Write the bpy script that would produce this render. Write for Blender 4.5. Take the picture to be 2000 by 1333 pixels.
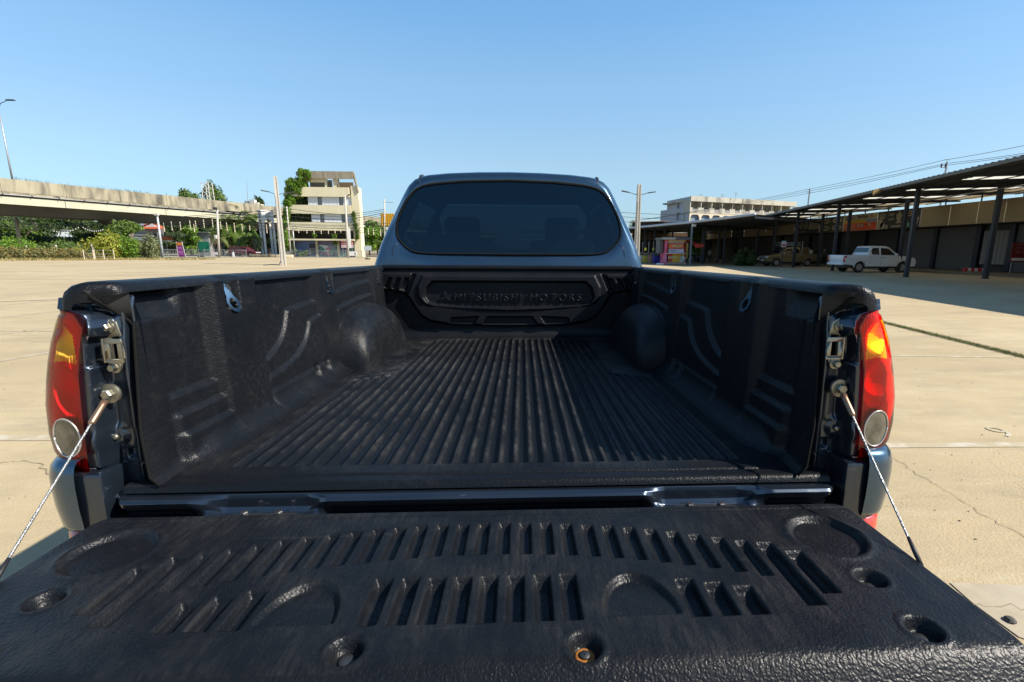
import bpy, bmesh, math, random
import numpy as np
from mathutils import Vector, Matrix
for o in list(bpy.data.objects): bpy.data.objects.remove(o)
S = bpy.context.scene
COL = S.collection
rnd = random.Random(7)
PI = math.pi

# ---------------------------------------------------------------- camera
T = math.radians(.8)                       # the truck stands nose down by this much
FPX, CXP, CYP = 931.2231, 1065.144, 666.5
YAW, PITCH, ROLL = [math.radians(a) for a in (2.83174, 9.98785, .33272)]
def cam_axes():
    cy, sy, cp, sp = math.cos(YAW), math.sin(YAW), math.cos(PITCH), math.sin(PITCH)
    F = np.array([sy*cp, cy*cp, -sp]); r = np.array([cy, -sy, 0.]); u = np.cross(r, F)
    c, s = math.cos(ROLL), math.sin(ROLL)
    Rt = np.array([[1, 0, 0], [0, math.cos(T), math.sin(T)], [0, -math.sin(T), math.cos(T)]])
    return Rt @ (c*r+s*u), Rt @ (-s*r+c*u), Rt @ F, Rt
AR, AU, AF, RT = cam_axes()
CAMO = np.array([.06804, 0., 1.36987])
cd = bpy.data.cameras.new('camera'); cam = bpy.data.objects.new('camera', cd); COL.objects.link(cam)
cam.matrix_world = Matrix(((AR[0], AU[0], -AF[0], CAMO[0]), (AR[1], AU[1], -AF[1], CAMO[1]), (AR[2], AU[2], -AF[2], CAMO[2]), (0, 0, 0, 1)))
cd.sensor_width = 36; cd.lens = 36*FPX/2000; cd.shift_x = -(CXP-1000)/2000
cd.clip_start = .05; cd.clip_end = 3000
S.camera = cam
S.render.resolution_x = 1024; S.render.resolution_y = 682

# ---------------------------------------------------------------- light
SUN = Vector((.438, -.147, .385)).normalized()
SUNEL = math.asin(SUN.z); SUNROT = math.atan2(SUN.x, SUN.y)
w = bpy.data.worlds.new('World'); S.world = w; w.use_nodes = True
nt = w.node_tree; bg = nt.nodes['Background']
sky = nt.nodes.new('ShaderNodeTexSky'); sky.sky_type = 'NISHITA'; sky.sun_disc = False
sky.sun_elevation = SUNEL; sky.sun_rotation = SUNROT
sky.air_density = 1.0; sky.dust_density = .7; sky.ozone_density = 3; sky.altitude = 0
tn = nt.nodes.new('ShaderNodeMix'); tn.data_type = 'RGBA'; tn.blend_type = 'MULTIPLY'; tn.inputs[0].default_value = 1; tn.inputs[7].default_value = (.86, 1.0, 1.2, 1)   # clear tropical blue
# humid tropical haze: a pale veil that is strongest low in the sky and fades towards the zenith
wtc = nt.nodes.new('ShaderNodeTexCoord'); wsp = nt.nodes.new('ShaderNodeSeparateXYZ'); nt.links.new(wtc.outputs['Generated'], wsp.inputs[0])
rmp = nt.nodes.new('ShaderNodeValToRGB'); nt.links.new(wsp.outputs['Z'], rmp.inputs[0]); rmp.color_ramp.interpolation = 'EASE'
el = rmp.color_ramp.elements; el[0].position = 0; el[0].color = (.085, .125, .135, 1); el[1].position = 1; el[1].color = (0, .02, .04, 1)
for ps, c_ in ((.16, (.130, .188, .180, 1)), (.28, (.105, .188, .235, 1)), (.42, (.066, .165, .262, 1)), (.68, (.02, .06, .10, 1))): e_ = el.new(ps); e_.color = c_
hz = nt.nodes.new('ShaderNodeVectorMath'); hz.operation = 'MULTIPLY_ADD'; nt.links.new(rmp.outputs[0], hz.inputs[0]); hz.inputs[1].default_value = (18.6, 18.6, 18.6)
nt.links.new(sky.outputs[0], tn.inputs[6]); nt.links.new(tn.outputs[2], hz.inputs[2]); nt.links.new(hz.outputs[0], bg.inputs[0]); bg.inputs[1].default_value = .055
sd = bpy.data.lights.new('sun', 'SUN'); sd.energy = 5.0; sd.angle = math.radians(.53); sd.color = (1, .93, .82)
so = bpy.data.objects.new('sun', sd); COL.objects.link(so); so.rotation_euler = SUN.to_track_quat('Z', 'Y').to_euler(); so.location = (20, -7, 19)
S.view_settings.view_transform = 'Standard'; S.view_settings.look = 'None'
S.view_settings.exposure = .75; S.view_settings.gamma = 1; S.view_settings.use_curve_mapping = False
S.render.engine = 'CYCLES'
S.cycles.max_bounces = 6; S.cycles.transparent_max_bounces = 12

# ---------------------------------------------------------------- measuring helpers (photo direction -> point at a real distance)
def _ray(px, py): return AR*((px-CXP)/FPX) - AU*((py-CYP)/FPX) + AF
def G(px, py, z=0.):
    d = _ray(px, py); return CAMO + d*((z-CAMO[2])/d[2])
def AT(px, py, Y):
    d = _ray(px, py); return CAMO + d*((Y-CAMO[1])/d[1])
def ATX(px, py, X):
    d = _ray(px, py); return CAMO + d*((X-CAMO[0])/d[0])

# ---------------------------------------------------------------- materials
MATS = {}
def mat(name, col=(.5, .5, .5), rough=.6, metal=0., spec=.5, coat=0., var=0., vscale=3., bump=0., bscale=30., col2=None, c2scale=2., c2lo=.45, c2hi=.6, emit=None, stretch=None, trans=0., sheen=0.):
    """principled material: base colour, value variation, a second patchy colour and noise bump, all in object space"""
    if name in MATS: return MATS[name]
    m = bpy.data.materials.new(name); m.use_nodes = True; MATS[name] = m
    n = m.node_tree.nodes; L = m.node_tree.links; b = n['Principled BSDF']
    b.inputs['Base Color'].default_value = (*col, 1); b.inputs['Roughness'].default_value = rough
    b.inputs['Metallic'].default_value = metal; b.inputs['Specular IOR Level'].default_value = spec
    b.inputs['Coat Weight'].default_value = coat; b.inputs['Coat Roughness'].default_value = .04
    if trans: b.inputs['Transmission Weight'].default_value = trans
    tc = n.new('ShaderNodeTexCoord'); src = tc.outputs['Object']
    if stretch:
        mp = n.new('ShaderNodeMapping'); mp.inputs['Scale'].default_value = stretch; L.new(src, mp.inputs[0]); src = mp.outputs[0]
    out = None
    if col2:
        t = n.new('ShaderNodeTexNoise'); t.inputs['Scale'].default_value = c2scale; t.inputs['Detail'].default_value = 6; L.new(src, t.inputs['Vector'])
        mr = n.new('ShaderNodeMapRange'); mr.inputs[1].default_value = c2lo; mr.inputs[2].default_value = c2hi; L.new(t.outputs[0], mr.inputs[0])
        mx = n.new('ShaderNodeMix'); mx.data_type = 'RGBA'; mx.inputs[6].default_value = (*col, 1); mx.inputs[7].default_value = (*col2, 1)
        L.new(mr.outputs[0], mx.inputs[0]); out = mx.outputs[2]
    if var:
        t = n.new('ShaderNodeTexNoise'); t.inputs['Scale'].default_value = vscale; t.inputs['Detail'].default_value = 5; L.new(src, t.inputs['Vector'])
        mr = n.new('ShaderNodeMapRange'); mr.inputs[1].default_value = .3; mr.inputs[2].default_value = .7; mr.inputs[3].default_value = 1-var; mr.inputs[4].default_value = 1+var; L.new(t.outputs[0], mr.inputs[0])
        hs = n.new('ShaderNodeHueSaturation'); L.new(mr.outputs[0], hs.inputs['Value'])
        if out: L.new(out, hs.inputs['Color'])
        else: hs.inputs['Color'].default_value = (*col, 1)
        out = hs.outputs[0]
    if out: L.new(out, b.inputs['Base Color'])
    if bump:
        t = n.new('ShaderNodeTexNoise'); t.inputs['Scale'].default_value = bscale; t.inputs['Detail'].default_value = 4; L.new(src, t.inputs['Vector'])
        bp = n.new('ShaderNodeBump'); bp.inputs['Strength'].default_value = 1; bp.inputs['Distance'].default_value = bump; L.new(t.outputs[0], bp.inputs['Height']); L.new(bp.outputs[0], b.inputs['Normal'])
    if emit: b.inputs['Emission Color'].default_value = (*emit[0], 1); b.inputs['Emission Strength'].default_value = emit[1]
    return m
def glass_mat(name, tint, rough=.02, ior=1.5, gloss=(.9, .9, .9)):
    """thin glass: tinted see-through sheet with a fresnel reflection"""
    if name in MATS: return MATS[name]
    m = bpy.data.materials.new(name); m.use_nodes = True; MATS[name] = m
    n = m.node_tree.nodes; L = m.node_tree.links; n.remove(n['Principled BSDF'])
    tr = n.new('ShaderNodeBsdfTransparent'); tr.inputs[0].default_value = (*tint, 1)
    gl = n.new('ShaderNodeBsdfGlossy'); gl.inputs['Roughness'].default_value = rough; gl.inputs[0].default_value = (*gloss, 1)
    fr = n.new('ShaderNodeFresnel'); fr.inputs[0].default_value = ior
    mx = n.new('ShaderNodeMixShader'); L.new(fr.outputs[0], mx.inputs[0]); L.new(tr.outputs[0], mx.inputs[1]); L.new(gl.outputs[0], mx.inputs[2])
    L.new(mx.outputs[0], n['Material Output'].inputs[0]); return m

# ---------------------------------------------------------------- object helpers
def link(name, me, m=None, parent=None, smooth=False, auto=None):
    o = bpy.data.objects.new(name, me); COL.objects.link(o)
    if m is not None:
        if isinstance(m, (list, tuple)):
            for k in m: me.materials.append(k)
        elif len(me.materials) == 0: me.materials.append(m)
    if parent is not None: o.parent = parent
    if smooth: me.polygons.foreach_set('use_smooth', [True]*len(me.polygons))
    if auto is not None:
        me.polygons.foreach_set('use_smooth', [True]*len(me.polygons)); me.set_sharp_from_angle(angle=math.radians(auto))
    return o
def tag(o, label, cat, group=None, kind=None):
    if label: o['label'] = label
    if cat: o['category'] = cat
    if group: o['group'] = group
    if kind: o['kind'] = kind
    return o
def thing(name, label, cat, loc=(0, 0, 0), rz=0., group=None):
    o = bpy.data.objects.new(name, None); COL.objects.link(o); o.location = [float(c) for c in loc]; o.rotation_euler = (0, 0, rz)
    o.empty_display_size = .2
    return tag(o, label, cat, group)
def copy_tree(o, parent=None):
    c = o.copy(); COL.objects.link(c); c.parent = parent
    for ch in o.children: copy_tree(ch, c)
    return c
class MB:
    """collects shapes and links them as one mesh"""
    def __init__(s): s.v = []; s.f = []; s.mi = []; s.cur = 0
    def add(s, vs, fs):
        b = len(s.v); s.v += [tuple(map(float, p)) for p in vs]; s.f += [tuple(b+i for i in f) for f in fs]; s.mi += [s.cur]*len(fs)
    def hexa(s, p): s.add(p, [(0, 3, 2, 1), (4, 5, 6, 7), (0, 1, 5, 4), (1, 2, 6, 5), (2, 3, 7, 6), (3, 0, 4, 7)])
    def box(s, c, d, M=None):
        x, y, z = [k/2 for k in d]; p = [Vector(q) for q in ((-x, -y, -z), (x, -y, -z), (x, y, -z), (-x, y, -z), (-x, -y, z), (x, -y, z), (x, y, z), (-x, y, z))]
        if M is not None: p = [M @ q for q in p]
        s.hexa([q+Vector(c) for q in p])
    def bb(s, a, b): s.box([(a[i]+b[i])/2 for i in range(3)], [abs(b[i]-a[i]) for i in range(3)])
    def bar(s, a, b, wd, ht, up=(0, 0, 1), w2=None, h2=None):
        a = Vector(a); b = Vector(b); d = (b-a).normalized(); u = Vector(up); sd_ = d.cross(u)
        if sd_.length < 1e-4: sd_ = d.cross(Vector((1, 0, 0)))
        sd_.normalize(); u = sd_.cross(d); w2 = w2 or wd; h2 = h2 or ht
        P = [p+sd_*i*ww/2+u*j*hh/2 for p, ww, hh in ((a, wd, ht), (b, w2, h2)) for i, j in ((-1, -1), (1, -1), (1, 1), (-1, 1))]
        s.hexa(P)
    def tube(s, pts, r, n=8, cap=True):
        pts = [Vector(p) for p in pts]; rr = r if isinstance(r, (list, tuple)) else [r]*len(pts); b = len(s.v); up = None
        for i, p in enumerate(pts):
            d = (pts[min(i+1, len(pts)-1)]-pts[max(i-1, 0)]).normalized()
            if up is None: up = Vector((0, 0, 1)) if abs(d.z) < .9 else Vector((1, 0, 0))
            x = d.cross(up).normalized(); y = x.cross(d); up = y
            for k in range(n):
                a = 2*PI*k/n; s.v.append(tuple(p+x*math.cos(a)*rr[i]+y*math.sin(a)*rr[i]))
        for i in range(len(pts)-1):
            for k in range(n):
                s.f.append((b+i*n+k, b+i*n+(k+1) % n, b+(i+1)*n+(k+1) % n, b+(i+1)*n+k)); s.mi.append(s.cur)
        if cap:
            s.f.append(tuple(b+k for k in range(n))[::-1]); s.mi.append(s.cur); s.f.append(tuple(b+(len(pts)-1)*n+k for k in range(n))); s.mi.append(s.cur)
    def lathe(s, prof, c=(0, 0, 0), axis=(0, 0, 1), n=20, cap=True):
        """prof = [(radius, along axis)]"""
        q = Vector(axis).to_track_quat('Z', 'Y'); b = len(s.v); c = Vector(c)
        for r, h in prof:
            for k in range(n):
                a = 2*PI*k/n; s.v.append(tuple(q @ Vector((r*math.cos(a), r*math.sin(a), h))+c))
        for i in range(len(prof)-1):
            for k in range(n): s.f.append((b+i*n+k, b+i*n+(k+1) % n, b+(i+1)*n+(k+1) % n, b+(i+1)*n+k)); s.mi.append(s.cur)
        if cap and prof[0][0] > 1e-6: s.f.append(tuple(b+k for k in range(n))[::-1]); s.mi.append(s.cur)
        if cap and prof[-1][0] > 1e-6: s.f.append(tuple(b+(len(prof)-1)*n+k for k in range(n))); s.mi.append(s.cur)
    def prism(s, poly, z0, z1, M=None):
        """poly in xy, extruded z0..z1, then M"""
        n = len(poly); P = [Vector((x, y, z0)) for x, y in poly]+[Vector((x, y, z1)) for x, y in poly]
        if M is not None: P = [M @ p for p in P]
        s.add(P, [tuple(range(n))[::-1], tuple(range(n, 2*n))]+[(i, (i+1) % n, n+(i+1) % n, n+i) for i in range(n)])
    def quad(s, a, b, c, d): s.add([a, b, c, d], [(0, 1, 2, 3)])
    def build(s, name, m=None, parent=None, auto=None, smooth=False, bevel=0., segs=2):
        me = bpy.data.meshes.new(name); me.from_pydata(s.v, [], s.f)
        if isinstance(m, (list, tuple)): me.polygons.foreach_set('material_index', s.mi)
        me.update(); o = link(name, me, m, parent, smooth, auto)
        if bevel:
            bm = bmesh.new(); bm.from_mesh(me); bmesh.ops.remove_doubles(bm, verts=bm.verts, dist=1e-5)
            bmesh.ops.recalc_face_normals(bm, faces=bm.faces)
            ed = [e for e in bm.edges if len(e.link_faces) == 2 and e.calc_face_angle(0) > .5]
            bmesh.ops.bevel(bm, geom=ed, offset=bevel, segments=segs, profile=.5, affect='EDGES', clamp_overlap=True); bm.to_mesh(me); bm.free()
            me.polygons.foreach_set('use_smooth', [True]*len(me.polygons)); me.set_sharp_from_angle(angle=math.radians(40))
        return o
def grid(name, X, Y, Z, m, parent=None, flip=False, keep=None, smooth=True, extra=None):
    """a surface from three 2-D arrays; extra: list of further (X,Y,Z,flip) sheets joined in"""
    V = []; F = []; base = 0
    for (x, y, z, fl, kp) in [(X, Y, Z, flip, keep)]+[(e[0], e[1], e[2], e[3], None) for e in (extra or [])]:
        a, b = x.shape; V.append(np.stack([x, y, z], -1).reshape(-1, 3)); i = np.arange(a*b).reshape(a, b)
        q = np.stack([i[:-1, :-1], i[1:, :-1], i[1:, 1:], i[:-1, 1:]], -1)
        if kp is not None: q = q[kp[:-1, :-1] & kp[1:, :-1] & kp[1:, 1:] & kp[:-1, 1:]]
        q = q.reshape(-1, 4)
        if fl: q = q[:, ::-1]
        F.append(q+base); base += a*b
    V = np.concatenate(V); F = np.concatenate(F)
    me = bpy.data.meshes.new(name); me.vertices.add(len(V)); me.vertices.foreach_set('co', V.astype(np.float32).ravel())
    me.loops.add(len(F)*4); me.loops.foreach_set('vertex_index', F.astype(np.int32).ravel())
    me.polygons.add(len(F)); me.polygons.foreach_set('loop_start', np.arange(len(F), dtype=np.int32)*4)
    me.update(calc_edges=True); me.validate()
    return link(name, me, m, parent, smooth)
def ss(a, b, x):
    t = np.clip((x-a)/(b-a), 0, 1); return t*t*(3-2*t)
def sdpoly(x, y, P):
    """signed distance to polygon, negative inside"""
    P = np.array(P, float); d = np.full(x.shape, 1e9); ins = np.zeros(x.shape, bool); n = len(P)
    for i in range(n):
        a, b = P[i], P[(i+1) % n]; e = b-a; wx = x-a[0]; wy = y-a[1]; t = np.clip((wx*e[0]+wy*e[1])/(e @ e+1e-12), 0, 1)
        d = np.minimum(d, (wx-e[0]*t)**2+(wy-e[1]*t)**2)
        c = ((a[1] > y) != (b[1] > y)); xx = (b[0]-a[0])*(y-a[1])/(b[1]-a[1]+1e-12)+a[0]; ins ^= c & (x < xx)
    d = np.sqrt(d); return np.where(ins, -d, d)
def inside(x, y, P, soft=.006, r=0.): return 1-ss(-soft/2, soft/2, sdpoly(x, y, P)-r)
# ================================================================ the pickup truck the picture is taken from
def liner_material():
    m = bpy.data.materials.new('liner_plastic'); m.use_nodes = True
    n = m.node_tree.nodes; L = m.node_tree.links; b = n['Principled BSDF']
    tc = n.new('ShaderNodeTexCoord')
    def noise(sc, det=5, st=None, rough=.5):
        t = n.new('ShaderNodeTexNoise'); t.inputs['Scale'].default_value = sc; t.inputs['Detail'].default_value = det; t.inputs['Roughness'].default_value = rough
        if st: mp = n.new('ShaderNodeMapping'); mp.inputs['Scale'].default_value = st; L.new(tc.outputs['Object'], mp.inputs[0]); L.new(mp.outputs[0], t.inputs['Vector'])
        else: L.new(tc.outputs['Object'], t.inputs['Vector'])
        return t.outputs[0]
    def rng(s, a, b_, c, d):
        r = n.new('ShaderNodeMapRange'); r.inputs[1].default_value = a; r.inputs[2].default_value = b_; r.inputs[3].default_value = c; r.inputs[4].default_value = d; L.new(s, r.inputs[0]); return r.outputs[0]
    def mth(op, a, b_):
        q = n.new('ShaderNodeMath'); q.operation = op
        for i, k in enumerate((a, b_)):
            if isinstance(k, (int, float)): q.inputs[i].default_value = k
            else: L.new(k, q.inputs[i])
        return q.outputs[0]
    at = n.new('ShaderNodeAttribute'); at.attribute_name = 'wear'
    dust = mth('MULTIPLY', rng(noise(9, 8, rough=.65), .38, .72, .0, 1), rng(noise(120, 5, (1, .18, 1), .7), .38, .66, .15, 1))
    scr = rng(noise(55, 4, (1, .05, 1)), .67, .71, 0, .3)
    scr2 = rng(noise(38, 3, (.07, 1, 1)), .69, .72, 0, .3)
    wear = mth('MULTIPLY', at.outputs['Fac'], mth('MINIMUM', mth('ADD', dust, mth('ADD', scr, scr2)), 1.0))
    gen = mth('MULTIPLY', rng(noise(4, 7, rough=.7), .5, .78, 0, .22), rng(noise(70, 3), .4, .7, 0, 1))
    fac = mth('MAXIMUM', wear, gen)
    mx = n.new('ShaderNodeMix'); mx.data_type = 'RGBA'; mx.inputs[6].default_value = (.0052, .0062, .0082, 1); mx.inputs[7].default_value = (.075, .072, .066, 1)
    L.new(fac, mx.inputs[0]); L.new(mx.outputs[2], b.inputs['Base Color'])
    L.new(rng(fac, 0, 1, .37, .64), b.inputs['Roughness'])
    b.inputs['Specular IOR Level'].default_value = .20
    # leather like grain: wrinkled cells about 3 mm across
    dn = n.new('ShaderNodeTexNoise'); dn.inputs['Scale'].default_value = 90; L.new(tc.outputs['Object'], dn.inputs['Vector'])
    va = n.new('ShaderNodeVectorMath'); va.operation = 'MULTIPLY_ADD'; L.new(dn.outputs['Color'], va.inputs[0]); va.inputs[1].default_value = (.009, .009, .009); L.new(tc.outputs['Object'], va.inputs[2])
    vo = n.new('ShaderNodeTexVoronoi'); vo.feature = 'SMOOTH_F1'; vo.inputs['Scale'].default_value = 250; vo.inputs['Smoothness'].default_value = .6; L.new(va.outputs[0], vo.inputs['Vector'])
    h = mth('SUBTRACT', mth('MULTIPLY', noise(420, 2), .5), vo.outputs['Distance'])
    bp = n.new('ShaderNodeBump'); bp.inputs['Strength'].default_value = .9; bp.inputs['Distance'].default_value = .0008; L.new(h, bp.inputs['Height']); L.new(bp.outputs[0], b.inputs['Normal'])
    return m
M_LINER = liner_material()
def wear_attr(o, vals):
    a = o.data.attributes.new('wear', 'FLOAT', 'POINT'); v = np.zeros(len(o.data.vertices), np.float32); v[:len(vals)] = vals; a.data.foreach_set('value', v)
def paint(name, col, flake=.06):
    m = bpy.data.materials.new(name); m.use_nodes = True; n = m.node_tree.nodes; L = m.node_tree.links; b = n['Principled BSDF']
    b.inputs['Metallic'].default_value = .75; b.inputs['Roughness'].default_value = .36; b.inputs['Coat Weight'].default_value = .9; b.inputs['Coat Roughness'].default_value = .05
    tc = n.new('ShaderNodeTexCoord')
    t = n.new('ShaderNodeTexNoise'); t.inputs['Scale'].default_value = 5; t.inputs['Detail'].default_value = 8; L.new(tc.outputs['Object'], t.inputs['Vector'])
    s = n.new('ShaderNodeTexNoise'); s.inputs['Scale'].default_value = 60; s.inputs['Detail'].default_value = 6; mp = n.new('ShaderNodeMapping'); mp.inputs['Scale'].default_value = (.25, 1, 1); mp.inputs['Rotation'].default_value = (0, 0, .5)
    L.new(tc.outputs['Object'], mp.inputs[0]); L.new(mp.outputs[0], s.inputs['Vector'])
    r1 = n.new('ShaderNodeMapRange'); r1.inputs[1].default_value = .45; r1.inputs[2].default_value = .75; r1.inputs[4].default_value = .55; L.new(t.outputs[0], r1.inputs[0])
    r2 = n.new('ShaderNodeMapRange'); r2.inputs[1].default_value = .66; r2.inputs[2].default_value = .72; r2.inputs[4].default_value = .5; L.new(s.outputs[0], r2.inputs[0])
    ad = n.new('ShaderNodeMath'); ad.operation = 'MULTIPLY_ADD'; L.new(r1.outputs[0], ad.inputs[0]); ad.inputs[1].default_value = .3; L.new(r2.outputs[0], ad.inputs[2])
    mx = n.new('ShaderNodeMix'); mx.data_type = 'RGBA'; mx.inputs[6].default_value = (*col, 1); mx.inputs[7].default_value = (.11, .115, .12, 1)
    mm = n.new('ShaderNodeMath'); mm.operation = 'MULTIPLY'; L.new(ad.outputs[0], mm.inputs[0]); mm.inputs[1].default_value = flake*8
    L.new(mm.outputs[0], mx.inputs[0]); L.new(mx.outputs[2], b.inputs['Base Color'])
    rr = n.new('ShaderNodeMapRange'); rr.inputs[1].default_value = 0; rr.inputs[2].default_value = .5; rr.inputs[3].default_value = .3; rr.inputs[4].default_value = .5; L.new(ad.outputs[0], rr.inputs[0]); L.new(rr.outputs[0], b.inputs['Roughness'])
    return m
M_PAINT = paint('blue_grey_metallic_paint', (.028, .066, .112), .03)
M_JAMB = paint('scuffed_jamb_paint', (.026, .038, .058), .07)
M_STEEL = mat('zinc_steel', (.31, .29, .23), .42, .9, var=.15, vscale=80)
M_CHROME = mat('chrome', (.72, .74, .76), .12, 1.)
M_DSTEEL = mat('dark_steel', (.09, .09, .09), .4, .8, var=.2, vscale=60)
M_BRASS = mat('copper_ferrule', (.32, .2, .13), .4, .8)
M_RUBBER = mat('black_rubber', (.012, .012, .013), .55, bump=.0004, bscale=400)
M_BLACK = mat('black_trim', (.014, .014, .016), .35)
M_RUST = mat('rusty_washer', (.35, .13, .02), .75, .2, var=.4, vscale=300)
M_CABLE = mat('braided_wire', (.34, .34, .33), .38, .85, bump=.0012, bscale=420, stretch=(1, 1, .6))
M_GLASS = glass_mat('tinted_rear_glass', (.012, .023, .031), .01, 1.52, (.55, .82, 1.))
M_WIRE = mat('defroster_line', (.16, .13, .11), .7)

truck = thing('pickup_truck', 'dark blue grey pickup truck with lowered tailgate and black ribbed bed liner in the foreground', 'pickup truck', (0, -1.37*math.sin(T), 0))
truck.rotation_euler = (-T, 0, 0)
ZF = .922
# ---- bed floor
xs = np.linspace(-.715, .715, 480); ys = np.concatenate([np.linspace(.908, 1.05, 60), np.linspace(1.053, 1.7, 110), np.linspace(1.705, 1.86, 40), np.linspace(1.866, 2.69, 110)])
X, Y = np.meshgrid(xs, ys, indexing='ij')
ax = np.abs(X); k = np.abs(((X/.034)-np.round(X/.034)))*.034            # distance from a groove centre
endn = 1.0; endf = np.where(ax < .43, 2.615, 1.745+(.55-ax)*.55)
sd = np.maximum(k-.0075, np.maximum(endn-Y+0*X, Y-endf)+.0)
g = 1-ss(-.0005, .0065, sd)
g *= (ax < .555)
Z = ZF-.0105*g
Z -= .0035*inside(X, Y, [(-.56, 1.80), (-.41, 1.87), (-.41, 2.66), (-.7, 2.66), (-.7, 1.8)], .01)*(1-g)+.0035*inside(X, Y, [(.56, 1.80), (.41, 1.87), (.41, 2.66), (.7, 2.66), (.7, 1.8)], .01)*(1-g)
bead = np.exp(-((Y-(1.775+(.55-ax)*.55))/.007)**2)*(ax > .415)*(ax < .57); Z += .006*bead
Z -= .005*np.exp(-((Y-.948)/.004)**2)                                     # stepped lip at the rear edge
Z -= .014*(1-np.sqrt(1-np.clip((.922-Y)/.014,0,1)**2))
Z += .0012*np.sin(X*9+Y*3)*ss(.95, 1.1, Y)
floor_ = grid('bed_floor_liner', X, Y, Z, M_LINER, truck)
wear_attr(floor_, ((1-g)*(.35+.65*ss(.6, .45, ax))*ss(.93, 1.05, Y)*.9+.25*(g > .5)*0).ravel())

# ---- side liners with pillars, steps, wheel arch
HOOKS = (1.255, 1.877, 2.497)
def lerp(a, b, t): return a+(b-a)*t
def chaikin(P, n=3):
    P = [tuple(p) for p in P]
    for _ in range(n):
        Q = [P[0]]
        for a, b in zip(P[:-1], P[1:]): Q += [(a[0]*.75+b[0]*.25, a[1]*.75+b[1]*.25), (a[0]*.25+b[0]*.75, a[1]*.25+b[1]*.75)]
        P = Q+[P[-1]]
    return P
def side_arrays():
    u = np.linspace(0, 1, 430); z = np.concatenate([np.linspace(ZF, ZF+.06, 16), np.linspace(ZF+.064, 1.306, 88)])
    U, Z = np.meshgrid(u, z, indexing='ij')
    yc = np.where(Z < 1.247, .914+.052*(Z-ZF)/.325, .966-(Z-1.247)*1.05)
    Y = yc+U*(2.685-yc); t = (Z-ZF)/(1.3-ZF); o = np.zeros_like(Y); oP = np.zeros_like(Y)
    for (a0, a1, b0, b1) in ((1.172, 1.166, 1.375, 1.375), (1.79, 1.755, 1.93, 1.93), (2.43, 2.405, 2.6, 2.59)):
        a = lerp(a0, a1, t); b = lerp(b0, b1, t); oP += .030*ss(a-.012, a+.026, Y)*(1-ss(b-.012, b+.016, Y))
    mid = (Y > 1.3)*(Y < 1.86)
    o += .011*inside(Y, Z, [(1.2, .8), (1.2, 1.060)]+chaikin([(1.3, 1.062), (1.40, 1.068), (1.475, 1.092), (1.535, 1.135), (1.56, 1.180)])+chaikin([(1.560, 1.180), (1.568, 1.2), (1.61, 1.201), (1.86, 1.216)])+[(1.86, .8)], .012)*mid
    o += .011*inside(Y, Z, [(1.2, .8), (1.2, 1.015)]+chaikin([(1.3, 1.017), (1.45, 1.024), (1.57, 1.045), (1.65, 1.085), (1.683, 1.13)])+chaikin([(1.683, 1.13), (1.69, 1.148), (1.73, 1.150), (1.86, 1.168)])+[(1.86, .8)], .012)*mid
    o += .007*ss(.987, .973, Z)*ss(1.37, 1.39, Y)
    for zz in (1.072, 1.030, .986): o += .0095*ss(zz+.006, zz-.007, Z)*ss(1.005, 1.03, Y)*(1-ss(1.19, 1.21, Y))
    far = ss(1.925, 1.95, Y)*(1-ss(2.40, 2.42, Y))
    o += .012*ss(.004, -.007, Z-(1.222+.03*np.sin(np.clip((Y-1.93)/.46, 0, 1)*1.6)))*far
    o += .012*ss(.004, -.007, Z-(1.162+.026*np.sin(np.clip((Y-1.93)/.46, 0, 1)*1.6)))*far
    o = np.maximum(o, oP)
    for hy in HOOKS: o -= .022*inside(Y, Z, [(hy-.027, 1.236), (hy+.028, 1.236), (hy+.03, 1.33), (hy-.026, 1.33)], .007)
    o -= np.clip(Z-1.236, 0, 1)*.36*(1-ss(1.085, 1.112, Y))
    o += .008*ss(1.03, 1.0, Y)*(Z < 1.24)
    fr_ = .016+.039*ss(1.0, 1.10, Y); tt = np.clip((ZF+fr_-Z)/fr_, 0, 1); o += fr_*(1-np.sqrt(1-tt**2))
    tl = np.clip((.115-(Z-ZF)-np.abs(Y-.915)*.9)/.115, 0, 1)*(Y < 1.1); o += .014*tl
    for hy in (1.685, 1.775):
        o -= .035*np.exp(-((Y-hy)/.014)**2-((Z-.962-(Y-hy)*.6)/.018)**2)
    o += np.clip(1.3-Z, 0, 1)*.05                                          # draft angle
    return Y, Z, o
Ys, Zs, Os = side_arrays()
def arch_arrays(sgn):
    th = np.linspace(0, PI, 61); prof = [(-.02, 1.19, 1.20), (.012, 1.18, 1.19), (.026, 1.165, 1.16), (.034, 1.10, 1.06), (.038, 1.03, .985), (.050, .995, .96), (.07, .985, .95), (.10, .97, .91), (.13, .95, .83), (.152, .925, .71), (.166, .89, .55), (.174, .84, .36), (.178, .8, .16), (.18, .78, 0.)]
    P = np.array(prof); s = np.linspace(0, 1, 44); kk = np.linspace(0, 1, len(P))
    d, sy, sz = [np.interp(s, kk, P[:, i]) for i in range(3)]
    TH, D = np.meshgrid(th, d, indexing='ij'); SY = np.meshgrid(th, sy, indexing='ij')[1]; SZ = np.meshgrid(th, sz, indexing='ij')[1]
    c, q = np.cos(TH), np.sin(TH); p = .72
    Yy = 2.215-.335*SY*np.sign(c)*np.abs(c)**p; Zz = ZF-.004+.245*SZ*q**p
    return sgn*(.715-D), Yy, Zz
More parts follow.
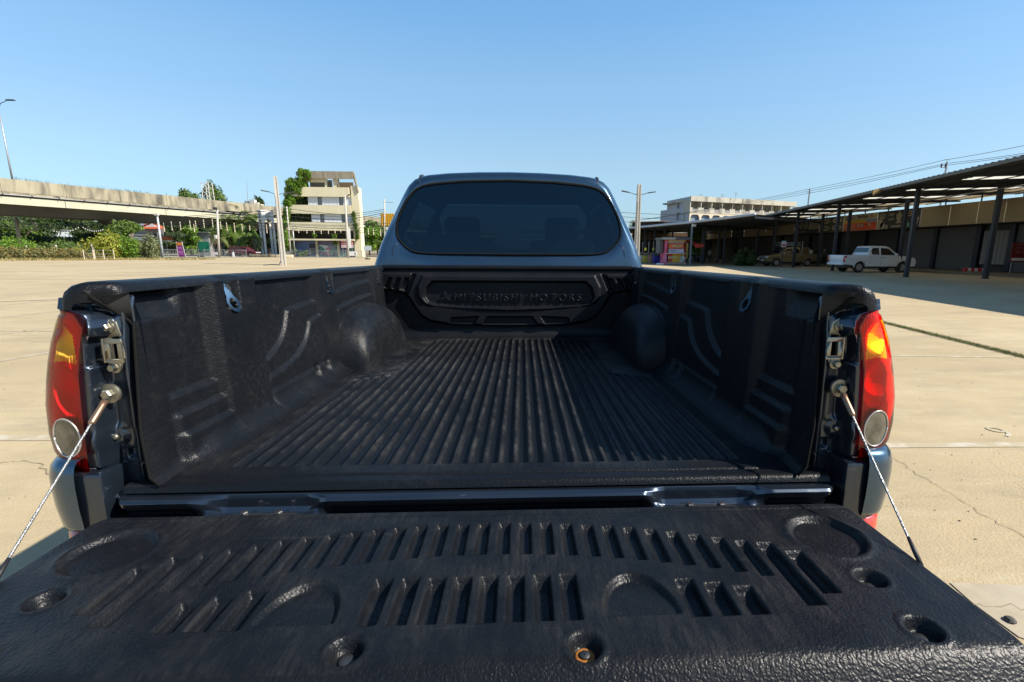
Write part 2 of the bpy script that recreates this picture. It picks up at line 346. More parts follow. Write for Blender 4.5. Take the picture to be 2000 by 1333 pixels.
def cap_arrays(sgn):
    prof = [(.683, 1.2995), (.685, 1.308), (.691, 1.3155), (.700, 1.3195), (.720, 1.3215), (.735, 1.3205), (.752, 1.3155), (.762, 1.307), (.769, 1.292), (.772, 1.268)]
    ye = np.concatenate([[.902, .902, .905, .914, .930], np.linspace(.96, 2.69, 60)]); sh = np.concatenate([[.0, .55, .82, .95, 1.0], np.ones(60)])
    P = np.array(prof); A = np.zeros((len(ye), len(P))); B = A*0; Cc = A*0
    for i, y in enumerate(ye):
        A[i] = .735+(P[:, 0]-.735)*(.35+.65*sh[i]) if sh[i] < 1 else P[:, 0]; B[i] = y+np.clip(.735-P[:, 0], 0, 1)*.5*(y < 1) ; Cc[i] = 1.27+(P[:, 1]-1.27)*(sh[i]*.75+.25)
    for hy in HOOKS:                                                      # shallow dips in the rail lip over each hook
        dip = np.exp(-((B-hy)/.03)**4); A += dip*.006*(P[:, 0] < .70); Cc -= dip*.003*(P[:, 0] < .70)
    return sgn*A, B, Cc
for sg in (-1, 1):
    aX, aY, aZ = arch_arrays(sg); cX, cY, cZ = cap_arrays(sg)
    o = grid('side_liner', sg*(.70-Os), Ys, Zs, M_LINER, truck, flip=(sg > 0), extra=[(aX, aY, aZ, sg > 0), (cX, cY, cZ, sg < 0)])
    wear_attr(o, np.concatenate([np.full(Ys.size, .12), np.full(aX.size, .25), np.full(cX.size, .05)]))

# ---- headboard liner
xs = np.linspace(-.69, .69, 400); zs = np.concatenate([np.linspace(ZF-.004, 1.30, 130), np.linspace(1.303, 1.318, 7)])
X, Z = np.meshgrid(xs, zs, indexing='ij'); ax = np.abs(X)
P_out = [(-.75, 1.196), (-.646, 1.190), (-.591, 1.176), (-.55, 1.146), (-.523, 1.097), (-.487, 1.046), (-.438, 1.016), (-.336, 1.0), (-.2, .994), (0, .990)]
P_out = P_out+[(-a, b) for a, b in P_out[::-1][1:]]+[(.75, 1.281), (-.75, 1.281)]
P_win = [(-.47, 1.268), (-.502, 1.205), (-.497, 1.15), (-.475, 1.12), (-.43, 1.107), (-.3, 1.094), (-.15, 1.083), (0, 1.078)]
P_win = P_win+[(-a, b) for a, b in P_win[::-1][1:]]
P_txt = [(-.42, 1.235), (-.455, 1.20), (-.467, 1.15), (-.45, 1.12), (-.40, 1.107), (-.25, 1.096), (0, 1.089)]
P_txt = P_txt+[(-a, b) for a, b in P_txt[::-1][1:]]
h = .030*inside(X, Z, P_out, .018)                    # proud towards the camera
h += .010*inside(X, Z, P_win, .014)
h -= .030*inside(X, Z, P_txt, .012)
for s in (-1, 1):
    for i in range(3):
        x0 = -.655+.045*i
        h -= .02*inside(s*X, Z, [(x0, 1.253), (x0+.018, 1.253), (x0-.004, 1.197-.006*i), (x0-.03, 1.203-.006*i)], .006)
    h -= .018*inside(s*X, Z, [(-.325, 1.034), (-.175, 1.042), (-.198, 1.0), (-.335, 1.005)], .008)
    h -= .022*inside(s*X, Z, [(-.53, 1.276), (-.508, 1.276), (-.56, 1.16), (-.585, 1.165)], .010)
h -= .018*inside(X, Z, [(-.125, 1.040), (.125, 1.040), (.155, .997), (-.155, .997)], .008)
h += .012*inside(X, Z, [(-.75, 1.30), (.75, 1.30), (.75, 1.33), (-.75, 1.33)], .01)
tt = np.clip((ZF+.05-Z)/.05, 0, 1); h += .05*(1-np.sqrt(1-tt**2))
h += .055*ss(.66, .70, ax)*0
Yh = 2.672-h; Zh = Z
# rail lip on top turning forward
tp = np.linspace(0, 1, 6); Xt, Tt = np.meshgrid(xs, tp, indexing='ij'); Yt = 2.66+.075*Tt; Zt = 1.318+.006*np.sin(Tt*PI)
hb = grid('headboard_liner', X, Yh, Zh, M_LINER, truck, flip=False, extra=[(Xt, Yt, Zt, False)])
wear_attr(hb, np.full(X.size, .12))
# raised lettering and three diamond mark
def letter_mesh(ch, size, depth, bev=0.):
    cu = bpy.data.curves.new('glyph', 'FONT'); cu.body = ch; cu.size = size; cu.extrude = depth; cu.bevel_depth = bev; cu.bevel_resolution = 1; cu.resolution_u = 4
    tmp = bpy.data.objects.new('glyph', cu); COL.objects.link(tmp); dg = bpy.context.evaluated_depsgraph_get(); dg.update()
    me = bpy.data.meshes.new_from_object(tmp.evaluated_get(dg)); bpy.data.objects.remove(tmp); bpy.data.curves.remove(cu); return me
def me_w(me):
    xs_ = [v.co.x for v in me.vertices]; return (min(xs_), max(xs_)) if xs_ else (0, 0)
glyphs = {}
hz = 1.1285; x = 0.; lay = []; capw = {}
for ch in 'MITSUBISHI MOTORS':
    if ch == ' ': x += .034; continue
    if ch not in glyphs: glyphs[ch] = letter_mesh(ch, .058, .0065, .0014)
    a, b = me_w(glyphs[ch]); lay.append((ch, x-a)); x += (b-a)+.0125
x -= .0125; sc = (.402+.306)/x
for ch, px in lay:
    o = bpy.data.objects.new('letter', glyphs[ch]); COL.objects.link(o); o.parent = hb; o.location = (-.306+px*sc, 2.657, hz); o.rotation_euler = (PI/2, 0, 0); o.scale = (sc, .98, 1)
    if not glyphs[ch].materials: glyphs[ch].materials.append(M_LINER)
for a in (90, 210, 330):
    u = Vector((math.cos(math.radians(a)), 0, math.sin(math.radians(a)))); v = Vector((-u.z, 0, u.x)); L_ = .034
    c0 = Vector((-.357, 2.660, 1.147)); q = [c0, c0+u*L_*.55+v*L_*.32, c0+u*L_*1.1, c0+u*L_*.55-v*L_*.32]
    mb = MB(); mb.add([p+Vector((0, .006, 0)) for p in q]+[p-Vector((0, .006, 0)) for p in q], [(0, 1, 2, 3), (7, 6, 5, 4), (0, 4, 5, 1), (1, 5, 6, 2), (2, 6, 7, 3), (3, 7, 4, 0)])
    mb.build('emblem_diamond', M_LINER, hb, bevel=.0012)

# ---- tailgate with its liner
ZT = .903
tg_mb = MB(); tg_mb.bb((-.688, .42, .815), (.688, .828, .872)); tailgate = tg_mb.build('tailgate', M_PAINT, truck, bevel=.014, segs=3)
xs = np.linspace(-.70, .70, 700); ys = np.concatenate([np.linspace(.385, .455, 10), np.linspace(.46, .52, 32), np.linspace(.5225, .80, 150), np.linspace(.802, .838, 22)])
X, Y = np.meshgrid(xs, ys, indexing='ij'); ax = np.abs(X); h = np.zeros_like(X); wr = np.ones_like(X)*.55
def slot(cx, y0, y1, hw, dep, lean=0.):
    """a groove with sloped sides and a scooped far end"""
    xx = X-cx-lean*(Y-(y0+y1)/2); d = np.maximum(np.abs(xx)-hw, np.maximum(y0-Y, Y-y1)); r = 1-ss(-.0045, .0025, d)
    ramp = ss(0, .022, y1-Y+.002)*.35+.65
    return dep*r*ramp
for kx in range(-14, 15):
    cx = kx*.0362
    if abs(kx) <= 12: y1 = .783-.36*cx*cx; y0 = .694-.36*cx*cx
    elif abs(kx) == 13: y1, y0 = .708, .562
    else: y1, y0 = .682, .585
    s = slot(cx, y0, y1, .0095 if abs(kx) <= 12 else .0125, .0115 if abs(kx) <= 12 else .015, 0.); h -= s
for kx in range(8): h -= slot((kx-3.5)*.0385, .551, .640, .0115, .015)
for s in (-1, 1):
    for i, cx in enumerate((.305, .345, .385)): h -= slot(s*cx, .549, .622-.010*i, .0125, .015, 0.)
    e = np.sqrt(((X-s*.229)/.054)**2+((Y-.556)/.085)**2); m_ = (1-ss(.86, 1.0, e))*ss(.5535, .5560, Y); h -= .010*m_*(.55+.45*ss(.552, .62, Y))
    e = np.sqrt((X-s*.588)**2+(Y-.722)**2); h -= .0075*(1-ss(.050, .060, e)); h += .003*np.exp(-((e-.064)/.006)**2)
SCR = [(-.585, .614), (.584, .612), (-.145, .511), (.144, .506), (.581, .514), (-.581, .514)]
for (sx, sy) in SCR:
    e = np.sqrt((X-sx)**2+((Y-sy))**2); h -= .016*(1-ss(.012, .0225, e)); h += .0015*np.exp(-((e-.026)/.004)**2)
h -= .0018*np.exp(-((Y-.812)/.0022)**2)
h -= 1.05*.005*np.log1p(np.exp(np.clip((.484-Y)/.005, -30, 30)))            # front edge rolls down
h -= .02*ss(.686, .70, ax)+.012*ss(.826, .838, Y)
cr = np.sqrt(np.clip(ax-.655, 0, 1)**2+np.clip(Y-.793, 0, 1)**2)          # rounded far corners
keep = cr < .0455
h -= .018*ss(.036, .045, cr)
h += .0009*np.sin(X*7.3+1)*np.cos(Y*17)
wr = .35+.5*(h > -.004)
tl = grid('tailgate_liner', X, Y, ZT+h, M_LINER, tailgate, keep=keep)
wear_attr(tl, (wr*ss(.40, .52, Y)*.36).ravel()[:len(tl.data.vertices)])
for i, (sx, sy) in enumerate(SCR):
    mb = MB(); mb.lathe([(.0095, 0), (.0095, .0022), (.0082, .0034), (.004, .0042), (0, .0042)], (sx, sy, ZT-.0165), n=20)
    if i == 3:
        mb2 = MB(); mb2.lathe([(.0125, 0), (.0125, .0018), (.011, .0024), (.0085, .0024)], (sx, sy, ZT-.0172), n=24); mb2.build('rusty_washer', M_RUST, tailgate, smooth=True)
        mb = MB(); mb.lathe([(.0065, 0), (.0065, .003), (.004, .0045), (0, .0048)], (sx, sy, ZT-.0155), n=16)
        mb.box((sx, sy, ZT-.0106), (.0055, .0012, .0006)); mb.box((sx, sy, ZT-.0104), (.0012, .0055, .0006))
    mb.build('screw', M_DSTEEL, tailgate, auto=35)

# ---- painted sill between tailgate and bed floor, hinge recesses
xs = np.linspace(-.735, .735, 360); s = np.linspace(0, 1, 50)
A = np.array([(.935, .900), (.914, .9035), (.900, .9045), (.889, .902), (.884, .897), (.887, .888), (.900, .872), (.915, .80)])
B = np.array([(.935, .900), (.917, .9035), (.907, .9030), (.905, .895), (.903, .878), (.897, .868), (.870, .864), (.840, .862)])
kk = np.linspace(0, 1, len(A)); a0, a1 = np.interp(s, kk, A[:, 0]), np.interp(s, kk, A[:, 1]); b0, b1 = np.interp(s, kk, B[:, 0]), np.interp(s, kk, B[:, 1])
X, _ = np.meshgrid(xs, s, indexing='ij'); ax = np.abs(X); m_ = np.clip((ax-.315)/.045, 0, 1)*(1-np.clip((ax-.515)/.065, 0, 1))
Ysl = a0*(1-m_)+b0*m_; Zsl = a1*(1-m_)+b1*m_
Ysl = Ysl+ss(.70, .735, ax)*.03
grid('rear_sill', X, Ysl, Zsl, M_JAMB, truck, flip=True)
for sg in (-1, 1):
    mb = MB(); P = [(sg*.372, .890), (sg*.39, .896), (sg*.49, .896), (sg*.508, .890), (sg*.50, .848), (sg*.38, .848)]
    if sg < 0: P = P[::-1]
    mb.prism(P, .865, .868); hg = mb.build('tailgate_hinge', M_DSTEEL, truck, bevel=.001)
    for bx in (.405, .470):
        b_ = MB(); b_.lathe([(.012, 0), (.012, .002), (.0085, .0022), (.0085, .013), (.0065, .015), (0, .015)], (sg*bx, .876, .868), n=6); b_.lathe([(.0125, 0), (.0125, .0018)], (sg*bx, .876, .868), n=20)
        b_.build('hinge_bolt', M_DSTEEL, hg)
    mb = MB(); mb.tube([(sg*.30, .880, .845), (sg*.30, .87, .845)], .001, 6)
    for bx in (.700,):
        b_ = MB(); b_.lathe([(.019, 0), (.021, .004), (.019, .007), (.012, .007), (.010, .002), (0, .002)], (sg*.665, .867, .856), (0, -1, 0), 24); b_.build('pivot_grommet', M_RUBBER, truck, smooth=True)

# ---- rear jambs (inner face beside each lamp), rubber edge, strikers, cables
LIN = np.array([(.985-.03, .783), (1.02, .780), (1.084, .777), (1.145, .773), (1.187, .765), (1.236, .752), (1.262, .764), (1.272, .790)])   # lamp inner edge: z -> x
LIN[:, 1] -= .025
def lamp_in(z): return np.interp(z, LIN[:, 0], LIN[:, 1])
LOUT = np.array([(.940, .795), (.955, .835), (.967, .852), (.993, .866), (1.028, .8705), (1.085, .867), (1.13, .858), (1.170, .848), (1.208, .836), (1.24, .822), (1.258, .811), (1.272, .792)])
LOUT[:, 1] -= .0125
def lamp_out(z): return np.interp(z, LOUT[:, 0], LOUT[:, 1])
for sg in (-1, 1):
    v = np.linspace(.80, 1.292, 150); u = np.linspace(0, 1, 60); V, U = np.meshgrid(v, u, indexing='ij')
    xo = np.where(V > .955, lamp_in(V)+.012, .80); xi = np.where(V > 1.247, .683+(V-1.247)*.28, .683+(1.247-V)*.0)
    Xx = xi+U*(xo-xi); d = np.zeros_like(Xx)                              # d > 0 : towards the camera
    d += .046*ss(lamp_in(V)-.019, lamp_in(V)-.005, Xx)*ss(.945, .965, V); d = np.maximum(d, .034*ss(1.258, 1.285, V)*ss(.700, .738, Xx))
    d -= .020*ss(.703, .694, Xx)
    d += .006*np.exp(-((Xx-.703)/.005)**2)*ss(1.25, 1.18, V)
    d -= .030*inside(Xx, V, [(.712, 1.163), (.742, 1.163), (.738, 1.218), (.712, 1.218)], .008)
    d += .007*inside(Xx, V, [(.706, 1.205), (.728, 1.205), (.726, 1.252), (.71, 1.252)], .01)+.005*inside(Xx, V, [(.706, 1.03), (.735, 1.03), (.735, 1.16), (.706, 1.16)], .01)
    d += .010*np.exp(-(((Xx-.737)/.016)**2+((V-1.014)/.022)**2)**2)
    d -= .012*inside(Xx, V, [(.716, .966), (.729, .966), (.729, .984), (.716, .984)], .003)
    d += .015*ss(.96, .93, V)*ss(.745, .77, Xx)
    d -= .012*np.exp(-((Xx-.745-(V-.90)*.25)/.008)**2)*ss(.96, .94, V)
    
    Yj = .952-d+np.clip(V-1.27, 0, 1)*.3
    jm = grid('rear_jamb', sg*Xx, Yj, V, M_JAMB, truck, flip=(sg > 0))
    # painted corner under the rail cap
    mb = MB(); pts = [(.725, .918, 1.280), (.752, .925, 1.280), (.766, .99, 1.280), (.770, 1.3, 1.280), (.795, 1.3, 1.255), (.788, .99, 1.255), (.770, .93, 1.255), (.728, .920, 1.255)]
    P = [(sg*a, b, c) for a, b, c in pts]; mb.add(P, [(0, 1, 6, 7), (1, 2, 5, 6), (2, 3, 4, 5)] if sg > 0 else [(7, 6, 1, 0), (6, 5, 2, 1), (5, 4, 3, 2)]); mb.build('corner_panel', M_PAINT, truck, smooth=True)
    mb = MB(); mb.tube([(float(sg*(.701-Os[0][k_])), float(Ys[0][k_])-.004, float(Zs[0][k_])) for k_ in range(0, Ys.shape[1], 4)], .0032, 6); mb.build('edge_seal', mat('dull_seal', (.008, .008, .008), .9, spec=.1), truck, smooth=True)
    n_ = Ys.shape[1]; ea = np.stack([sg*(.70-Os[0]), Ys[0]-.001, Zs[0]]); eb = np.stack([np.full(n_, sg*.688), np.full(n_, .958), Zs[0]]); grid('inner_return', np.stack([ea[0], eb[0]]), np.stack([ea[1], eb[1]]), np.stack([ea[2], eb[2]]), M_RUBBER, truck)
    # striker
    st = MB(); M90 = Matrix(((sg, 0, 0, 0), (0, 0, -1, .941), (0, 1, 0, 0), (0, 0, 0, 1)))
    st.prism([(.698, 1.216), (.728, 1.214), (.733, 1.222), (.731, 1.246), (.716, 1.250), (.704, 1.244)], 0, .003, M90)
    st.prism([(.706, 1.152), (.716, 1.143), (.728, 1.148), (.730, 1.166), (.702, 1.166)], 0, .003, M90)
    yy = .918
    for a, b in (((.684, 1.168), (.716, 1.176)), ((.684, 1.206), (.716, 1.214)), ((.684, 1.176), (.693, 1.206)), ((.707, 1.176), (.716, 1.206))): st.bb((sg*a[0], yy, a[1]), (sg*b[0], yy+.004, b[1]))
    st.bb((sg*.7165, yy, 1.168), (sg*.7205, .941, 1.214))
    so_ = st.build('striker_plate', M_STEEL, truck, bevel=.0012)
    for (bx, bz) in ((.718, 1.234), (.716, 1.156)):
        b_ = MB(); b_.lathe([(.0105, 0), (.0105, .002), (.0075, .0025), (.0075, .011), (.006, .013), (0, .013)], (sg*bx, .937, bz), (0, -1, 0), 6); b_.lathe([(.0115, 0), (.0115, .002)], (sg*bx, .937, bz), (0, -1, 0), 20); b_.build('striker_bolt', M_STEEL, so_)
    b_ = MB(); b_.lathe([(.006, 0), (.006, .005), (.003, .007), (0, .007)], (sg*.737, .940, 1.014), (0, -1, 0), 12); b_.build('small_bolt', M_STEEL, truck, smooth=True)
    # stay cable
    A_ = Vector((sg*.728, .928, 1.105)); B_ = Vector((sg*.691, .648, .901)); dr = (B_-A_).normalized()
    cb = MB(); n_ = 30; rn = 3
    for w_ in range(3):
        cb.tube([A_+dr*.062+(B_-A_-dr*.062)*t_+Vector((math.cos(t_*150+w_*2.094)*.0011, 0, math.sin(t_*150+w_*2.094)*.0011)) for t_ in np.linspace(0, 1, 160)], .0014, 5)
    co = cb.build('stay_cable', M_CABLE, truck, smooth=True)
    fr = MB(); fr.tube([A_+dr*.018, A_+dr*.028, A_+dr*.066, A_+dr*.07], [.0065, .0058, .0058, .004], 12); fr.build('ferrule', M_BRASS, co, smooth=True)
    ey = MB(); ey.lathe([(.019, 0), (.0195, .003), (.0185, .006), (.012, .0065), (0, .0065)], A_+Vector((0, .006, 0)), (0, -1, 0), 24); ey.build('cable_eye', M_STEEL, co, auto=40)
    bo = MB(); bo.lathe([(.0105, 0), (.0105, .008), (.0085, .0105), (0, .0105)], A_+Vector((0, 0, 0)), (0, -1, 0), 6); bo.build('cable_bolt', M_STEEL, co)
    en = MB(); en.tube([B_-dr*.04, B_-dr*.02, B_+dr*.005], [.0025, .0036, .0036], 8); en.build('cable_sleeve', M_RUBBER, co, smooth=True)
    # tie down hooks
    for hy in HOOKS:
        hb_ = MB(); xw = .704
        out = [(.013, 0), (.013, -.022), (.0095, -.030)]+[(.019*math.sin(a), -.050-.020*math.cos(a)) for a in np.linspace(PI-.75, 0, 9)]
        out = [(a*1.3, b*1.08) for a, b in out]+[(-a*1.3, b*1.08) for a, b in out[::-1][1:]]
        hole = [(.0105*math.sin(a), -.051+.0125*math.cos(a)) for a in np.linspace(0, 2*PI, 24, endpoint=False)]
        def Pt(q, dd, z0=1.303): # plate leans inwards going down
            inw = .006+(-q[1])*.42; return (sg*(xw-inw-dd), hy+q[0], z0+q[1])
        bm = bmesh.new()
        def ring(pts, dd): return [bm.verts.new(Pt(q, dd)) for q in pts]
        N = 48
        def resample(pl, n):
            pl = pl+[pl[0]]; L_ = [0]
            for i in range(1, len(pl)): L_.append(L_[-1]+math.dist(pl[i], pl[i-1]))
            return [(float(np.interp(t, L_, [p[0] for p in pl])), float(np.interp(t, L_, [p[1] for p in pl]))) for t in np.linspace(0, L_[-1], n, endpoint=False)]
        ro = resample(out, N); hc = (0, -.051); ho = []
        for q in ro:
            a = math.atan2(q[0]-hc[0], q[1]-hc[1]); ho.append((hc[0]+.0135*math.sin(a), hc[1]-.003+.0135*math.cos(a)))
        R1, R2, R3, R4 = ring(ro, 0), ring(ro, .007), ring(ho, .007), ring(ho, 0)
        for i in range(N):
            j = (i+1) % N
            for (P1, P2) in ((R1, R2), (R2, R3), (R3, R4), (R4, R1)):
                try: bm.faces.new((P1[i], P1[j], P2[j], P2[i]))
                except ValueError: pass
        bmesh.ops.recalc_face_normals(bm, faces=bm.faces); me = bpy.data.meshes.new('tie_down_hook'); bm.to_mesh(me); bm.free()
        hk = link('tie_down_hook', me, M_CHROME, truck, auto=35)
        mb = MB(); mb.bar((sg*(xw-.004), hy-.016, 1.302), (sg*(xw-.004), hy-.016, 1.262), .004, .014, (1, 0, 0)); mb.bar((sg*(xw-.004), hy+.016, 1.302), (sg*(xw-.004), hy+.016, 1.262), .004, .014, (1, 0, 0))
        mb.tube([(sg*(xw+.006), hy-.008, 1.250), (sg*(xw-.006), hy-.008, 1.236), (sg*(xw-.022), hy-.004, 1.234)], .006, 8); mb.tube([(sg*(xw-.008), hy-.02, 1.299), (sg*(xw-.008), hy+.02, 1.299)], .004, 8)
        mb.build('hook_bracket', M_DSTEEL, hk, auto=40)

# ---- tail lamps
M_RED = glass_mat('red_lens', (.86, .008, .016), .03, 1.45); M_MAG = glass_mat('dark_red_rim_lens', (.72, .012, .09), .03, 1.5); M_AMB = glass_mat('amber_lens', (1., .60, .07), .03, 1.45); M_CLR = glass_mat('clear_lens', (.8, .8, .76), .02, 1.45)
M_REFL = mat('lamp_reflector', (.88, .88, .86), .45, .2, bump=.002, bscale=60, stretch=(1, 1, .2)); M_HOUS = mat('lamp_housing', (.62, .6, .58), .35, .3)
def lampP(u, z, inset=0.):
    """u 0 = inner edge, 1 = silhouette, up to 1.5 wraps along the flank"""
    xi, xo = lamp_in(z)-.0, lamp_out(z); w_ = (xo-xi)*1.16; th = np.clip(u, 0, 1)*PI/2
    x = xi+w_*np.sin(th)**.88; y = .900+.090*(1-np.cos(th))**1.25
    ext = np.clip(u-1, 0, 1); y = y+ext*.34; x = x-ext*.004
    nx = np.sin(th); return x-inset*nx, y+inset*np.cos(th), z
def zmap(v): return .950+v*(1.270-.950)
AMB = [(.752, 1.168), (.752, 1.222), (.768, 1.244), (.788, 1.250), (.812, 1.234), (.832, 1.196), (.842, 1.158), (.80, 1.172), (.775, 1.175)]
for sg in (-1, 1):
    lamp = None
    u = np.linspace(.02, 1.5, 130); v = np.linspace(.025, 1, 190); V, U = np.meshgrid(v, u, indexing='ij'); Zz = zmap(V)
    Xl, Yl, _ = lampP(U, Zz)
    Zl = Zz+.0*U
    e_c = np.sqrt(((Xl-.797)/.0275)**2+((Zz-1.026)/.0375)**2)+10*(U > 1.0)*(0); sd_a = sdpoly(Xl, Zz, AMB); sd_a = np.where(U > 1.05, np.maximum(sd_a, (Zz > 1.23)*1.+(Zz < 1.17)*1.), sd_a)
    side = U > 1.0
    isC = (e_c < 1) & ~side; isA = (((sd_a < 0) & ~side) | (side & (Zz > 1.172) & (Zz < 1.232) & (U < 1.4)))
    rim = (((Xl-lamp_in(Zz)) < .011) | (Zz > 1.252)) & ~isA & ~isC & (U < 1.0) & (Zz > 1.06)
    # housing behind
    Xh, Yh_, _ = lampP(U, Zz, .003); dep = .032*(1-np.minimum(e_c, 1)**2)*(~side)+.018*np.clip(1-((Xl-.790)/.032)**2-((Zz-1.212)/.034)**2, 0, 1)*(~side)+.022*np.clip(1-((Xl-.797)/.036)**2-((Zz-1.115)/.048)**2, 0, 1)*(~side)
    fl = .0012*np.sin(Xl*900)*(dep < .001)
    lamp = grid('taillight', sg*(Xh-.25*dep*0), Yh_+.010*(1-side)+dep+fl, Zz, M_REFL, truck, flip=(sg > 0))
    def cells(mask): # keep mask on vertices
        return mask
    for nm, mk, mt in (('red_lens', ~(isC | isA | rim), M_RED), ('rim_lens', rim, M_MAG), ('amber_lens', isA, M_AMB), ('reverse_lens', isC, mat('smoky_lens', (.085, .078, .06), .10, coat=1., var=.6, vscale=45, bump=.001, bscale=130))):
        q = mk.copy(); q[1:, :] |= mk[:-1, :]; q[:, 1:] |= mk[:, :-1]; q[1:, 1:] |= mk[:-1, :-1]
        grid(nm, sg*Xl, Yl, Zl, mt, lamp, flip=(sg > 0), keep=q)
    mb = MB(); C_ = []
    for a in np.linspace(0, 2*PI, 40):
        tx, tz = .797+.028*math.cos(a), 1.026+.038*math.sin(a); xi, xo = lamp_in(tz), lamp_out(tz); s_ = min(1, max(0, (tx-xi)/((xo-xi)*1.16))); th = math.asin(min(1, s_**(1/.88))); C_.append((sg*tx, .900+.090*(1-math.cos(th))**1.25-.0005, tz))
    mb.tube(C_, .0016, 6); mb.build('lamp_ring', mat('ring_trim', (.5, .48, .45), .3, .6), lamp, smooth=True)
    for (bx, bz) in ((.797, 1.028), (.790, 1.212), (.797, 1.118)):
        b_ = MB(); b_.lathe([(0, -.011), (.007, -.008), (.009, 0), (.007, .008), (.006, .02)], (sg*bx, .972, bz), (0, 1, 0), 14); b_.build('bulb', mat('bulb_glass', (.5, .45, .35), .1, 0, coat=1), lamp, smooth=True)

# ---- bumper ends, bumper, reflector lenses
for sg in (-1, 1):
    zz = np.array([.985, .982, .972, .955, .93, .89, .85, .842, .838]); ins = np.array([.03, .012, .004, 0, -.001, 0, .004, .006, .014])
    th = np.linspace(0, 1, 30); Z_, Tt = np.meshgrid(zz, th, indexing='ij'); I_ = np.meshgrid(ins, th, indexing='ij')[0]
    ang = np.clip(Tt/.6, 0, 1)*PI/2; ext = np.clip((Tt-.6)/.4, 0, 1)
    xo = .872-.03*(.95-Z_).clip(0, 1)*1.2; Xb = .775+(xo-.775-I_)*np.sin(ang)**.85; Yb = .880+I_*.9+.13*(1-np.cos(ang))**1.2+ext*.35
    grid('bumper_end', sg*Xb, Yb, Z_, M_PAINT, truck, flip=(sg < 0))
    top = MB()
    top.bb((sg*.735, .889, .82), (sg*.792, .965, .957)); top.build('bumper_bracket', M_JAMB, truck, bevel=.006)
    zz = np.array([.835, .830, .80, .77, .74, .735]); ins = np.array([.012, .004, .002, .006, .012, .02]); Z_, Tt = np.meshgrid(zz, th, indexing='ij'); I_ = np.meshgrid(ins, th, indexing='ij')[0]
    ang = np.clip(Tt/.6, 0, 1)*PI/2; ext = np.clip((Tt-.6)/.4, 0, 1); xo = .866-.05*(.84-Z_)
    Xb = .765+(xo-.765-I_)*np.sin(ang)**.85; Yb = .884+I_*.9+.13*(1-np.cos(ang))**1.2+ext*.2
    grid('bumper_reflector', sg*Xb, Yb, Z_, mat('reflector_red', (.55, .03, .012), .25, 0, coat=1., bump=.0008, bscale=260), truck, flip=(sg < 0))
mb = MB(); mb.bb((-.735, .80, .78), (.735, .93, .8605)); mb.build('gap_shade_block', mat('gap_shade_black', (.004, .004, .005), .9, spec=.1), truck)  # black filler block stands in for the shadow between sill and tailgate
mb = MB(); mb.bb((-.80, .86, .52), (.80, 1.02, .735)); mb.bb((-.80, 1.0, .5), (.80, 1.05, .9)); mb.build('rear_bumper', M_PAINT, truck, bevel=.03, segs=4)

# ---- flanks
for sg in (-1, 1):
    prof = [(.775, 1.288), (.792, 1.268), (.822, 1.22), (.862, 1.12), (.872, 1.0), (.874, .92), (.866, .80), (.862, .68), (.85, .55)]
    yy = np.linspace(1.0, 2.72, 90); P = np.array(prof); tt = np.linspace(0, 1, 40); kk = np.linspace(0, 1, len(P)); px_, pz_ = np.interp(tt, kk, P[:, 0]), np.interp(tt, kk, P[:, 1])
    Yy, K = np.meshgrid(yy, tt, indexing='ij'); Xf = np.meshgrid(yy, px_, indexing='ij')[1]; Zf = np.meshgrid(yy, pz_, indexing='ij')[1]
    r = np.sqrt((Yy-2.2)**2+(Zf-.44)**2); Xf = Xf+.02*np.exp(-((r-.44)/.05)**2)
    Yin = 1.0+.0*Yy; grid('bed_side', sg*Xf, Yy, Zf, M_PAINT, truck, flip=(sg > 0), keep=r > .40)
    for wy in (2.2, 5.1):
        zb = .014*wy; R_ = .36; wh = MB(); wh.lathe([(.22, -.12), (.30, -.125), (.345, -.115), (R_, -.09), (R_, .09), (.345, .115), (.30, .125), (.22, .12)], (sg*.74, wy, zb+R_), (sg, 0, 0), 40, False)
        wo = wh.build('wheel', None, truck, auto=40); wo.data.materials.append(M_RUBBER)
        ri = MB(); ri.lathe([(.225, .10), (.22, .115), (.20, .07), (.06, .06), (.05, .09), (0, .09)], (sg*.74, wy, zb+R_), (sg, 0, 0), 30); ri.build('rim', M_STEEL, wo, auto=30)
mb = MB(); mb.bb((-.62, 1.0, .45), (-.5, 5.6, .62)); mb.bb((.5, 1.0, .45), (.62, 5.6, .62)); mb.bb((-.70, .96, .82), (.70, 2.72, .86)); mb.build('chassis', M_BLACK, truck)

# ---- cab
half = [(.80, .52), (.845, .70), (.86, .95), (.838, 1.15), (.79, 1.27), (.765, 1.345), (.738, 1.43), (.700, 1.52), (.655, 1.615), (.607, 1.715), (.578, 1.768), (.540, 1.806), (.480, 1.828), (.35, 1.842), (.18, 1.850), (0, 1.853)]
gh = [(0, 1.383), (.2, 1.3835), (.40, 1.384), (.50, 1.387), (.535, 1.392), (.565, 1.405), (.60, 1.436), (.625, 1.466), (.636, 1.500), (.633, 1.545), (.613, 1.61), (.583, 1.67), (.552, 1.712), (.527, 1.738), (.49, 1.757), (.42, 1.771), (.25, 1.786), (0, 1.793)]
def closed(h, n=120, start_bottom=True):
    h = h if h[0][0] == 0 else h
    pts = [(a, b) for a, b in h]+[(-a, b) for a, b in h[::-1] if a > 0]
    return pts
def resample_closed(pts, n):
    p = np.array(pts+[pts[0]]); d = np.concatenate([[0], np.cumsum(np.linalg.norm(np.diff(p, axis=0), axis=1))]); t = np.linspace(0, d[-1], n, endpoint=False)
    return np.stack([np.interp(t, d, p[:, 0]), np.interp(t, d, p[:, 1])], 1)
NC = 180
bodyL = [(0, .52), (.4, .52)]+half; cabR = closed(bodyL); glR = closed(gh)
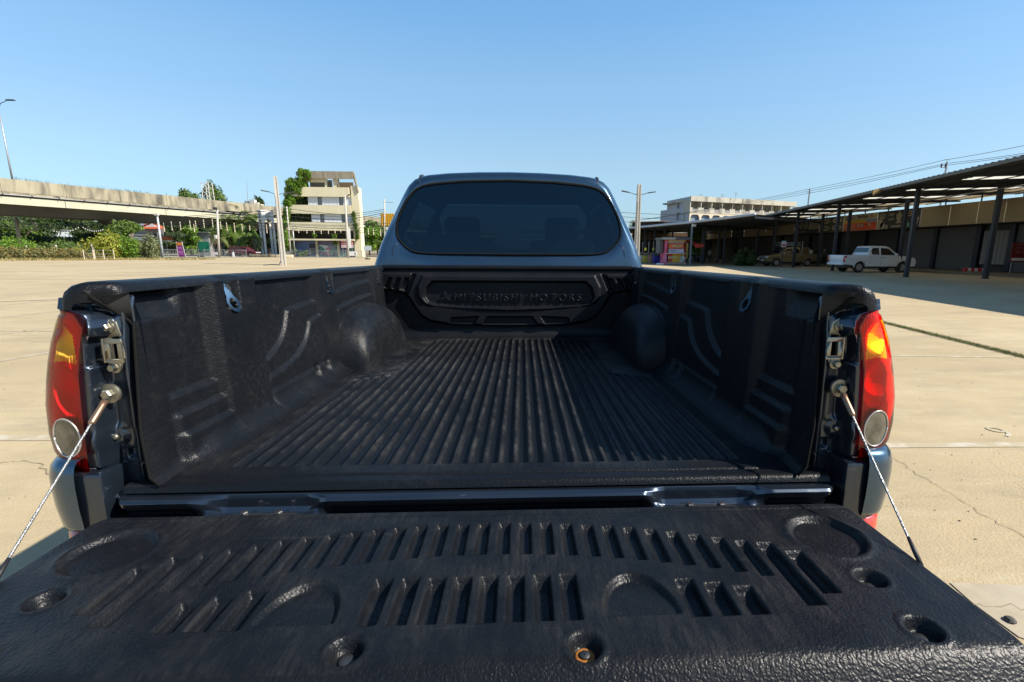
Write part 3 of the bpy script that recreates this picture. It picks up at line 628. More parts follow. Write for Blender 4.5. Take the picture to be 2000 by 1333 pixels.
def by_angle(pts, c, n=NC):
    p = np.array(resample_closed(pts, 2000)); a = np.arctan2(p[:, 0]-c[0], -(p[:, 1]-c[1])); o_ = np.argsort(a); a = a[o_]; p = p[o_]
    t = np.linspace(-PI, PI, n, endpoint=False); aa = np.concatenate([a-2*PI, a, a+2*PI]); pp = np.concatenate([p, p, p])
    return np.stack([np.interp(t, aa, pp[:, 0]), np.interp(t, aa, pp[:, 1])], 1)
cG = (0, 1.56); g_ = by_angle(glR, cG); c_ = by_angle(cabR, cG)
def yrear(z): return 2.745+np.clip(z-1.34, 0, 1)*.16
rings = []
def scl(p, k, c=(0, 1.45)): return np.stack([c[0]+(p[:, 0]-c[0])*k, c[1]+(p[:, 1]-c[1])*k], 1)
def blend(a, b, t): return a*(1-t)+b*t
rings.append((scl(g_, .985, cG), 2.765+.0*g_[:, 0]+np.clip(g_[:, 1]-1.34, 0, 1)*.16))
rings.append((g_, yrear(g_[:, 1])+.004)); rings.append((scl(g_, 1.008, cG), yrear(g_[:, 1])-.001))
c_in = c_.copy(); c_in[:, 0] *= .955; c_in[:, 1] = np.where(c_[:, 1] > 1.3, 1.3+(c_[:, 1]-1.3)*.955, c_[:, 1])
for t in (.35, .7): q = blend(scl(g_, 1.008, cG), c_in, t); rings.append((q, yrear(q[:, 1])-.002*math.sin(t*PI)))
q = c_in; rings.append((q, yrear(q[:, 1])+.003)); q = blend(c_in, c_, .55); rings.append((q, yrear(q[:, 1])+.018)); q = blend(c_in, c_, .88); rings.append((q, yrear(q[:, 1])+.045)); rings.append((c_, yrear(c_[:, 1])+.09))
for y in (3.3, 3.9): q = c_.copy(); q[:, 1] = np.where(q[:, 1] > 1.6, q[:, 1]+.01, q[:, 1]); rings.append((q, 0*q[:, 0]+y))
q = c_.copy(); q[:, 1] = np.minimum(q[:, 1], 1.80); rings.append((q, 0*q[:, 0]+4.15)); q = c_.copy(); q[:, 1] = np.minimum(q[:, 1], 1.16); q[:, 0] = np.clip(q[:, 0], -.84, .84); rings.append((q, 0*q[:, 0]+4.75))
q = q.copy(); q[:, 1] = np.minimum(q[:, 1], 1.10); rings.append((q, 0*q[:, 0]+5.6)); q = scl(q, .85, (0, .8)); rings.append((q, 0*q[:, 0]+5.85)); q = scl(q, .02, (0, .8)); rings.append((q, 0*q[:, 0]+5.88))
Xc = np.stack([r[0][:, 0] for r in rings]); Zc = np.stack([r[0][:, 1] for r in rings]); Yc = np.stack([r[1] for r in rings])
Xc, Yc, Zc = [np.concatenate([a, a[:, :1]], 1) for a in (Xc, Yc, Zc)]
cab = grid('cab', Xc, Yc, Zc, M_PAINT, truck, flip=True)
bm = bmesh.new(); bm.from_mesh(cab.data); bmesh.ops.delete(bm, geom=[f for f in bm.faces if 4.2 < f.calc_center_median().y < 4.7 and abs(f.calc_center_median().x) < .62 and f.calc_center_median().z > 1.3], context='FACES')   # windscreen opening
bmesh.ops.delete(bm, geom=[f for f in bm.faces if 3.35 < f.calc_center_median().y < 3.85 and 1.40 < f.calc_center_median().z < 1.72 and abs(f.calc_center_median().x) > .5], context='FACES'); bm.to_mesh(cab.data); bm.free()
M_WS = glass_mat('windscreen_glass', (.5, .55, .55), .01, 1.5)
mb = MB(); mb.quad((-.62, 4.16, 1.795), (.62, 4.16, 1.795), (.66, 4.74, 1.165), (-.66, 4.74, 1.165)); mb.build('windscreen', M_WS, cab)
for sg in (-1, 1): mb = MB(); mb.quad((sg*.735, 3.3, 1.42), (sg*.735, 3.9, 1.42), (sg*.612, 3.9, 1.72), (sg*.612, 3.3, 1.72)); mb.build('side_window', M_WS, cab)
mb = MB(); mb.bb((-.74, 4.0, .9), (.74, 4.5, 1.22)); mb.bb((-.74, 2.85, .55), (.74, 4.5, .62)); mb.bb((-.7, 2.86, .6), (.7, 3.1, 1.3)); mb.build('dashboard', M_BLACK, cab)
# rear window: slightly bowed pane
uu = np.linspace(0, 1, 24); gg = scl(g_, .992, cG); gx = np.stack([gg[:, 0]*k_ for k_ in uu]); gz = np.stack([cG[1]+(gg[:, 1]-cG[1])*k_ for k_ in uu])
gx, gz = [np.concatenate([a, a[:, :1]], 1) for a in (gx, gz)]
def yglass(x, z): return yrear(z)+.004-.002*(1-(x/.65)**2)
win = grid('rear_window', gx, yglass(gx, gz), gz, M_GLASS, cab, flip=True)
mb = MB(); gs = scl(g_, .996, cG); mb.tube([(a, float(yrear(b))-.001, b) for a, b in gs]+[(gs[0][0], float(yrear(gs[0][1]))-.001, gs[0][1])], .0055, 6); mb.build('window_seal', MATS['dull_seal'], cab, smooth=True)
fr = scl(g_, .95, cG); fx = np.stack([gg[:, 0], fr[:, 0]]); fz = np.stack([gg[:, 1], fr[:, 1]]); fx, fz = [np.concatenate([a, a[:, :1]], 1) for a in (fx, fz)]
grid('window_frit', fx, yglass(fx, fz)+.006, fz, M_BLACK, win, flip=True)
mb = MB()
for i in range(13):
    z = 1.455+i*.0235; hwid = float(np.interp(z, [1.40, 1.47, 1.55, 1.65, 1.76], [.50, .585, .59, .545, .47]))
    pts = [(x, float(yglass(np.array(x), np.array(z)))+.004, z) for x in np.linspace(-hwid, hwid, 14)]; mb.tube(pts, .0008, 4)
mb.build('defroster_lines', M_WIRE, win, smooth=True)
for sg in (-1, 1):                                                        # roof gutters at the rear corners
    mb = MB(); pts = [(sg*.502, 2.82, 1.742), (sg*.503, 2.825, 1.775), (sg*.504, 2.835, 1.802), (sg*.506, 2.86, 1.822), (sg*.508, 2.92, 1.836), (sg*.508, 3.6, 1.842)]
    pts = [(a, b+.004, c-.003) for a, b, c in pts]; mb.tube(pts, [.007, .008, .008, .007, .006, .006], 10); mo = mb.build('roof_moulding', M_BLACK, cab, smooth=True)
    b_ = MB(); b_.lathe([(.003, 0), (.003, .002), (0, .002)], (sg*.503, 2.814, 1.785), (0, -1, .3), 10); b_.build('moulding_screw', M_STEEL, mo)
    mb = MB(); mb.tube([(sg*.655, 2.748, 1.335), (sg*.655, 2.75, 1.40), (sg*.648, 2.757, 1.425), (sg*.625, 2.76, 1.44)], .0016, 5); mb.build('panel_seam', M_BLACK, cab, smooth=True)
# cab interior seen through the tint
M_SEAT = mat('seat_cloth', (.10, .10, .095), .9, var=.2)
for sx in (-.36, .36):
    mb = MB(); mb.box((sx, 3.55, 1.18), (.48, .14, .62)); mb.box((sx, 3.40, 1.0), (.48, .5, .14)); st = mb.build('front_seat', M_SEAT, cab, bevel=.05, segs=3)
    mb = MB(); mb.box((sx, 3.56, 1.565), (.25, .1, .17)); hr_ = mb.build('headrest', M_SEAT, st, bevel=.035, segs=3)
    for q in (-.05, .05): mb = MB(); mb.tube([(sx+q, 3.56, 1.46), (sx+q, 3.56, 1.52)], .006, 6); mb.build('headrest_post', M_CHROME, st)
# ================================================================ setting: ground, road, markings
def ground_material():
    m = bpy.data.materials.new('lot_concrete'); m.use_nodes = True; n = m.node_tree.nodes; L = m.node_tree.links; b = n['Principled BSDF']; b.inputs['Roughness'].default_value = .88; b.inputs['Specular IOR Level'].default_value = .3
    tc = n.new('ShaderNodeTexCoord')
    def N(sc, det=6, st=None, rg=.55):
        t = n.new('ShaderNodeTexNoise'); t.inputs['Scale'].default_value = sc; t.inputs['Detail'].default_value = det; t.inputs['Roughness'].default_value = rg
        mp = n.new('ShaderNodeMapping'); mp.inputs['Scale'].default_value = st or (1, 1, 1); L.new(tc.outputs['Object'], mp.inputs[0]); L.new(mp.outputs[0], t.inputs['Vector']); return t.outputs[0]
    def rg(s, a, b_, c=0, d=1):
        r = n.new('ShaderNodeMapRange'); r.inputs[1].default_value = a; r.inputs[2].default_value = b_; r.inputs[3].default_value = c; r.inputs[4].default_value = d; L.new(s, r.inputs[0]); return r.outputs[0]
    def mix(f, a, b_):
        q = n.new('ShaderNodeMix'); q.data_type = 'RGBA'; L.new(f, q.inputs[0])
        for i, k in ((6, a), (7, b_)):
            if isinstance(k, tuple): q.inputs[i].default_value = (*k, 1)
            else: L.new(k, q.inputs[i])
        return q.outputs[2]
    c = mix(rg(N(.22, 8), .38, .62), (.40, .31, .18), (.48, .385, .235))
    c = mix(rg(N(.9, 8, (1, 2.2, 1), .65), .46, .62, 0, .6), c, (.36, .285, .175))
    c = mix(rg(N(2.6, 9, (.5, 1.6, 1), .7), .54, .68, 0, .55), c, (.50, .43, .29))
    c = mix(rg(N(7, 9, rg=.75), .58, .72, 0, .5), c, (.26, .215, .14)); c = mix(rg(N(.5, 10, (1, 3.5, 1), .72), .52, .66, 0, .5), c, (.27, .225, .155)); c = mix(rg(N(1.3, 10, (.4, 3., 1), .75), .60, .70, 0, .5), c, (.20, .17, .125))
    c = mix(rg(N(38, 4), .70, .76, 0, .5), c, (.16, .13, .09))
    vo = n.new('ShaderNodeTexVoronoi'); vo.feature = 'DISTANCE_TO_EDGE'; vo.inputs['Scale'].default_value = .23; L.new(tc.outputs['Object'], vo.inputs['Vector'])
    mpv = n.new('ShaderNodeVectorMath'); mpv.operation = 'MULTIPLY_ADD'; dn = n.new('ShaderNodeTexNoise'); dn.inputs['Scale'].default_value = 1.4; dn.inputs['Detail'].default_value = 6; L.new(tc.outputs['Object'], dn.inputs['Vector'])
    L.new(dn.outputs['Color'], mpv.inputs[0]); mpv.inputs[1].default_value = (1.4, 1.4, 0); L.new(tc.outputs['Object'], mpv.inputs[2]); L.new(mpv.outputs[0], vo.inputs['Vector'])
    c = mix(rg(vo.outputs['Distance'], 0, .0014, .22, 0), c, (.12, .10, .075))
    L.new(c, b.inputs['Base Color'])
    bp = n.new('ShaderNodeBump'); bp.inputs['Distance'].default_value = .01; bp.inputs['Strength'].default_value = .6; L.new(N(60, 5, rg=.7), bp.inputs['Height']); L.new(bp.outputs[0], b.inputs['Normal'])
    return m
M_LOT = ground_material()
M_DIRT = mat('dry_dirt', (.30, .235, .15), .95, var=.25, vscale=.6, col2=(.16, .15, .08), c2scale=.25)
M_ASPH = mat('asphalt', (.06, .06, .058), .9, var=.25, vscale=1.5)
M_WHITE = mat('road_paint_white', (.52, .46, .36), .8, col2=(.40, .33, .21), c2scale=6, c2lo=.38, c2hi=.52, var=.1)
M_TAR = mat('tar_seam', (.13, .11, .085), .9, var=.3, vscale=4)
def sheet(name, pts, z, m, label=None):
    mb = MB(); mb.add([(p[0], p[1], z) for p in pts], [tuple(range(len(pts)))]); o = mb.build(name, m); o['kind'] = 'structure'; return o
def line(a, b, wd):
    a = Vector(a[:2]); b = Vector(b[:2]); d = (b-a).normalized(); q = Vector((-d.y, d.x))*wd/2; return [a-q, b-q, b+q, a+q]
sheet('ground', [(-900, -900), (900, -900), (900, 1500), (-900, 1500)], -.012, M_DIRT)
edge = [G(-700, 512), G(0, 509), G(150, 508), G(300, 507)]
sheet('parking_lot', [(-110, -60), (60, -60), (60, 100), (-15, 86), (-30, 80), (-42, 76), (-44, 62), (-53, 51), (-110, 20)], 0, M_LOT)
sheet('street', [(-90, 35), (-80, 30), (-53.5, 62), (-44, 84), (60, 112), (60, 122), (-50, 96), (-64, 70)], .004-.012+.004, M_ASPH)
for a, b, w_ in ((( -9, 3.62), (-3.0, 3.44), .10), ((2.2, 3.12), (9, 3.0), .08), ((-6.32, 5.7), (-5.6, 9.5), .07), ((-8.25, 7.4), (-7.7, 10.8), .07), ((-10.15, 9.3), (-9.85, 12.5), .07), ((-12.3, 11), (-12, 15), .07), ((-14.5, 13), (-14.2, 17), .08),
                 ((-7.6, 8.15), (-9.5, 8.2), .05), ((5.2, 13.4), (6.3, 13.1), .06), ((5.6, 10.6), (6.6, 10.5), .05), ((4.6, 6.1), (6.6, 5.9), .06)):
    sheet('painted_line', line(a, b, w_), .004, M_WHITE)
sheet('painted_line', line(G(1500, 523), G(1770, 541.5), .12), .004, M_WHITE); sheet('painted_line', line(G(1790, 541.5), G(2080, 562), .12), .004, M_WHITE)
gm = letter_mesh('9', .30, .0); gm.materials.append(M_WHITE); nine = link('painted_number', gm); nine.location = (3.70, 3.25, .005); nine.rotation_euler = (0, 0, -.15); nine['kind'] = 'structure'
for (a, b) in (((0, 545), (330, 536)), ((0, 528), (560, 512)), ((100, 520), (300, 517)), ((0, 590), (130, 585))):
    sheet('tar_seam', line(G(*a), G(*b), .09), .003, M_TAR)
for y_ in (21, 27.5, 35, 44, 56): sheet('tar_seam', line((-50, y_+2), (-2, y_-.5), .06), .003, M_TAR)
sheet('cement_patch', [G(1855, 1140), G(1930, 1142), G(2100, 1150), G(2150, 1300), G(1990, 1246), G(1900, 1180)], .004, mat('fresh_cement', (.40, .34, .245), .85, var=.12, vscale=3, col2=(.33, .275, .19), c2scale=4))
def crack(pts, wd=.006):
    mb = MB(); P = []
    for i in range(len(pts)-1):
        a, b = Vector(pts[i]), Vector(pts[i+1])
        for t in np.linspace(0, 1, 9)[:-1]: P.append(a.lerp(b, t)+Vector((rnd.gauss(0, .012), rnd.gauss(0, .012), 0)))
    for i in range(len(P)-1):
        q = line(P[i], P[i+1], wd*rnd.uniform(.5, 1.3)); mb.add([(p[0], p[1], .0045) for p in q], [(0, 1, 2, 3)])
    o = mb.build('ground_crack', mat('crack_dirt', (.22, .175, .11), .95)); o['kind'] = 'structure'
crack([G(1745, 895), G(1790, 925), G(1850, 960), G(1930, 1010), G(2050, 1080)], .004); crack([G(1860, 1186), G(1940, 1182), G(2050, 1192)], .004); crack([G(0, 905), G(60, 900), G(110, 930)], .004)
# planted joint between the slabs with dry grass
ja, jb = G(1715, 628), G(2150, 735)
jo = sheet('slab_joint', line(ja, jb, .16), .004, mat('joint_soil', (.16, .13, .08), .95, var=.4, vscale=9))
def blades(name, pts, hmin, hmax, wd, mats, lean=.5):
    V = []; F = []; MI = []
    for p in pts:
        a = rnd.uniform(0, 2*PI); h_ = rnd.uniform(hmin, hmax); dx, dy = math.cos(a)*wd, math.sin(a)*wd; lx, ly = rnd.gauss(0, lean)*h_, rnd.gauss(0, lean)*h_; b = len(V)
        V += [(p[0]-dx, p[1]-dy, p[2]), (p[0]+dx, p[1]+dy, p[2]), (p[0]+lx, p[1]+ly, p[2]+h_)]; F.append((b, b+1, b+2)); MI.append(rnd.randrange(len(mats)))
    me = bpy.data.meshes.new(name); me.from_pydata(V, [], F); o = link(name, me, mats); me.polygons.foreach_set('material_index', MI); o['kind'] = 'stuff'; return o
M_GR1 = mat('dry_grass', (.34, .27, .11), .9); M_GR2 = mat('olive_grass', (.15, .16, .045), .85); M_GR3 = mat('green_grass', (.10, .17, .03), .8)
pts = []
for i in range(5200):
    t = rnd.random(); p = ja*(1-t)+jb*t; pts.append((p[0]+rnd.gauss(0, .045), p[1]+rnd.gauss(0, .03), .004))
tag(blades('joint_grass', pts, .01, .035, .004, [M_GR1, M_GR2, M_GR2, M_GR3]), 'short dry grass growing in the slab joint right of the truck', 'grass')
mb = MB()
for i in range(260):
    if i < 160: x_, y_ = rnd.uniform(1.6, 7), rnd.uniform(1.3, 7)
    else: x_, y_ = rnd.uniform(-7, -1.8), rnd.uniform(2.4, 8)
    s_ = rnd.uniform(.002, .006); mb.box((x_, y_, s_*.4), (s_*1.4, s_, s_), Matrix.Rotation(rnd.uniform(0, 3), 4, 'Z'))
tag(mb.build('pebbles', mat('pebble', (.14, .12, .10), .9, var=.4, vscale=2)), 'tiny dark pebbles and grit scattered over the concrete', 'gravel', kind='stuff')
p = G(1972, 1215); mb = MB(); mb.lathe([(.001, 0), (.018, .003), (.020, .010), (.012, .018), (0, .02)], (p[0], p[1], 0), n=9); tag(mb.build('stone', mat('dark_stone', (.06, .055, .05), .8)), 'small dark stone lying on the cement patch right of the tailgate', 'stone')
# ================================================================ left background: flyover, bushes, poles, abandoned block
M_CONC = mat('weathered_concrete', (.30, .265, .185), .9, var=.2, vscale=.8, col2=(.085, .075, .055), c2scale=1.3, c2lo=.42, c2hi=.70, stretch=(1, 1, .22), bump=.01, bscale=3)
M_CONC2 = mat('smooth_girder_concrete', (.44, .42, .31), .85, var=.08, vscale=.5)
M_CONCD = mat('shade_dark_concrete', (.15, .13, .095), .9, var=.2, vscale=.4)  # shade of the underside and parapet recess put into a darker concrete
M_POLE = mat('pole_concrete', (.44, .41, .36), .85, var=.12, vscale=2, stretch=(1, 1, .3))
M_BARK = mat('bark', (.13, .10, .07), .9, var=.3, vscale=4)
M_GALV = mat('galvanised_metal', (.38, .39, .40), .45, .6)
M_DARKM = mat('dark_painted_metal', (.03, .033, .04), .5)
M_CABLEB = mat('black_cable', (.02, .02, .022), .6)
def leafmat(nm, c, tr=.25):
    m = mat(nm, c, .6, var=.25, vscale=1.2); n = m.node_tree.nodes; L = m.node_tree.links
    if 'Translucent BSDF' not in n:
        t = n.new('ShaderNodeBsdfTranslucent'); t.inputs[0].default_value = (c[0]*1.3, c[1]*1.35, c[2]*.7, 1); mx = n.new('ShaderNodeMixShader'); mx.inputs[0].default_value = tr
        L.new(n['Principled BSDF'].outputs[0], mx.inputs[1]); L.new(t.outputs[0], mx.inputs[2]); L.new(mx.outputs[0], n['Material Output'].inputs[0])
    return m
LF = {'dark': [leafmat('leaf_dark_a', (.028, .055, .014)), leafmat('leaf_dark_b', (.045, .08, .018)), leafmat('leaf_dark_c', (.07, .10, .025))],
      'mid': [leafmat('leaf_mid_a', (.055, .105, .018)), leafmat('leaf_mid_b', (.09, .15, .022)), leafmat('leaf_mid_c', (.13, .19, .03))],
      'bright': [leafmat('leaf_bright_a', (.12, .23, .018)), leafmat('leaf_bright_b', (.18, .31, .02)), leafmat('leaf_bright_c', (.08, .15, .015))],
      'yellow': [leafmat('leaf_yellow_a', (.27, .29, .02)), leafmat('leaf_yellow_b', (.20, .22, .02)), leafmat('leaf_yellow_c', (.34, .32, .04))],
      'olive': [leafmat('leaf_olive_a', (.15, .17, .07)), leafmat('leaf_olive_b', (.20, .20, .10)), leafmat('leaf_olive_c', (.10, .13, .05))],
      'dry': [leafmat('leaf_dry_a', (.30, .21, .07)), leafmat('leaf_dry_b', (.22, .19, .05)), leafmat('leaf_dry_c', (.16, .15, .04))]}
NPR = np.random.RandomState(11)
def leafmesh(name, blobs, n, size, mats, parent=None, shell=.55, elong=1.8):
    """leaf quads spread through lumpy volumes: blobs = [(cx,cy,cz,rx,ry,rz)]"""
    B = np.array(blobs, float); vol = B[:, 3]*B[:, 4]*B[:, 5]; idx = NPR.choice(len(B), n, p=vol**.7/np.sum(vol**.7))
    d = NPR.normal(size=(n, 3)); d /= np.linalg.norm(d, axis=1)[:, None]; lump = 1+.16*np.sin(d[:, 0]*5+idx)+.14*np.sin(d[:, 1]*7+idx*2)+.12*np.cos(d[:, 2]*6+idx)
    r = (shell+(1-shell)*NPR.rand(n)**.6)*lump*(1+.07*NPR.normal(size=n))
    c = B[idx, :3]+d*r[:, None]*B[idx, 3:]
    nrm = d+NPR.normal(size=(n, 3))*.7; nrm /= np.linalg.norm(nrm, axis=1)[:, None]
    a = np.cross(nrm, NPR.normal(size=(n, 3))); a /= np.linalg.norm(a, axis=1)[:, None]+1e-9; b = np.cross(nrm, a); s = size*(.6+.8*NPR.rand(n))[:, None]
    V = np.stack([c-a*s*elong, c-b*s*.55+nrm*s*.2, c+a*s*elong, c+b*s*.55+nrm*s*.2], 1).reshape(-1, 3)
    V[:, 2] = np.maximum(V[:, 2], .02)
    me = bpy.data.meshes.new(name); me.vertices.add(4*n); me.vertices.foreach_set('co', V.astype(np.float32).ravel()); me.loops.add(4*n); me.loops.foreach_set('vertex_index', np.arange(4*n, dtype=np.int32))
    me.polygons.add(n); me.polygons.foreach_set('loop_start', np.arange(n, dtype=np.int32)*4); me.update(calc_edges=True)
    o = link(name, me, mats, parent); me.polygons.foreach_set('material_index', NPR.randint(0, len(mats), n).astype(np.int32)); return o
def bush(px, py, Y, wpx, hpx, kind, label, n=2600, name='bush', cat='bush', lumps=7, size=.09, group='bushes along the edge of the lot'):
    Y = Y+(3.0 if px < 300 else 0); c = AT(px, py, Y); k = Y/FPX; W_, H_ = wpx*k, hpx*k
    t = thing(name, label, cat, (c[0], c[1], 0), 0, group); bl = []
    for i in range(lumps):
        x = rnd.uniform(-.5, .5)*W_*.75; hh = H_*(1-1.1*(x/W_)**2)*rnd.uniform(.75, 1.0); bl.append((x, rnd.uniform(-.5, .5), hh*.5, W_*rnd.uniform(.16, .26), min(1.3, W_*.22), hh*.5))
    fo = leafmesh('foliage', bl, n, size, LF[kind], t)
    mb = MB()
    for i in range(5): x = rnd.uniform(-.3, .3)*W_; mb.tube([(x*.4, 0, 0), (x*.7, rnd.uniform(-.2, .2), H_*.35), (x, rnd.uniform(-.4, .4), H_*.75)], [.05, .035, .012], 5)
    mb.build('stems', M_BARK, t)['kind'] = 'stuff'
    return t
def tree(base, H_, W_, kind, label, n=3500, trunk=.2, name='tree', size=.14, group='trees', z0=.35, lumps=11):
    t = thing(name, label, 'tree', (base[0], base[1], 0), 0, group); mb = MB(); top = H_*.75
    mb.tube([(0, 0, 0), (.05, 0, H_*.25), (-.1, .1, H_*.5), (.1, 0, top)], [trunk, trunk*.8, trunk*.5, trunk*.15], 8); bl = []
    for i in range(lumps):
        a = rnd.uniform(0, 2*PI); r = W_*.5*rnd.uniform(.15, .75); z = H_*rnd.uniform(z0, .88); k = 1-.5*abs((z/H_-.6)/.4); x, y = math.cos(a)*r*k, math.sin(a)*r*k
        bl.append((x, y, z, W_*rnd.uniform(.16, .27), W_*rnd.uniform(.16, .27), H_*rnd.uniform(.09, .16))); mb.tube([(0, 0, z*.55), (x*.5, y*.5, z*.8), (x, y, z)], [trunk*.4, trunk*.25, .03], 5)
    mb.build('trunk', M_BARK, t, smooth=True); leafmesh('crown', bl, n, size, LF[kind], t); return t

# ---- flyover
FA, FB = Vector((-80, 24.5, 0)), Vector((-8, 178.5, 0)); FD = (FB-FA).normalized(); FN = Vector((FD.y, -FD.x, 0))    # FN towards the camera side
fly = thing('flyover', 'long raised concrete flyover crossing behind the bushes and the abandoned building', 'flyover', FA)
def fp(s, n, z): p = FD*s+FN*n; return (p.x, p.y, z)
FL = (FB-FA).length; ztop = lambda s: 9.45-.0075*max(0, s-40)
seg = 6.0; ns = int(FL/seg)
for i in range(ns):
    s0, s1 = i*seg+.02, (i+1)*seg-.02; z0, z1 = ztop(s0), ztop(s1); mb = MB()
    mb.hexa([fp(s0, -.28, z0-1.55), fp(s1, -.28, z1-1.55), fp(s1, .12, z1-1.55), fp(s0, .12, z0-1.55), fp(s0, -.12, z0), fp(s1, -.12, z1), fp(s1, .08, z1), fp(s0, .08, z0)])
    mb.build('parapet_panel', M_CONC, fly)
    if i % 2 == 0:
        s2 = min(s0+2*seg-.06, FL); z2 = ztop(s2); mb = MB(); mb.hexa([fp(s0, -.9, z0-2.95), fp(s2, -.9, z2-2.95), fp(s2, -.45, z2-2.95), fp(s0, -.45, z0-2.95), fp(s0, -.9, z0-2.05), fp(s2, -.9, z2-2.05), fp(s2, -.42, z2-2.05), fp(s0, -.42, z0-2.05)])
        mb.build('edge_girder', M_CONC2, fly)
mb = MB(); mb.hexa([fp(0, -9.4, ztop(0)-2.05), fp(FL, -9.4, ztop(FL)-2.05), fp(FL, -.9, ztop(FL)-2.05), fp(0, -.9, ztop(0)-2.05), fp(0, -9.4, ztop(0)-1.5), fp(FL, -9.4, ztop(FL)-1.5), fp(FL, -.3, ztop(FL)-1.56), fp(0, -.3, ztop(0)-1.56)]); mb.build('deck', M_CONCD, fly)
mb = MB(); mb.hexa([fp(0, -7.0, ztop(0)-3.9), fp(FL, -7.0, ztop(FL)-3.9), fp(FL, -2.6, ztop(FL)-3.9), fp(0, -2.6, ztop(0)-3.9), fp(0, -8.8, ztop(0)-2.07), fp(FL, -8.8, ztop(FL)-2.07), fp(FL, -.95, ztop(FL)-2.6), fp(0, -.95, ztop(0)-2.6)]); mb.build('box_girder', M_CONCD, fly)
mb = MB(); mb.hexa([fp(0, -9.5, ztop(0)-1.5), fp(FL, -9.5, ztop(FL)-1.5), fp(FL, -9.3, ztop(FL)-1.5), fp(0, -9.3, ztop(0)-1.5), fp(0, -9.5, ztop(0)-.2), fp(FL, -9.5, ztop(FL)-.2), fp(FL, -9.3, ztop(FL)-.2), fp(0, -9.3, ztop(0)-.2)]); mb.build('far_parapet', M_CONC, fly)
mb = MB(); mb.tube([fp(s, -.2, ztop(s)-1.85) for s in np.linspace(0, FL, 40)], .06, 6); mb.build('drain_pipe', M_GALV, fly, smooth=True)
for i in range(int(FL/2.6)):
    s = i*2.6+.5; mb = MB(); mb.bar(fp(s, -.1, ztop(s)-1.7), fp(s, .05, ztop(s)-1.9), .06, .06); mb.build('pipe_bracket', M_DARKM, fly)
for s in (19, 56, 92, 128): 
    mb = MB(); zt = ztop(s)-3.9; mb.hexa([fp(s-.9, -6.1, 0), fp(s+.9, -6.1, 0), fp(s+.9, -3.6, 0), fp(s-.9, -3.6, 0), fp(s-.9, -6.1, zt-1.2), fp(s+.9, -6.1, zt-1.2), fp(s+.9, -3.6, zt-1.2), fp(s-.9, -3.6, zt-1.2)])
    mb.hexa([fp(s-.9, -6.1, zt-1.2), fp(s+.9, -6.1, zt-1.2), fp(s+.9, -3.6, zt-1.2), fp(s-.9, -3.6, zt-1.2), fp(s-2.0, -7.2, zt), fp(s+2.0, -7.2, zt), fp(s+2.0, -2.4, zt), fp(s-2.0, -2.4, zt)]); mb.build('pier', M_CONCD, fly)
# weeds on the parapet
pts = []
for (s0, s1, n_) in ((43, 46, 60), (46, 52, 40), (52, 58, 90), (60, 66, 25)):
    for i in range(n_): s = rnd.uniform(s0, s1); q = fp(s, -.35, ztop(s)-.15); pts.append((FA.x+q[0]+rnd.gauss(0, .1), FA.y+q[1], q[2]))
tag(blades('parapet_weeds', pts, .2, .65, .035, LF['dark'], .7), 'thin weeds growing along the top of the flyover parapet', 'weeds')
# ---- street lamp on the flyover
a = AT(24, 350, 66); b_ = AT(-6, 212, 66.); t = thing('street_lamp', 'tall grey street lamp rising from the flyover at the left edge', 'street lamp', a)
mb = MB(); d = Vector((0, 0, b_[2]-a[2]+.3)); mb.tube([(0, 0, -1.2), (0, 0, 3), tuple(d*.97)], [.11, .09, .05], 8); mb.build('pole', M_GALV, t, smooth=True)
mb = MB(); mb.tube([tuple(d*.97), (d.x+.3, 0, d.z+.25), (d.x+1.3, -.2, d.z+.55)], [.045, .04, .035], 6); mb.build('arm', M_DARKM, t, smooth=True)
mb = MB(); mb.box((d.x+1.75, -.2, d.z+.62), (.95, .3, .14)); mb.build('lamp_head', M_DARKM, t, bevel=.04)

# ---- lot poles: tapered concrete with a recessed face and two lamp arms
def lot_pole(base, H_, w0, w1, label, arms, rz=0.):
    t = thing('concrete_pole', label, 'lamp pole', base, rz, 'concrete lamp poles standing on the lot'); mb = MB()
    for (x0, x1, y0, y1) in ((-.5, .5, -.36, -.0), (-.5, -.26, -.5, -.36), (.26, .5, -.5, -.36), (-.5, .5, 0, .5)):
        mb.hexa([(x0*w0, y0*w0, 0), (x1*w0, y0*w0, 0), (x1*w0, y1*w0, 0), (x0*w0, y1*w0, 0), (x0*w1, y0*w1, H_), (x1*w1, y0*w1, H_), (x1*w1, y1*w1, H_), (x0*w1, y1*w1, H_)])
    for k in range(int(H_/.35)): mb.lathe([(.02, 0), (.02, .012)], (0, -.36*lerp(w0, w1, k*.35/H_), .3+k*.35), (0, -1, 0), 6)
    mb.build('shaft', M_POLE, t)
    for sg, zz, ln in arms:
        mb = MB(); mb.tube([(sg*w1*.4, 0, zz), (sg*ln*.55, 0, zz+.06), (sg*ln, 0, zz+.16)], .025, 6); am = mb.build('lamp_arm', M_DARKM, t)
        mb = MB(); mb.box((sg*(ln+.28), 0, zz+.2), (.6, .2, .07), Matrix.Rotation(-sg*.15, 4, 'Y')); mb.build('lamp_head', M_DARKM, am, bevel=.02)
    mb = MB(); mb.tube([(-w0*.3, -.5*w0-.02, 0), (-w1*.5, -.5*w1-.02, H_*.8)], .012, 5); mb.build('power_cable', M_CABLEB, t)
    return t
pL = G(554, 518); lot_pole((pL[0], pL[1], 0), 7.15, .44, .27, 'tapered grey concrete lamp pole standing on the lot left of the cab', ((-1, 5.75, .55), (1, 5.75, .75)), .35)
lot_pole((8.66, 36, 0), 6.12, .36, .25, 'tapered grey concrete lamp pole with two thin arms right of the cab', ((-1, 5.4, .75), (1, 5.4, .7)), .1)
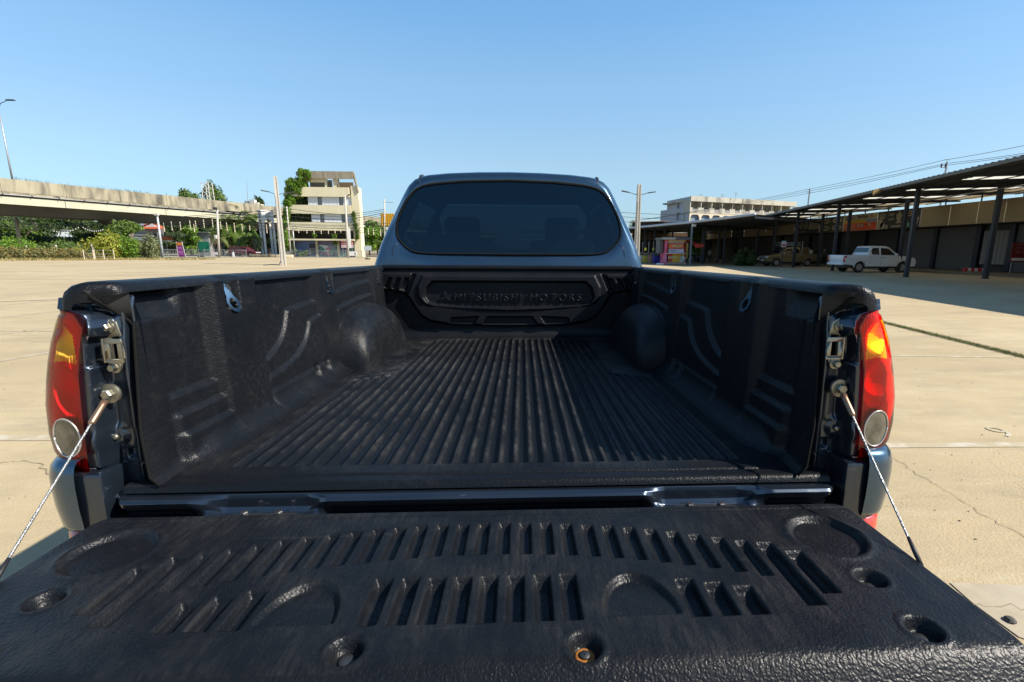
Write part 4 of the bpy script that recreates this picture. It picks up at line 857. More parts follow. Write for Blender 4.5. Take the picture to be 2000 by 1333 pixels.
mb = MB(); mb.tube([G(515, 519)+np.array([0, 0, .02]), G(530, 518.5)+np.array([0, 0, .06]), G(545, 519)+np.array([0, 0, .05]), (pL[0]-.1, pL[1]-.25, .3)], .035, 5); tag(mb.build('loose_cable', M_CABLEB), 'loose dark cable lying on the ground by the left concrete pole', 'cable')
# ---- bushes and hedge
bush(15, 495, 53, 130, 44, 'bright', 'bright green bush at the left edge behind the dry hedge', 3600)
bush(115, 495, 57, 90, 38, 'mid', 'dull green bush in front of the flyover pier', 3200)
bush(142, 500, 55, 44, 22, 'yellow', 'small yellowish bush beside the pier', 1500)
bush(218, 500, 57, 92, 52, 'yellow', 'large yellow green bush right of the pier', 4200)
bush(253, 500, 57.5, 36, 44, 'bright', 'bright green bush between the yellow bush and the greyish shrub', 1800)
bush(290, 500, 59, 44, 46, 'olive', 'pale greyish green shrub beside the leaning steel pole', 2600)
hedge_c = AT(75, 498, 53.5); bl = []
for i in range(60):
    p = AT(-60+i*4.3, 500, 52.6+i*.085); hh = .60+rnd.uniform(-.1, .1)-.2*(i > 50); bl.append((p[0], p[1], hh, .55, .45, hh))
t = tag(leafmesh('dry_hedge', bl, 15000, .07, LF['dry']+[LF['olive'][0]]), 'low dry brown and green hedge along the far left edge of the lot', 'hedge')
pts = []
for i in range(2600):
    px_ = rnd.uniform(-60, 420); p = G(px_, 509.6-px_*.0055+rnd.uniform(-.5, .4)); pts.append((p[0], p[1], .0))
tag(blades('verge_grass', pts, .1, .38, .03, [M_GR1, M_GR1, M_GR2, leafmat('leaf_dry_a', (.30, .21, .07))], .5), 'dry tan grass fringe where the lot meets the hedge', 'grass')
for (px_, py_, h_, tilt, lab) in ((22, 488, 12, -.5, 'pale leaning stub post behind the hedge at the far left'), (57, 486, 9, -.2, 'short grey post in the shade behind the hedge'), (113, 484, 8, -.1, 'short pale post in front of the dull green bush'), (185, 489, 12, -.15, 'short pale post standing in the yellow bush')):
    p = AT(px_+(-tilt*6), py_+8, 53.9+(px_+60)*.0198); H_ = 1.45+h_*.02; mb = MB(); mb.bar((0, 0, 0), (math.sin(tilt)*H_, 0, H_), .13, .12, (0, 1, 0)); o = mb.build('stub_post', M_POLE, bevel=.01); o.location = (p[0], p[1], 0); tag(o, lab, 'post', 'old stub posts in the hedge')
# low wire fence in front of the yellow bush
t = thing('wire_fence', 'low wire fence on thin pale posts in front of the yellow bush', 'fence', AT(165, 507, 51.5))
fx0 = Vector(AT(165, 507, 51.5)); fx0.z = 0
for q in (165, 184, 186, 204, 224): p = Vector(AT(q, 507, 51.5+.02*(q-165))); p.z = 0; mb = MB(); mb.tube([p-fx0, p-fx0+Vector((0, 0, .98))], .035, 6); mb.build('post', mat('bleached_wood', (.55, .46, .36), .8), t)
for z_ in (.25, .55, .9): p = Vector(AT(224, 507, 52.7)); p.z = 0; mb = MB(); mb.tube([Vector((0, 0, z_)), p-fx0+Vector((0, 0, z_))], .012, 4); mb.build('wire', M_GALV, t)
# dark tree mass and huts under the flyover
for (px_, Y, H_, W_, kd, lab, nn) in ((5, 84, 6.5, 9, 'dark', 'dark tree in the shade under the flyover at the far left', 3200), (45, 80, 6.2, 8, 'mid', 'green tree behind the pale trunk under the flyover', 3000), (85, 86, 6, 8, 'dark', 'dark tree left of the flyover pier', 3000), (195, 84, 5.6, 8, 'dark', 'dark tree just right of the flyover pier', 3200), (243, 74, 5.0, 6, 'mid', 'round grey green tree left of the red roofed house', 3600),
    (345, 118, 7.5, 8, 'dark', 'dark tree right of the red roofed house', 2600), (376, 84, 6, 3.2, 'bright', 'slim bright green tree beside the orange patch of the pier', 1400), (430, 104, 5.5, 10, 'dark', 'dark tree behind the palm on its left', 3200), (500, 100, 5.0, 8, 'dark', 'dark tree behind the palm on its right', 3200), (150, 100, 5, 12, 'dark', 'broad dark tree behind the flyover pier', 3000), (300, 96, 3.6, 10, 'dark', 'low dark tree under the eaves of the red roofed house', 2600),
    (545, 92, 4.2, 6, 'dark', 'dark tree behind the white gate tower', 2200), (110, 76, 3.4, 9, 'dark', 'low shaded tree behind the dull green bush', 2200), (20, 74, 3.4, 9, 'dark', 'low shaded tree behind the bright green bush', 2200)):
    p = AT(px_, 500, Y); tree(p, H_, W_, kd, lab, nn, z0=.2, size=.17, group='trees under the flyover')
for (px_, Y, H_, W_, kd, lab) in ((420, 150, 20.5, 11, 'mid', 'big dark green tree rising beyond the flyover beside the pylon'), (378, 158, 20.0, 9, 'mid', 'hazy green tree rising beyond the flyover left of the pylon'), (512, 140, 16.0, 6, 'dark', 'small tree crown showing above the flyover by the platform'),
    (738, 112, 8.2, 7, 'mid', 'green tree right of the abandoned building'), (722, 108, 6.4, 6, 'bright', 'bright green tree at the corner of the abandoned building'), (752, 116, 6, 7, 'dark', 'dark tree at the edge of the cab below the yellow board')):
    p = AT(px_, 500, Y); tree(p, H_, W_, kd, lab, 5600, z0=.25, size=.19 if Y < 130 else .34, group='trees beyond the flyover')
for i, px_ in enumerate(range(-40, 600, 58)):  # dark backdrop trees added to stand in for shade under the flyover
    p = AT(px_, 500, 122+(i % 3)*4); tree(p, 9.5, 17, 'dark', 'added tall dark tree in the backdrop row behind the flyover, %s in the row' % ('first', 'second', 'third', 'fourth', 'fifth', 'sixth', 'seventh', 'eighth', 'ninth', 'tenth', 'eleventh', 'twelfth')[i], 3000, size=.36, group='added dark backdrop trees behind the flyover', z0=.08)
p0 = AT(32, 428, 70); t = thing('bare_tree', 'leaning pale bare trunk standing under the flyover', 'tree', (p0[0], p0[1], 0)); mb = MB(); q = lambda x, y: Vector(AT(x, y, 70))-Vector((p0[0], p0[1], 0)); mb.tube([q(40, 492), q(36, 457), q(31, 425)], [.28, .22, .18], 8); mb.tube([q(33, 430), q(45, 443)], [.1, .05], 5); mb.build('trunk', mat('pale_bark', (.40, .33, .24), .85), t, smooth=True)
mb = MB(); mb.tube([q(72, 447), q(66, 437), q(58, 428)], [.12, .1, .08], 6); mb.tube([q(50, 462), q(60, 450), q(75, 449)], [.1, .1, .08], 6); mb.build('branch', MATS['pale_bark'], t, smooth=True)
# houses below the flyover
M_TILE = mat('orange_red_roof', (.50, .10, .035), .7, var=.12, vscale=2, stretch=(1, 1, 6)); M_WALLW = mat('off_white_wall', (.50, .48, .44), .85, var=.08); M_WGL = mat('window_dark', (.02, .025, .03), .15, coat=.5); M_GREYR = mat('grey_roof_sheet', (.19, .20, .22), .6)
def P(px_, py_, Y): return Vector(AT(px_, py_, Y))
o0 = P(293, 500, 104); o0.z = 0; t = thing('house', 'red roofed house with white gable showing under the flyover', 'house', o0)
A = lambda x, y, Y=104: P(x, y, Y)-o0
def slab(name, pts, th, m, par):
    n = len(pts); mb = MB(); nn = (Vector(pts[1])-Vector(pts[0])).cross(Vector(pts[2])-Vector(pts[0])).normalized()*th; mb.add(list(pts)+[Vector(p)+nn for p in pts], [tuple(range(n)), tuple(range(2*n-1, n-1, -1))]+[(i, n+i, n+(i+1) % n, (i+1) % n) for i in range(n)]); return mb.build(name, m, par)
slab('roof', [A(262, 444), A(322, 448), A(297, 431, 110), A(268, 431, 110)], .2, M_TILE, t); slab('roof', [A(280, 443, 103.7), A(295, 436, 103.6), A(297, 431, 108), A(282, 440, 108)], .2, M_TILE, t); slab('roof', [A(295, 436, 103.6), A(310, 443.5, 103.7), A(312, 440, 108), A(297, 431, 108)], .2, M_TILE, t)
slab('gable', [A(283, 443.5, 103.5), A(308, 443.5, 103.5), A(297, 437.3, 103.5)], .15, mat('gable_white', (.7, .68, .64), .7), t); slab('solar_panel', [A(262, 442, 103.7), A(282, 442.5, 103.7), A(287, 436.5, 107), A(268, 436, 107)], .06, M_GREYR, t)
slab('roof', [A(280, 448, 102.7), A(321, 448.4, 102.7), A(318, 444, 104.2), A(283, 443.6, 104.2)], .15, M_TILE, t)
mb = MB(); mb.hexa([A(264, 500, 106), A(320, 500, 106), A(320, 500, 112), A(264, 500, 112), A(264, 446, 106), A(320, 448, 106), A(320, 448, 112), A(264, 446, 112)]); mb.build('wall', mat('house_wall', (.28, .28, .29), .85), t)
for x in (284, 300, 311): mb = MB(); mb.hexa([A(x, 466, 105.9), A(x+7, 466, 105.9), A(x+7, 466, 106), A(x, 466, 106), A(x, 457, 105.9), A(x+7, 457, 105.9), A(x+7, 457, 106), A(x, 457, 106)]); mb.build('window', M_WALLW if x == 284 else M_WGL, t)
for (x0, x1, y0, y1, Y, m_, nm, lab) in ((0, 28, 438, 460, 96, 'hut_grey', 'hut', 'pale grey hut wall in the shade below the flyover at the left edge'), (100, 118, 450, 459, 92, 'hut_pale', 'hut', 'small pale hut left of the flyover pier'), (245, 268, 460, 468, 90, 'hut_blue', 'shed', 'low blue grey shed with pale openings left of the house'), (388, 412, 455, 500, 86, 'grey_kiosk', 'shed', 'grey shed wall with green signboard behind the fence'), (166, 182, 464, 482, 88, 'hut_pale2', 'hut', 'small hut right of the flyover pier')):
    o1 = P((x0+x1)/2, 500, Y); o1.z = 0; t = thing(nm, lab, nm, o1); B_ = lambda x, y, d=0.: P(x, y, Y)-o1+Vector((0, d, 0))
    mb = MB(); z1 = B_(x1, y0).z; mb.bb((B_(x0, 500).x, 0, 0), (B_(x1, 500).x, 4, z1)); mb.build('wall', mat(m_, {'hut_grey': (.24, .27, .29), 'hut_pale': (.35, .40, .42), 'hut_blue': (.16, .20, .25), 'grey_kiosk': (.27, .27, .26), 'hut_pale2': (.30, .29, .27)}[m_], .8, var=.12), t)
    mb = MB(); mb.bb((B_(x0, 500).x-.3, -.4, z1), (B_(x1, 500).x+.3, 4.3, z1+.12)); mb.build('roof', M_GREYR, t)
    if nm == 'shed': mb = MB(); mb.bb((B_(x0+3, 500).x, -.06, z1-1.5), (B_(x1-3, 500).x, -.002, z1-.4) if x0 < 300 else (B_(x1-1, 500).x, -.002, .2*z1)); mb.build('panel', mat('sign_green', (.01, .17, .10), .5) if x0 > 300 else M_WALLW, t)
for (px_, py_, w_, Y, lab) in ((329, 465, 26, 84, 'orange canvas umbrella with white rim behind the fence'),):
    p = AT(px_, 500, Y); t = thing('umbrella', lab, 'umbrella', (p[0], p[1], 0)); k = Y/FPX; z_ = AT(px_, py_+5, Y)[2]; mb = MB(); mb.lathe([(w_*k/2, 0), (w_*k*.36, .55), (0, .75)], (0, 0, z_), n=8); mb.build('canopy', mat('orange_canvas', (.62, .16, .05), .8), t); mb = MB(); mb.lathe([(w_*k/2+.02, -.12), (w_*k/2+.02, 0.0)], (0, 0, z_), n=8); mb.build('valance', M_WALLW, t); mb = MB(); mb.tube([(0, 0, 0), (0, 0, z_+.7)], .04, 6); mb.build('pole', M_GALV, t)
# ---- utility poles
def steel_pole(px0, py0, px1, py1, Y, r0, r1, m, label, name='utility_pole', extra=None):
    a = P(px0, py0, Y); a.z = 0; b = P(px1, py1, Y)-a; t = thing(name, label, 'pole', a, 0, 'utility poles beyond the lot'); mb = MB(); mb.tube([(0, 0, 0), tuple(b)], [r0, r1], 8); mb.build('shaft', m, t, smooth=True)
    if extra: extra(t, b)
    return t
def ex_head(t, b): mb = MB(); mb.box((b.x, b.y-.1, b.z+.1), (.5, .3, .25)); mb.build('pole_lamp', M_WALLW, t)
steel_pole(318, 502, 307, 421, 72, .17, .11, mat('grey_steel_paint', (.42, .44, .46), .5), 'leaning grey steel pole with a white lamp head beside the pale shrub', extra=ex_head)
def ex_flood(t, b):
    mb = MB(); mb.box((b.x-.15, b.y-.2, b.z+.15), (.55, .2, .38)); mb.build('floodlight', M_DARKM, t, bevel=.03); mb = MB(); mb.box((.0, -.25, 3.0), (.35, .2, .55)); mb.build('meter_box', M_WALLW, t, bevel=.02)
steel_pole(428, 504, 424, 410, 76, .19, .13, M_POLE, 'concrete utility pole with a dark floodlight left of the palm', extra=ex_flood)
def ex_arm(t, b): mb = MB(); mb.bar((b.x-.2, 0, b.z-.3), (b.x+.5, 0, b.z-.0), .08, .1); mb.box((b.x+.6, 0, b.z+.05), (.35, .2, .18)); mb.build('floodlight', M_DARKM, t)
steel_pole(680, 502, 674, 382, 74, .17, .13, M_POLE, 'concrete utility pole with floodlight in front of the abandoned building', extra=ex_arm)
steel_pole(568, 499, 560, 404, 78, .13, .10, M_POLE, 'thin concrete pole close to the left corner of the abandoned building')
steel_pole(576, 499, 571, 437, 79, .10, .08, M_GALV, 'thin galvanised pole with a round loop in front of the abandoned building', extra=lambda t, b: (lambda mb: (mb.tube([(b.x+.35+.33*math.cos(a), -.1, b.z-.6+.33*math.sin(a)) for a in np.linspace(0, 2*PI, 18)], .02, 5), mb.build('cable_loop', M_CABLEB, t)))(MB()))
def ex_ins(t, b):
    mb = MB(); mb.bar((b.x-.3, 0, b.z-.6), (b.x+1.6, 0, b.z-.6), .08, .08); mb.build('cross_arm', M_GALV, t)
steel_pole(751, 502, 751, 389, 92, .15, .11, M_POLE, 'slim utility pole with a cross arm standing before the yellow board', extra=ex_ins)
# hanging light tubes on their wire
g_ = 'pale light tubes hanging from the street wire'
mt = mat('light_tube_plastic', (.62, .55, .42), .5)
tubem = None
for i, (px_, y0, y1) in enumerate([(319, 436, 452), (334, 433, 449), (351, 433, 449), (370, 431, 447), (381, 431, 445), (378, 438, 453), (397, 429, 445), (414, 428, 443), (430, 433, 447), (442, 435, 450), (457, 436, 453), (472, 438, 450), (487, 440, 450), (520, 439, 455), (544, 438, 451), (583, 450, 455), (599, 450, 456), (613, 450, 457), (627, 450, 457), (641, 449, 457), (654, 448, 455), (665, 448, 454), (719, 447, 458), (729, 447, 459), (743, 448, 461)]):
    p = AT(px_, y0, 79); h_ = (y1-y0)*79/FPX; r_ = .06
    if tubem is None: mb = MB(); mb.lathe([(r_*.5, 0), (r_, .03), (r_, .97), (r_*.5, 1)], (0, 0, -1), n=8); o = mb.build('light_tube', mt); tubem = o.data
    else: o = bpy.data.objects.new('light_tube', tubem); COL.objects.link(o)
    o.location = p; o.scale = (1, 1, h_); tag(o, 'pale light tube hanging from the wire across the street', 'light tube', g_)
def wire(name, pts_px, Y, r, label, m=None, group=None, sag=0.):
    mb = MB(); Q = []
    for i in range(len(pts_px)-1):
        Ya = Y[i] if isinstance(Y, (list, tuple)) else Y; Yb = Y[i+1] if isinstance(Y, (list, tuple)) else Y
        a, b = P(*pts_px[i], Ya), P(*pts_px[i+1], Yb)
        for t_ in np.linspace(0, 1, 9)[(1 if i else 0):]: q = a.lerp(b, t_); q.z -= sag*4*t_*(1-t_)*(b-a).length*.01; Q.append(q)
    mb.tube(Q, r, 5); return tag(mb.build(name, m or M_CABLEB, smooth=True), label, 'cable', group)
gw = 'overhead cables along the street'
wl = 'black overhead cable strung between the utility poles'
for (dy, r), wl in zip(((0, .035), (3, .03), (6.5, .045), (10, .03), (14, .03)), ['black cable across the whole left street, %s of the long five' % q for q in ('topmost', 'second from the top', 'thick middle one', 'second from the bottom', 'lowest')]):
    wire('overhead_cable', [(-30, 436+dy*.7), (155, 437+dy*.6), (307, 425+dy), (424, 418+dy), (562, 408+dy*2.2), (675, 420+dy*1.6), (751, 409+dy)], 76, r, wl, None, gw, 1.0)
for (dy, r), wl in zip(((0, .03), (5, .045), (9, .03), (13, .04)), ['short span of black cable between leaning steel pole and cab, %s of four' % q for q in ('topmost', 'thick second', 'thin third', 'lowest')]):
    wire('overhead_cable', [(318, 437+dy*.5), (430, 433+dy*.9), (566, 437+dy), (678, 440+dy*1.3), (760, 436+dy)], 77.5, r, wl, None, gw, 1.2)
wire('overhead_cable', [(155, 438), (200, 463), (318, 461), (400, 460)], 72, .03, 'dark cable crossing in front of the red roofed house', None, gw, .5)
for (x0, x1, y0, lab) in ((100, 158, 449, 'string of small bulbs hanging left of the flyover pier'), (158, 205, 440, 'string of small bulbs hanging right of the flyover pier')):
    t = thing('string_light', lab, 'string light', P(x0, 446, 62), 0, 'strings of bulbs beside the pier'); o1 = P(x0, 446, 62); n_ = 11; Q = []
    for i in range(n_+1): u_ = i/n_; Q.append(P(lerp(x0, x1, u_), (lerp(449, 441, u_) if x0 == 100 else lerp(441, 446, u_))+9*4*u_*(1-u_)*.8, 62)-o1)
    mb = MB(); mb.tube(Q, .018, 4); mb.build('cord', M_CABLEB, t)
    for q in Q[1:-1]: mb = MB(); mb.lathe([(0, -.16), (.055, -.12), (.05, -.03), (.02, 0)], q, n=6); mb.build('bulb', M_WALLW, t)
# purple banner stand leaning behind the fence, lattice pylon, rooftop platform
o0 = P(352, 503, 74); o0.z = 0; t = thing('banner_stand', 'leaning purple and orange banner stand in front of the dark fence', 'banner', o0); A = lambda x, y, d=0.: P(x, y, 74)-o0+Vector((0, d, 0))
slab('banner', [A(348, 502), A(362, 502), A(354.5, 473.5), A(344.5, 473.5)], -.04, mat('purple_print', (.22, .03, .20), .6), t); slab('banner_top', [A(345, 480, -.05), A(356, 480, -.05), A(354.5, 474, -.05), A(344.6, 474, -.05)], -.01, mat('orange_print', (.50, .17, .03), .6), t)
for (yy, xa, xb) in ((484, 347, 356), (487, 348, 357), (492, 349, 358), (494.5, 349, 359), (497, 350, 359)): mb = MB(); mb.bar(A(xa, yy, -.055), A(xb, yy+.6, -.055), .008, .09, (0, 1, 0)) if False else mb.quad(A(xa, yy, -.055), A(xb, yy+.4, -.055), A(xb, yy-.7, -.055), A(xa, yy-1, -.055)); mb.build('print_line', mat('pink_print', (.55, .2, .45), .6), t)
mb = MB(); mb.bar(A(343.8, 472.5), A(348.5, 504), .06, .06); mb.bar(A(355, 472.5), A(363, 504), .06, .06); mb.build('frame', M_WALLW, t)
o0 = P(407, 385, 132); o0.z = 0; t = thing('lattice_pylon', 'white lattice pylon standing beyond the flyover', 'pylon', o0); ks = 132/FPX
for sx, sy in ((-1, -1), (1, -1), (1, 1), (-1, 1)): mb = MB(); mb.bar((sx*1.2, sy*1.2, 0), (sx*.8, sy*.8, 18.0), .16, .16); mb.build('leg', M_WALLW, t)
for i in range(9):
    z_ = i*2.; w_ = 1.2-.4*z_/18
    for sy in (-1, 1): mb = MB(); mb.bar((-w_, sy*w_, z_), (w_, sy*w_, z_+2), .1, .1); mb.bar((-w_, sy*w_, z_+2), (w_, sy*w_, z_), .1, .1); mb.build('brace', M_WALLW, t)
o0 = P(490, 398, 108); t = thing('rooftop_platform', 'cream steel platform with railing and equipment cabinets above the flyover', 'platform', (o0.x, o0.y, 0)); o0 = Vector((o0.x, o0.y, 0)); A = lambda x, y, d=0.: P(x, y, 108)-o0+Vector((0, d, 0)); M_CREAM = mat('cream_paint', (.62, .54, .36), .75, var=.12, vscale=.6, col2=(.42, .36, .25), c2scale=.4, c2lo=.55, c2hi=.75)
def pbox(nm, x0, x1, y0, y1, d0, d1, m, par, A): mb = MB(); a = A(x0, y1); b = A(x1, y0); mb.bb((a.x, d0, a.z), (b.x, d1, b.z)); return mb.build(nm, m, par)
pbox('floor', 484, 507, 408.5, 411, -1, 2, M_CREAM, t, A); pbox('column', 494, 500, 411, 500, 0, 1, M_CREAM, t, A); pbox('side_panel', 500, 510, 399, 417, 0, 1.2, M_CREAM, t, A); pbox('cabinet', 489, 496, 390, 408.5, 0, 1, M_WALLW, t, A); pbox('cabinet', 485, 488, 393, 408.5, .2, 1, M_WALLW, t, A); pbox('cabinet', 498, 502, 395.5, 408.5, .3, 1, M_WALLW, t, A)
pbox('rail', 485, 507, 398.7, 399.4, -1, -.9, M_CREAM, t, A); [pbox('rail_post', x, x+.6, 399, 409, -1, -.9, M_CREAM, t, A) for x in (485, 490, 495, 500, 506)]
pbox('water_tank', 473.5, 485, 392, 408, 1, 3, mat('grey_tank', (.30, .33, .34), .6), t, A); mb = MB(); mb.tube([A(484, 395), A(481.5, 352)], [.06, .03], 5); mb.build('antenna', M_GALV, t)
o0 = P(530, 405, 101); o0 = Vector((o0.x, o0.y, 0)); t = thing('sloped_roof_building', 'dark blue grey sloped roof building behind the white gate tower', 'building', o0); A = lambda x, y, d=0.: P(x, y, 101)-o0+Vector((0, d, 0))
slab('roof', [A(507, 413, -1), A(545, 420, -1), A(545, 404, 3), A(510, 402, 3)], .15, mat('blue_grey_roof', (.10, .13, .17), .6), t); slab('translucent_sheet', [A(527, 412, -1.05), A(541, 412, -1.05), A(541, 405, 1), A(523, 404, 1)], .05, mat('tan_sheet', (.40, .32, .20), .6), t); pbox('wall', 508, 546, 420, 500, 0, 4, mat('dark_grey_wall', (.10, .10, .11), .9), t, A)  # wall in one even dark grey
# ---- palm
pb = P(468, 503, 90); pb.z = 0; palm = thing('palm_tree', 'bushy palm with drooping fronds in front of the flyover', 'palm tree', pb, 0)
mb = MB(); mb.tube([(0, 0, 0), (.15, 0, 1.6), (0, 0, 4.5)], [.38, .28, .24], 10); mb.build('trunk', M_BARK, palm, smooth=True)
def frond_mesh(L_, droop, mats_, n=26, up=.9):
    V = []; F = []; MI = []; c = []
    for i in range(n+1): t_ = i/n; c.append(Vector((L_*(t_-.18*t_*t_*droop), 0, L_*(up*t_-droop*t_*t_))))
    for i in range(n):
        b = len(V); w_ = .035*(1-i/n)+.01; V += [(c[i].x, -w_, c[i].z), (c[i].x, w_, c[i].z), (c[i+1].x, w_, c[i+1].z), (c[i+1].x, -w_, c[i+1].z)]; F.append((b, b+1, b+2, b+3)); MI.append(0)
        if i > 2:
            for s_ in (-1, 1):
                ln = L_*.30*math.sin(PI*min(1, (i/n)*.85+.15))*rnd.uniform(.8, 1.1); d = (c[i+1]-c[i]).normalized(); e = Vector((d.x*.55, s_*.8, -.35+d.z*.4)).normalized()*ln; b = len(V); g = d*.07; tip = c[i]+e+Vector((0, 0, -ln*.35))
                V += [tuple(c[i]-g), tuple(c[i]+g), tuple(c[i]+e*.6+g*.8), tuple(tip), tuple(c[i]+e*.6-g*.8)]; F.append((b, b+1, b+2, b+3, b+4)); MI.append(1+rnd.randrange(2))
    me = bpy.data.meshes.new('frond'); me.from_pydata(V, [], F); [me.materials.append(m) for m in mats_]; me.polygons.foreach_set('material_index', MI); return me
fg = [frond_mesh(5.4, 1.15, [M_BARK]+LF['mid'][1:], up=1.25), frond_mesh(5.2, 1.5, [M_BARK, LF['bright'][0], LF['mid'][2]], up=1.0), frond_mesh(4.6, 1.7, [M_BARK]+LF['olive'][:2], up=.7)]; fd = frond_mesh(3.0, 2.0, [M_BARK]+LF['dry'][:2], up=.4)
for i in range(38):
    me = fg[0] if i < 14 else fg[1] if i < 20 else fg[2] if i < 26 else fd; me = fg[i % 2] if 20 <= i < 32 else me; o = bpy.data.objects.new('frond', me); COL.objects.link(o); o.parent = palm; o.location = (rnd.gauss(0, .1), rnd.gauss(0, .1), 4.3+rnd.uniform(0, .6) if i < 20 else 3.9); o.rotation_euler = (rnd.gauss(0, .15), (-.75+rnd.gauss(0, .25)) if i < 8 else (-.25 if i < 12 else rnd.gauss(.0, .12)), i*2.4+rnd.gauss(0, .2)); o.scale = [rnd.uniform(.85, 1.15)]*3
for (px_, lab, sc_) in ((432, 'smaller palm with pale drooping fronds beside the floodlight pole', .8), (500, 'small palm with yellowish fronds next to the white gate tower', .75)):
    pb = P(px_, 503, 87); pb.z = 0; pl = thing('palm_tree', lab, 'palm tree', pb, 0); mb = MB(); mb.tube([(0, 0, 0), (0, 0, 2.6)], [.26, .2], 8); mb.build('trunk', M_BARK, pl, smooth=True)
    for i in range(18): me = (fg[1], fg[0], fg[2])[i % 3] if i < 13 else fd; o = bpy.data.objects.new('frond', me); COL.objects.link(o); o.parent = pl; o.location = (0, 0, 2.6+rnd.uniform(0, .4)); o.rotation_euler = (rnd.gauss(0, .2), rnd.gauss(-.2, .3), i*2.4+rnd.gauss(0, .3)); o.scale = [sc_*rnd.uniform(.55, .8)]*3
# ---- fence along the street
def fence(x0, x1, Y0, Y1, H_, m, label, yb=503.5, rails=True):
    a = P(x0, yb, Y0); b = P(x1, yb, Y1); a.z = b.z = 0; L_ = (b-a).length; n = max(2, int(L_/2.6)); t = thing('railing_fence', label, 'fence', a, 0, 'railings along the street'); d = (b-a)
    for i in range(n+1): q = d*(i/n); mb = MB(); mb.bar(q, q+Vector((0, 0, H_+.05)), .07, .07); mb.build('post', m, t)
    for z_ in (.12, H_-.03): mb = MB(); mb.bar(Vector((0, 0, z_)), d+Vector((0, 0, z_)), .05, .05); mb.build('rail', m, t)
    mb = MB(); nb = int(L_/.2)
    for i in range(nb): q = d*((i+.5)/nb); mb.bar(q+Vector((0, 0, .12)), q+Vector((0, 0, H_-.05)), .03, .03)
    o = mb.build('fence_bars', m, t); o['kind'] = 'stuff'; mb = MB(); mb.hexa([Vector((0, -.1, -.02)), d+Vector((0, -.1, -.02)), d+Vector((0, .1, -.02)), Vector((0, .1, -.02)), Vector((0, -.1, .09)), d+Vector((0, -.1, .09)), d+Vector((0, .1, .09)), Vector((0, .1, .09))]); mb.build('kerb', M_CONC2, t); return t
M_FEN = mat('fence_grey_paint', (.22, .24, .24), .6); M_FENT = mat('fence_tan_paint', (.42, .34, .26), .7)
fence(318, 440, 76, 78, 1.15, M_FEN, 'grey bar railing left of the red car'); fence(432, 482, 78, 78.5, 1.1, M_FEN, 'grey bar railing in front of the red car')
fence(572, 676, 78, 77, 1.15, M_FEN, 'grey bar railing before the graffiti wall'); fence(696, 718, 77, 77, 1.1, M_FENT, 'tan bar railing at the right end of the graffiti wall')
o0 = P(512, 503, 79); o0.z = 0; mb = MB(); a = P(482, 503, 78)-o0; b = P(545, 503, 78)-o0; mb.bb((a.x, -.2, 0), (b.x, .2, .42)); o = mb.build('low_wall', M_CONC, bevel=.03); o.location = o0; tag(o, 'low concrete kerb wall at the foot of the white gate tower', 'wall')
o0 = P(557, 504, 77); o0.z = 0; mb = MB(); mb.bb((-1.25, -.3, 0), (1.25, .3, .42)); o = mb.build('low_wall', M_CREAM, bevel=.03); o.location = o0; tag(o, 'short cream block wall behind the left concrete pole', 'wall')
# white pierced gate tower on four splayed legs
o0 = P(527, 503, 88); o0.z = 0; t = thing('gate_tower', 'white ornamental tower with clock like rosettes on tall open legs', 'tower', o0, .78); t.scale = (.82, .82, 1); M_WT = mat('tower_white', (.72, .70, .66), .7, var=.06)
HW, TW = 1.05, 1.22
for sx, sy in ((-1, -1), (1, -1), (1, 1), (-1, 1)): mb = MB(); mb.bar((sx*.98, sy*.98, 0), (sx*.98, sy*.98, 6.0), .36, .36); mb.build('leg', M_WT, t)
for rz_ in range(4):
    Mr = Matrix.Rotation(rz_*PI/2, 4, 'Z'); mb = MB()
    out = [(-1.12, 5.9), (-1.12, 7.6), (1.12, 7.6), (1.12, 5.9)]; arch = [(.8*math.cos(a), 5.2+1.15*math.sin(a)) for a in np.linspace(0, PI, 13)]
    pl = [(1.12, 5.2)]+arch+[(-1.12, 5.2)]+[(-1.12, 7.6), (1.12, 7.6)]
    mb.prism(pl, -.05, .05, Mr @ Matrix.Translation((0, -1.12, 0)) @ Matrix.Rotation(PI/2, 4, 'X')); fc = mb.build('face_panel', M_WT, t)
    mb = MB(); mb.tube([Mr @ Vector((.42*math.cos(a), -1.2, 6.95+.42*math.sin(a))) for a in np.linspace(0, 2*PI, 20)], .05, 5)
    for k_ in range(8): a = k_*PI/4; mb.bar(Mr @ Vector((0, -1.19, 6.95)), Mr @ Vector((.4*math.cos(a), -1.19, 6.95+.4*math.sin(a))), .035, .035)
    mb.build('rosette', mat('rosette_grey', (.32, .32, .34), .6), fc)
mb = MB(); mb.bb((-1.3, -1.3, 7.6), (1.3, 1.3, 7.85)); mb.build('cornice', M_WT, t)
# ---- abandoned building
YB = 84.; o0 = P(565, 503, YB); o0.z = 0; bl_ = thing('abandoned_building', 'cream abandoned four storey building overgrown with creeper at its left corner', 'building', o0); A = lambda x, y, d=0.: P(x, y, YB)-o0+Vector((0, d, 0))
M_BCR = mat('cream_render', (.66, .59, .40), .85, var=.07, vscale=.5, col2=(.48, .42, .29), c2scale=.35, c2lo=.55, c2hi=.75, stretch=(1, 1, .4)); M_BDK = mat('stained_concrete', (.27, .235, .17), .9, var=.3, vscale=1.5, stretch=(1.5, 1.5, .25)); M_INT = mat('dark_interior', (.045, .042, .036), .9, var=.3); M_SHUT = mat('white_corrugated_sheet', (.60, .63, .66), .6); M_BLUE = mat('blue_wall', (.10, .16, .33), .8, var=.15, vscale=.6, col2=(.16, .15, .22), c2scale=.3); M_PURP = mat('purple_wall', (.13, .12, .22), .8, var=.15, vscale=.6)
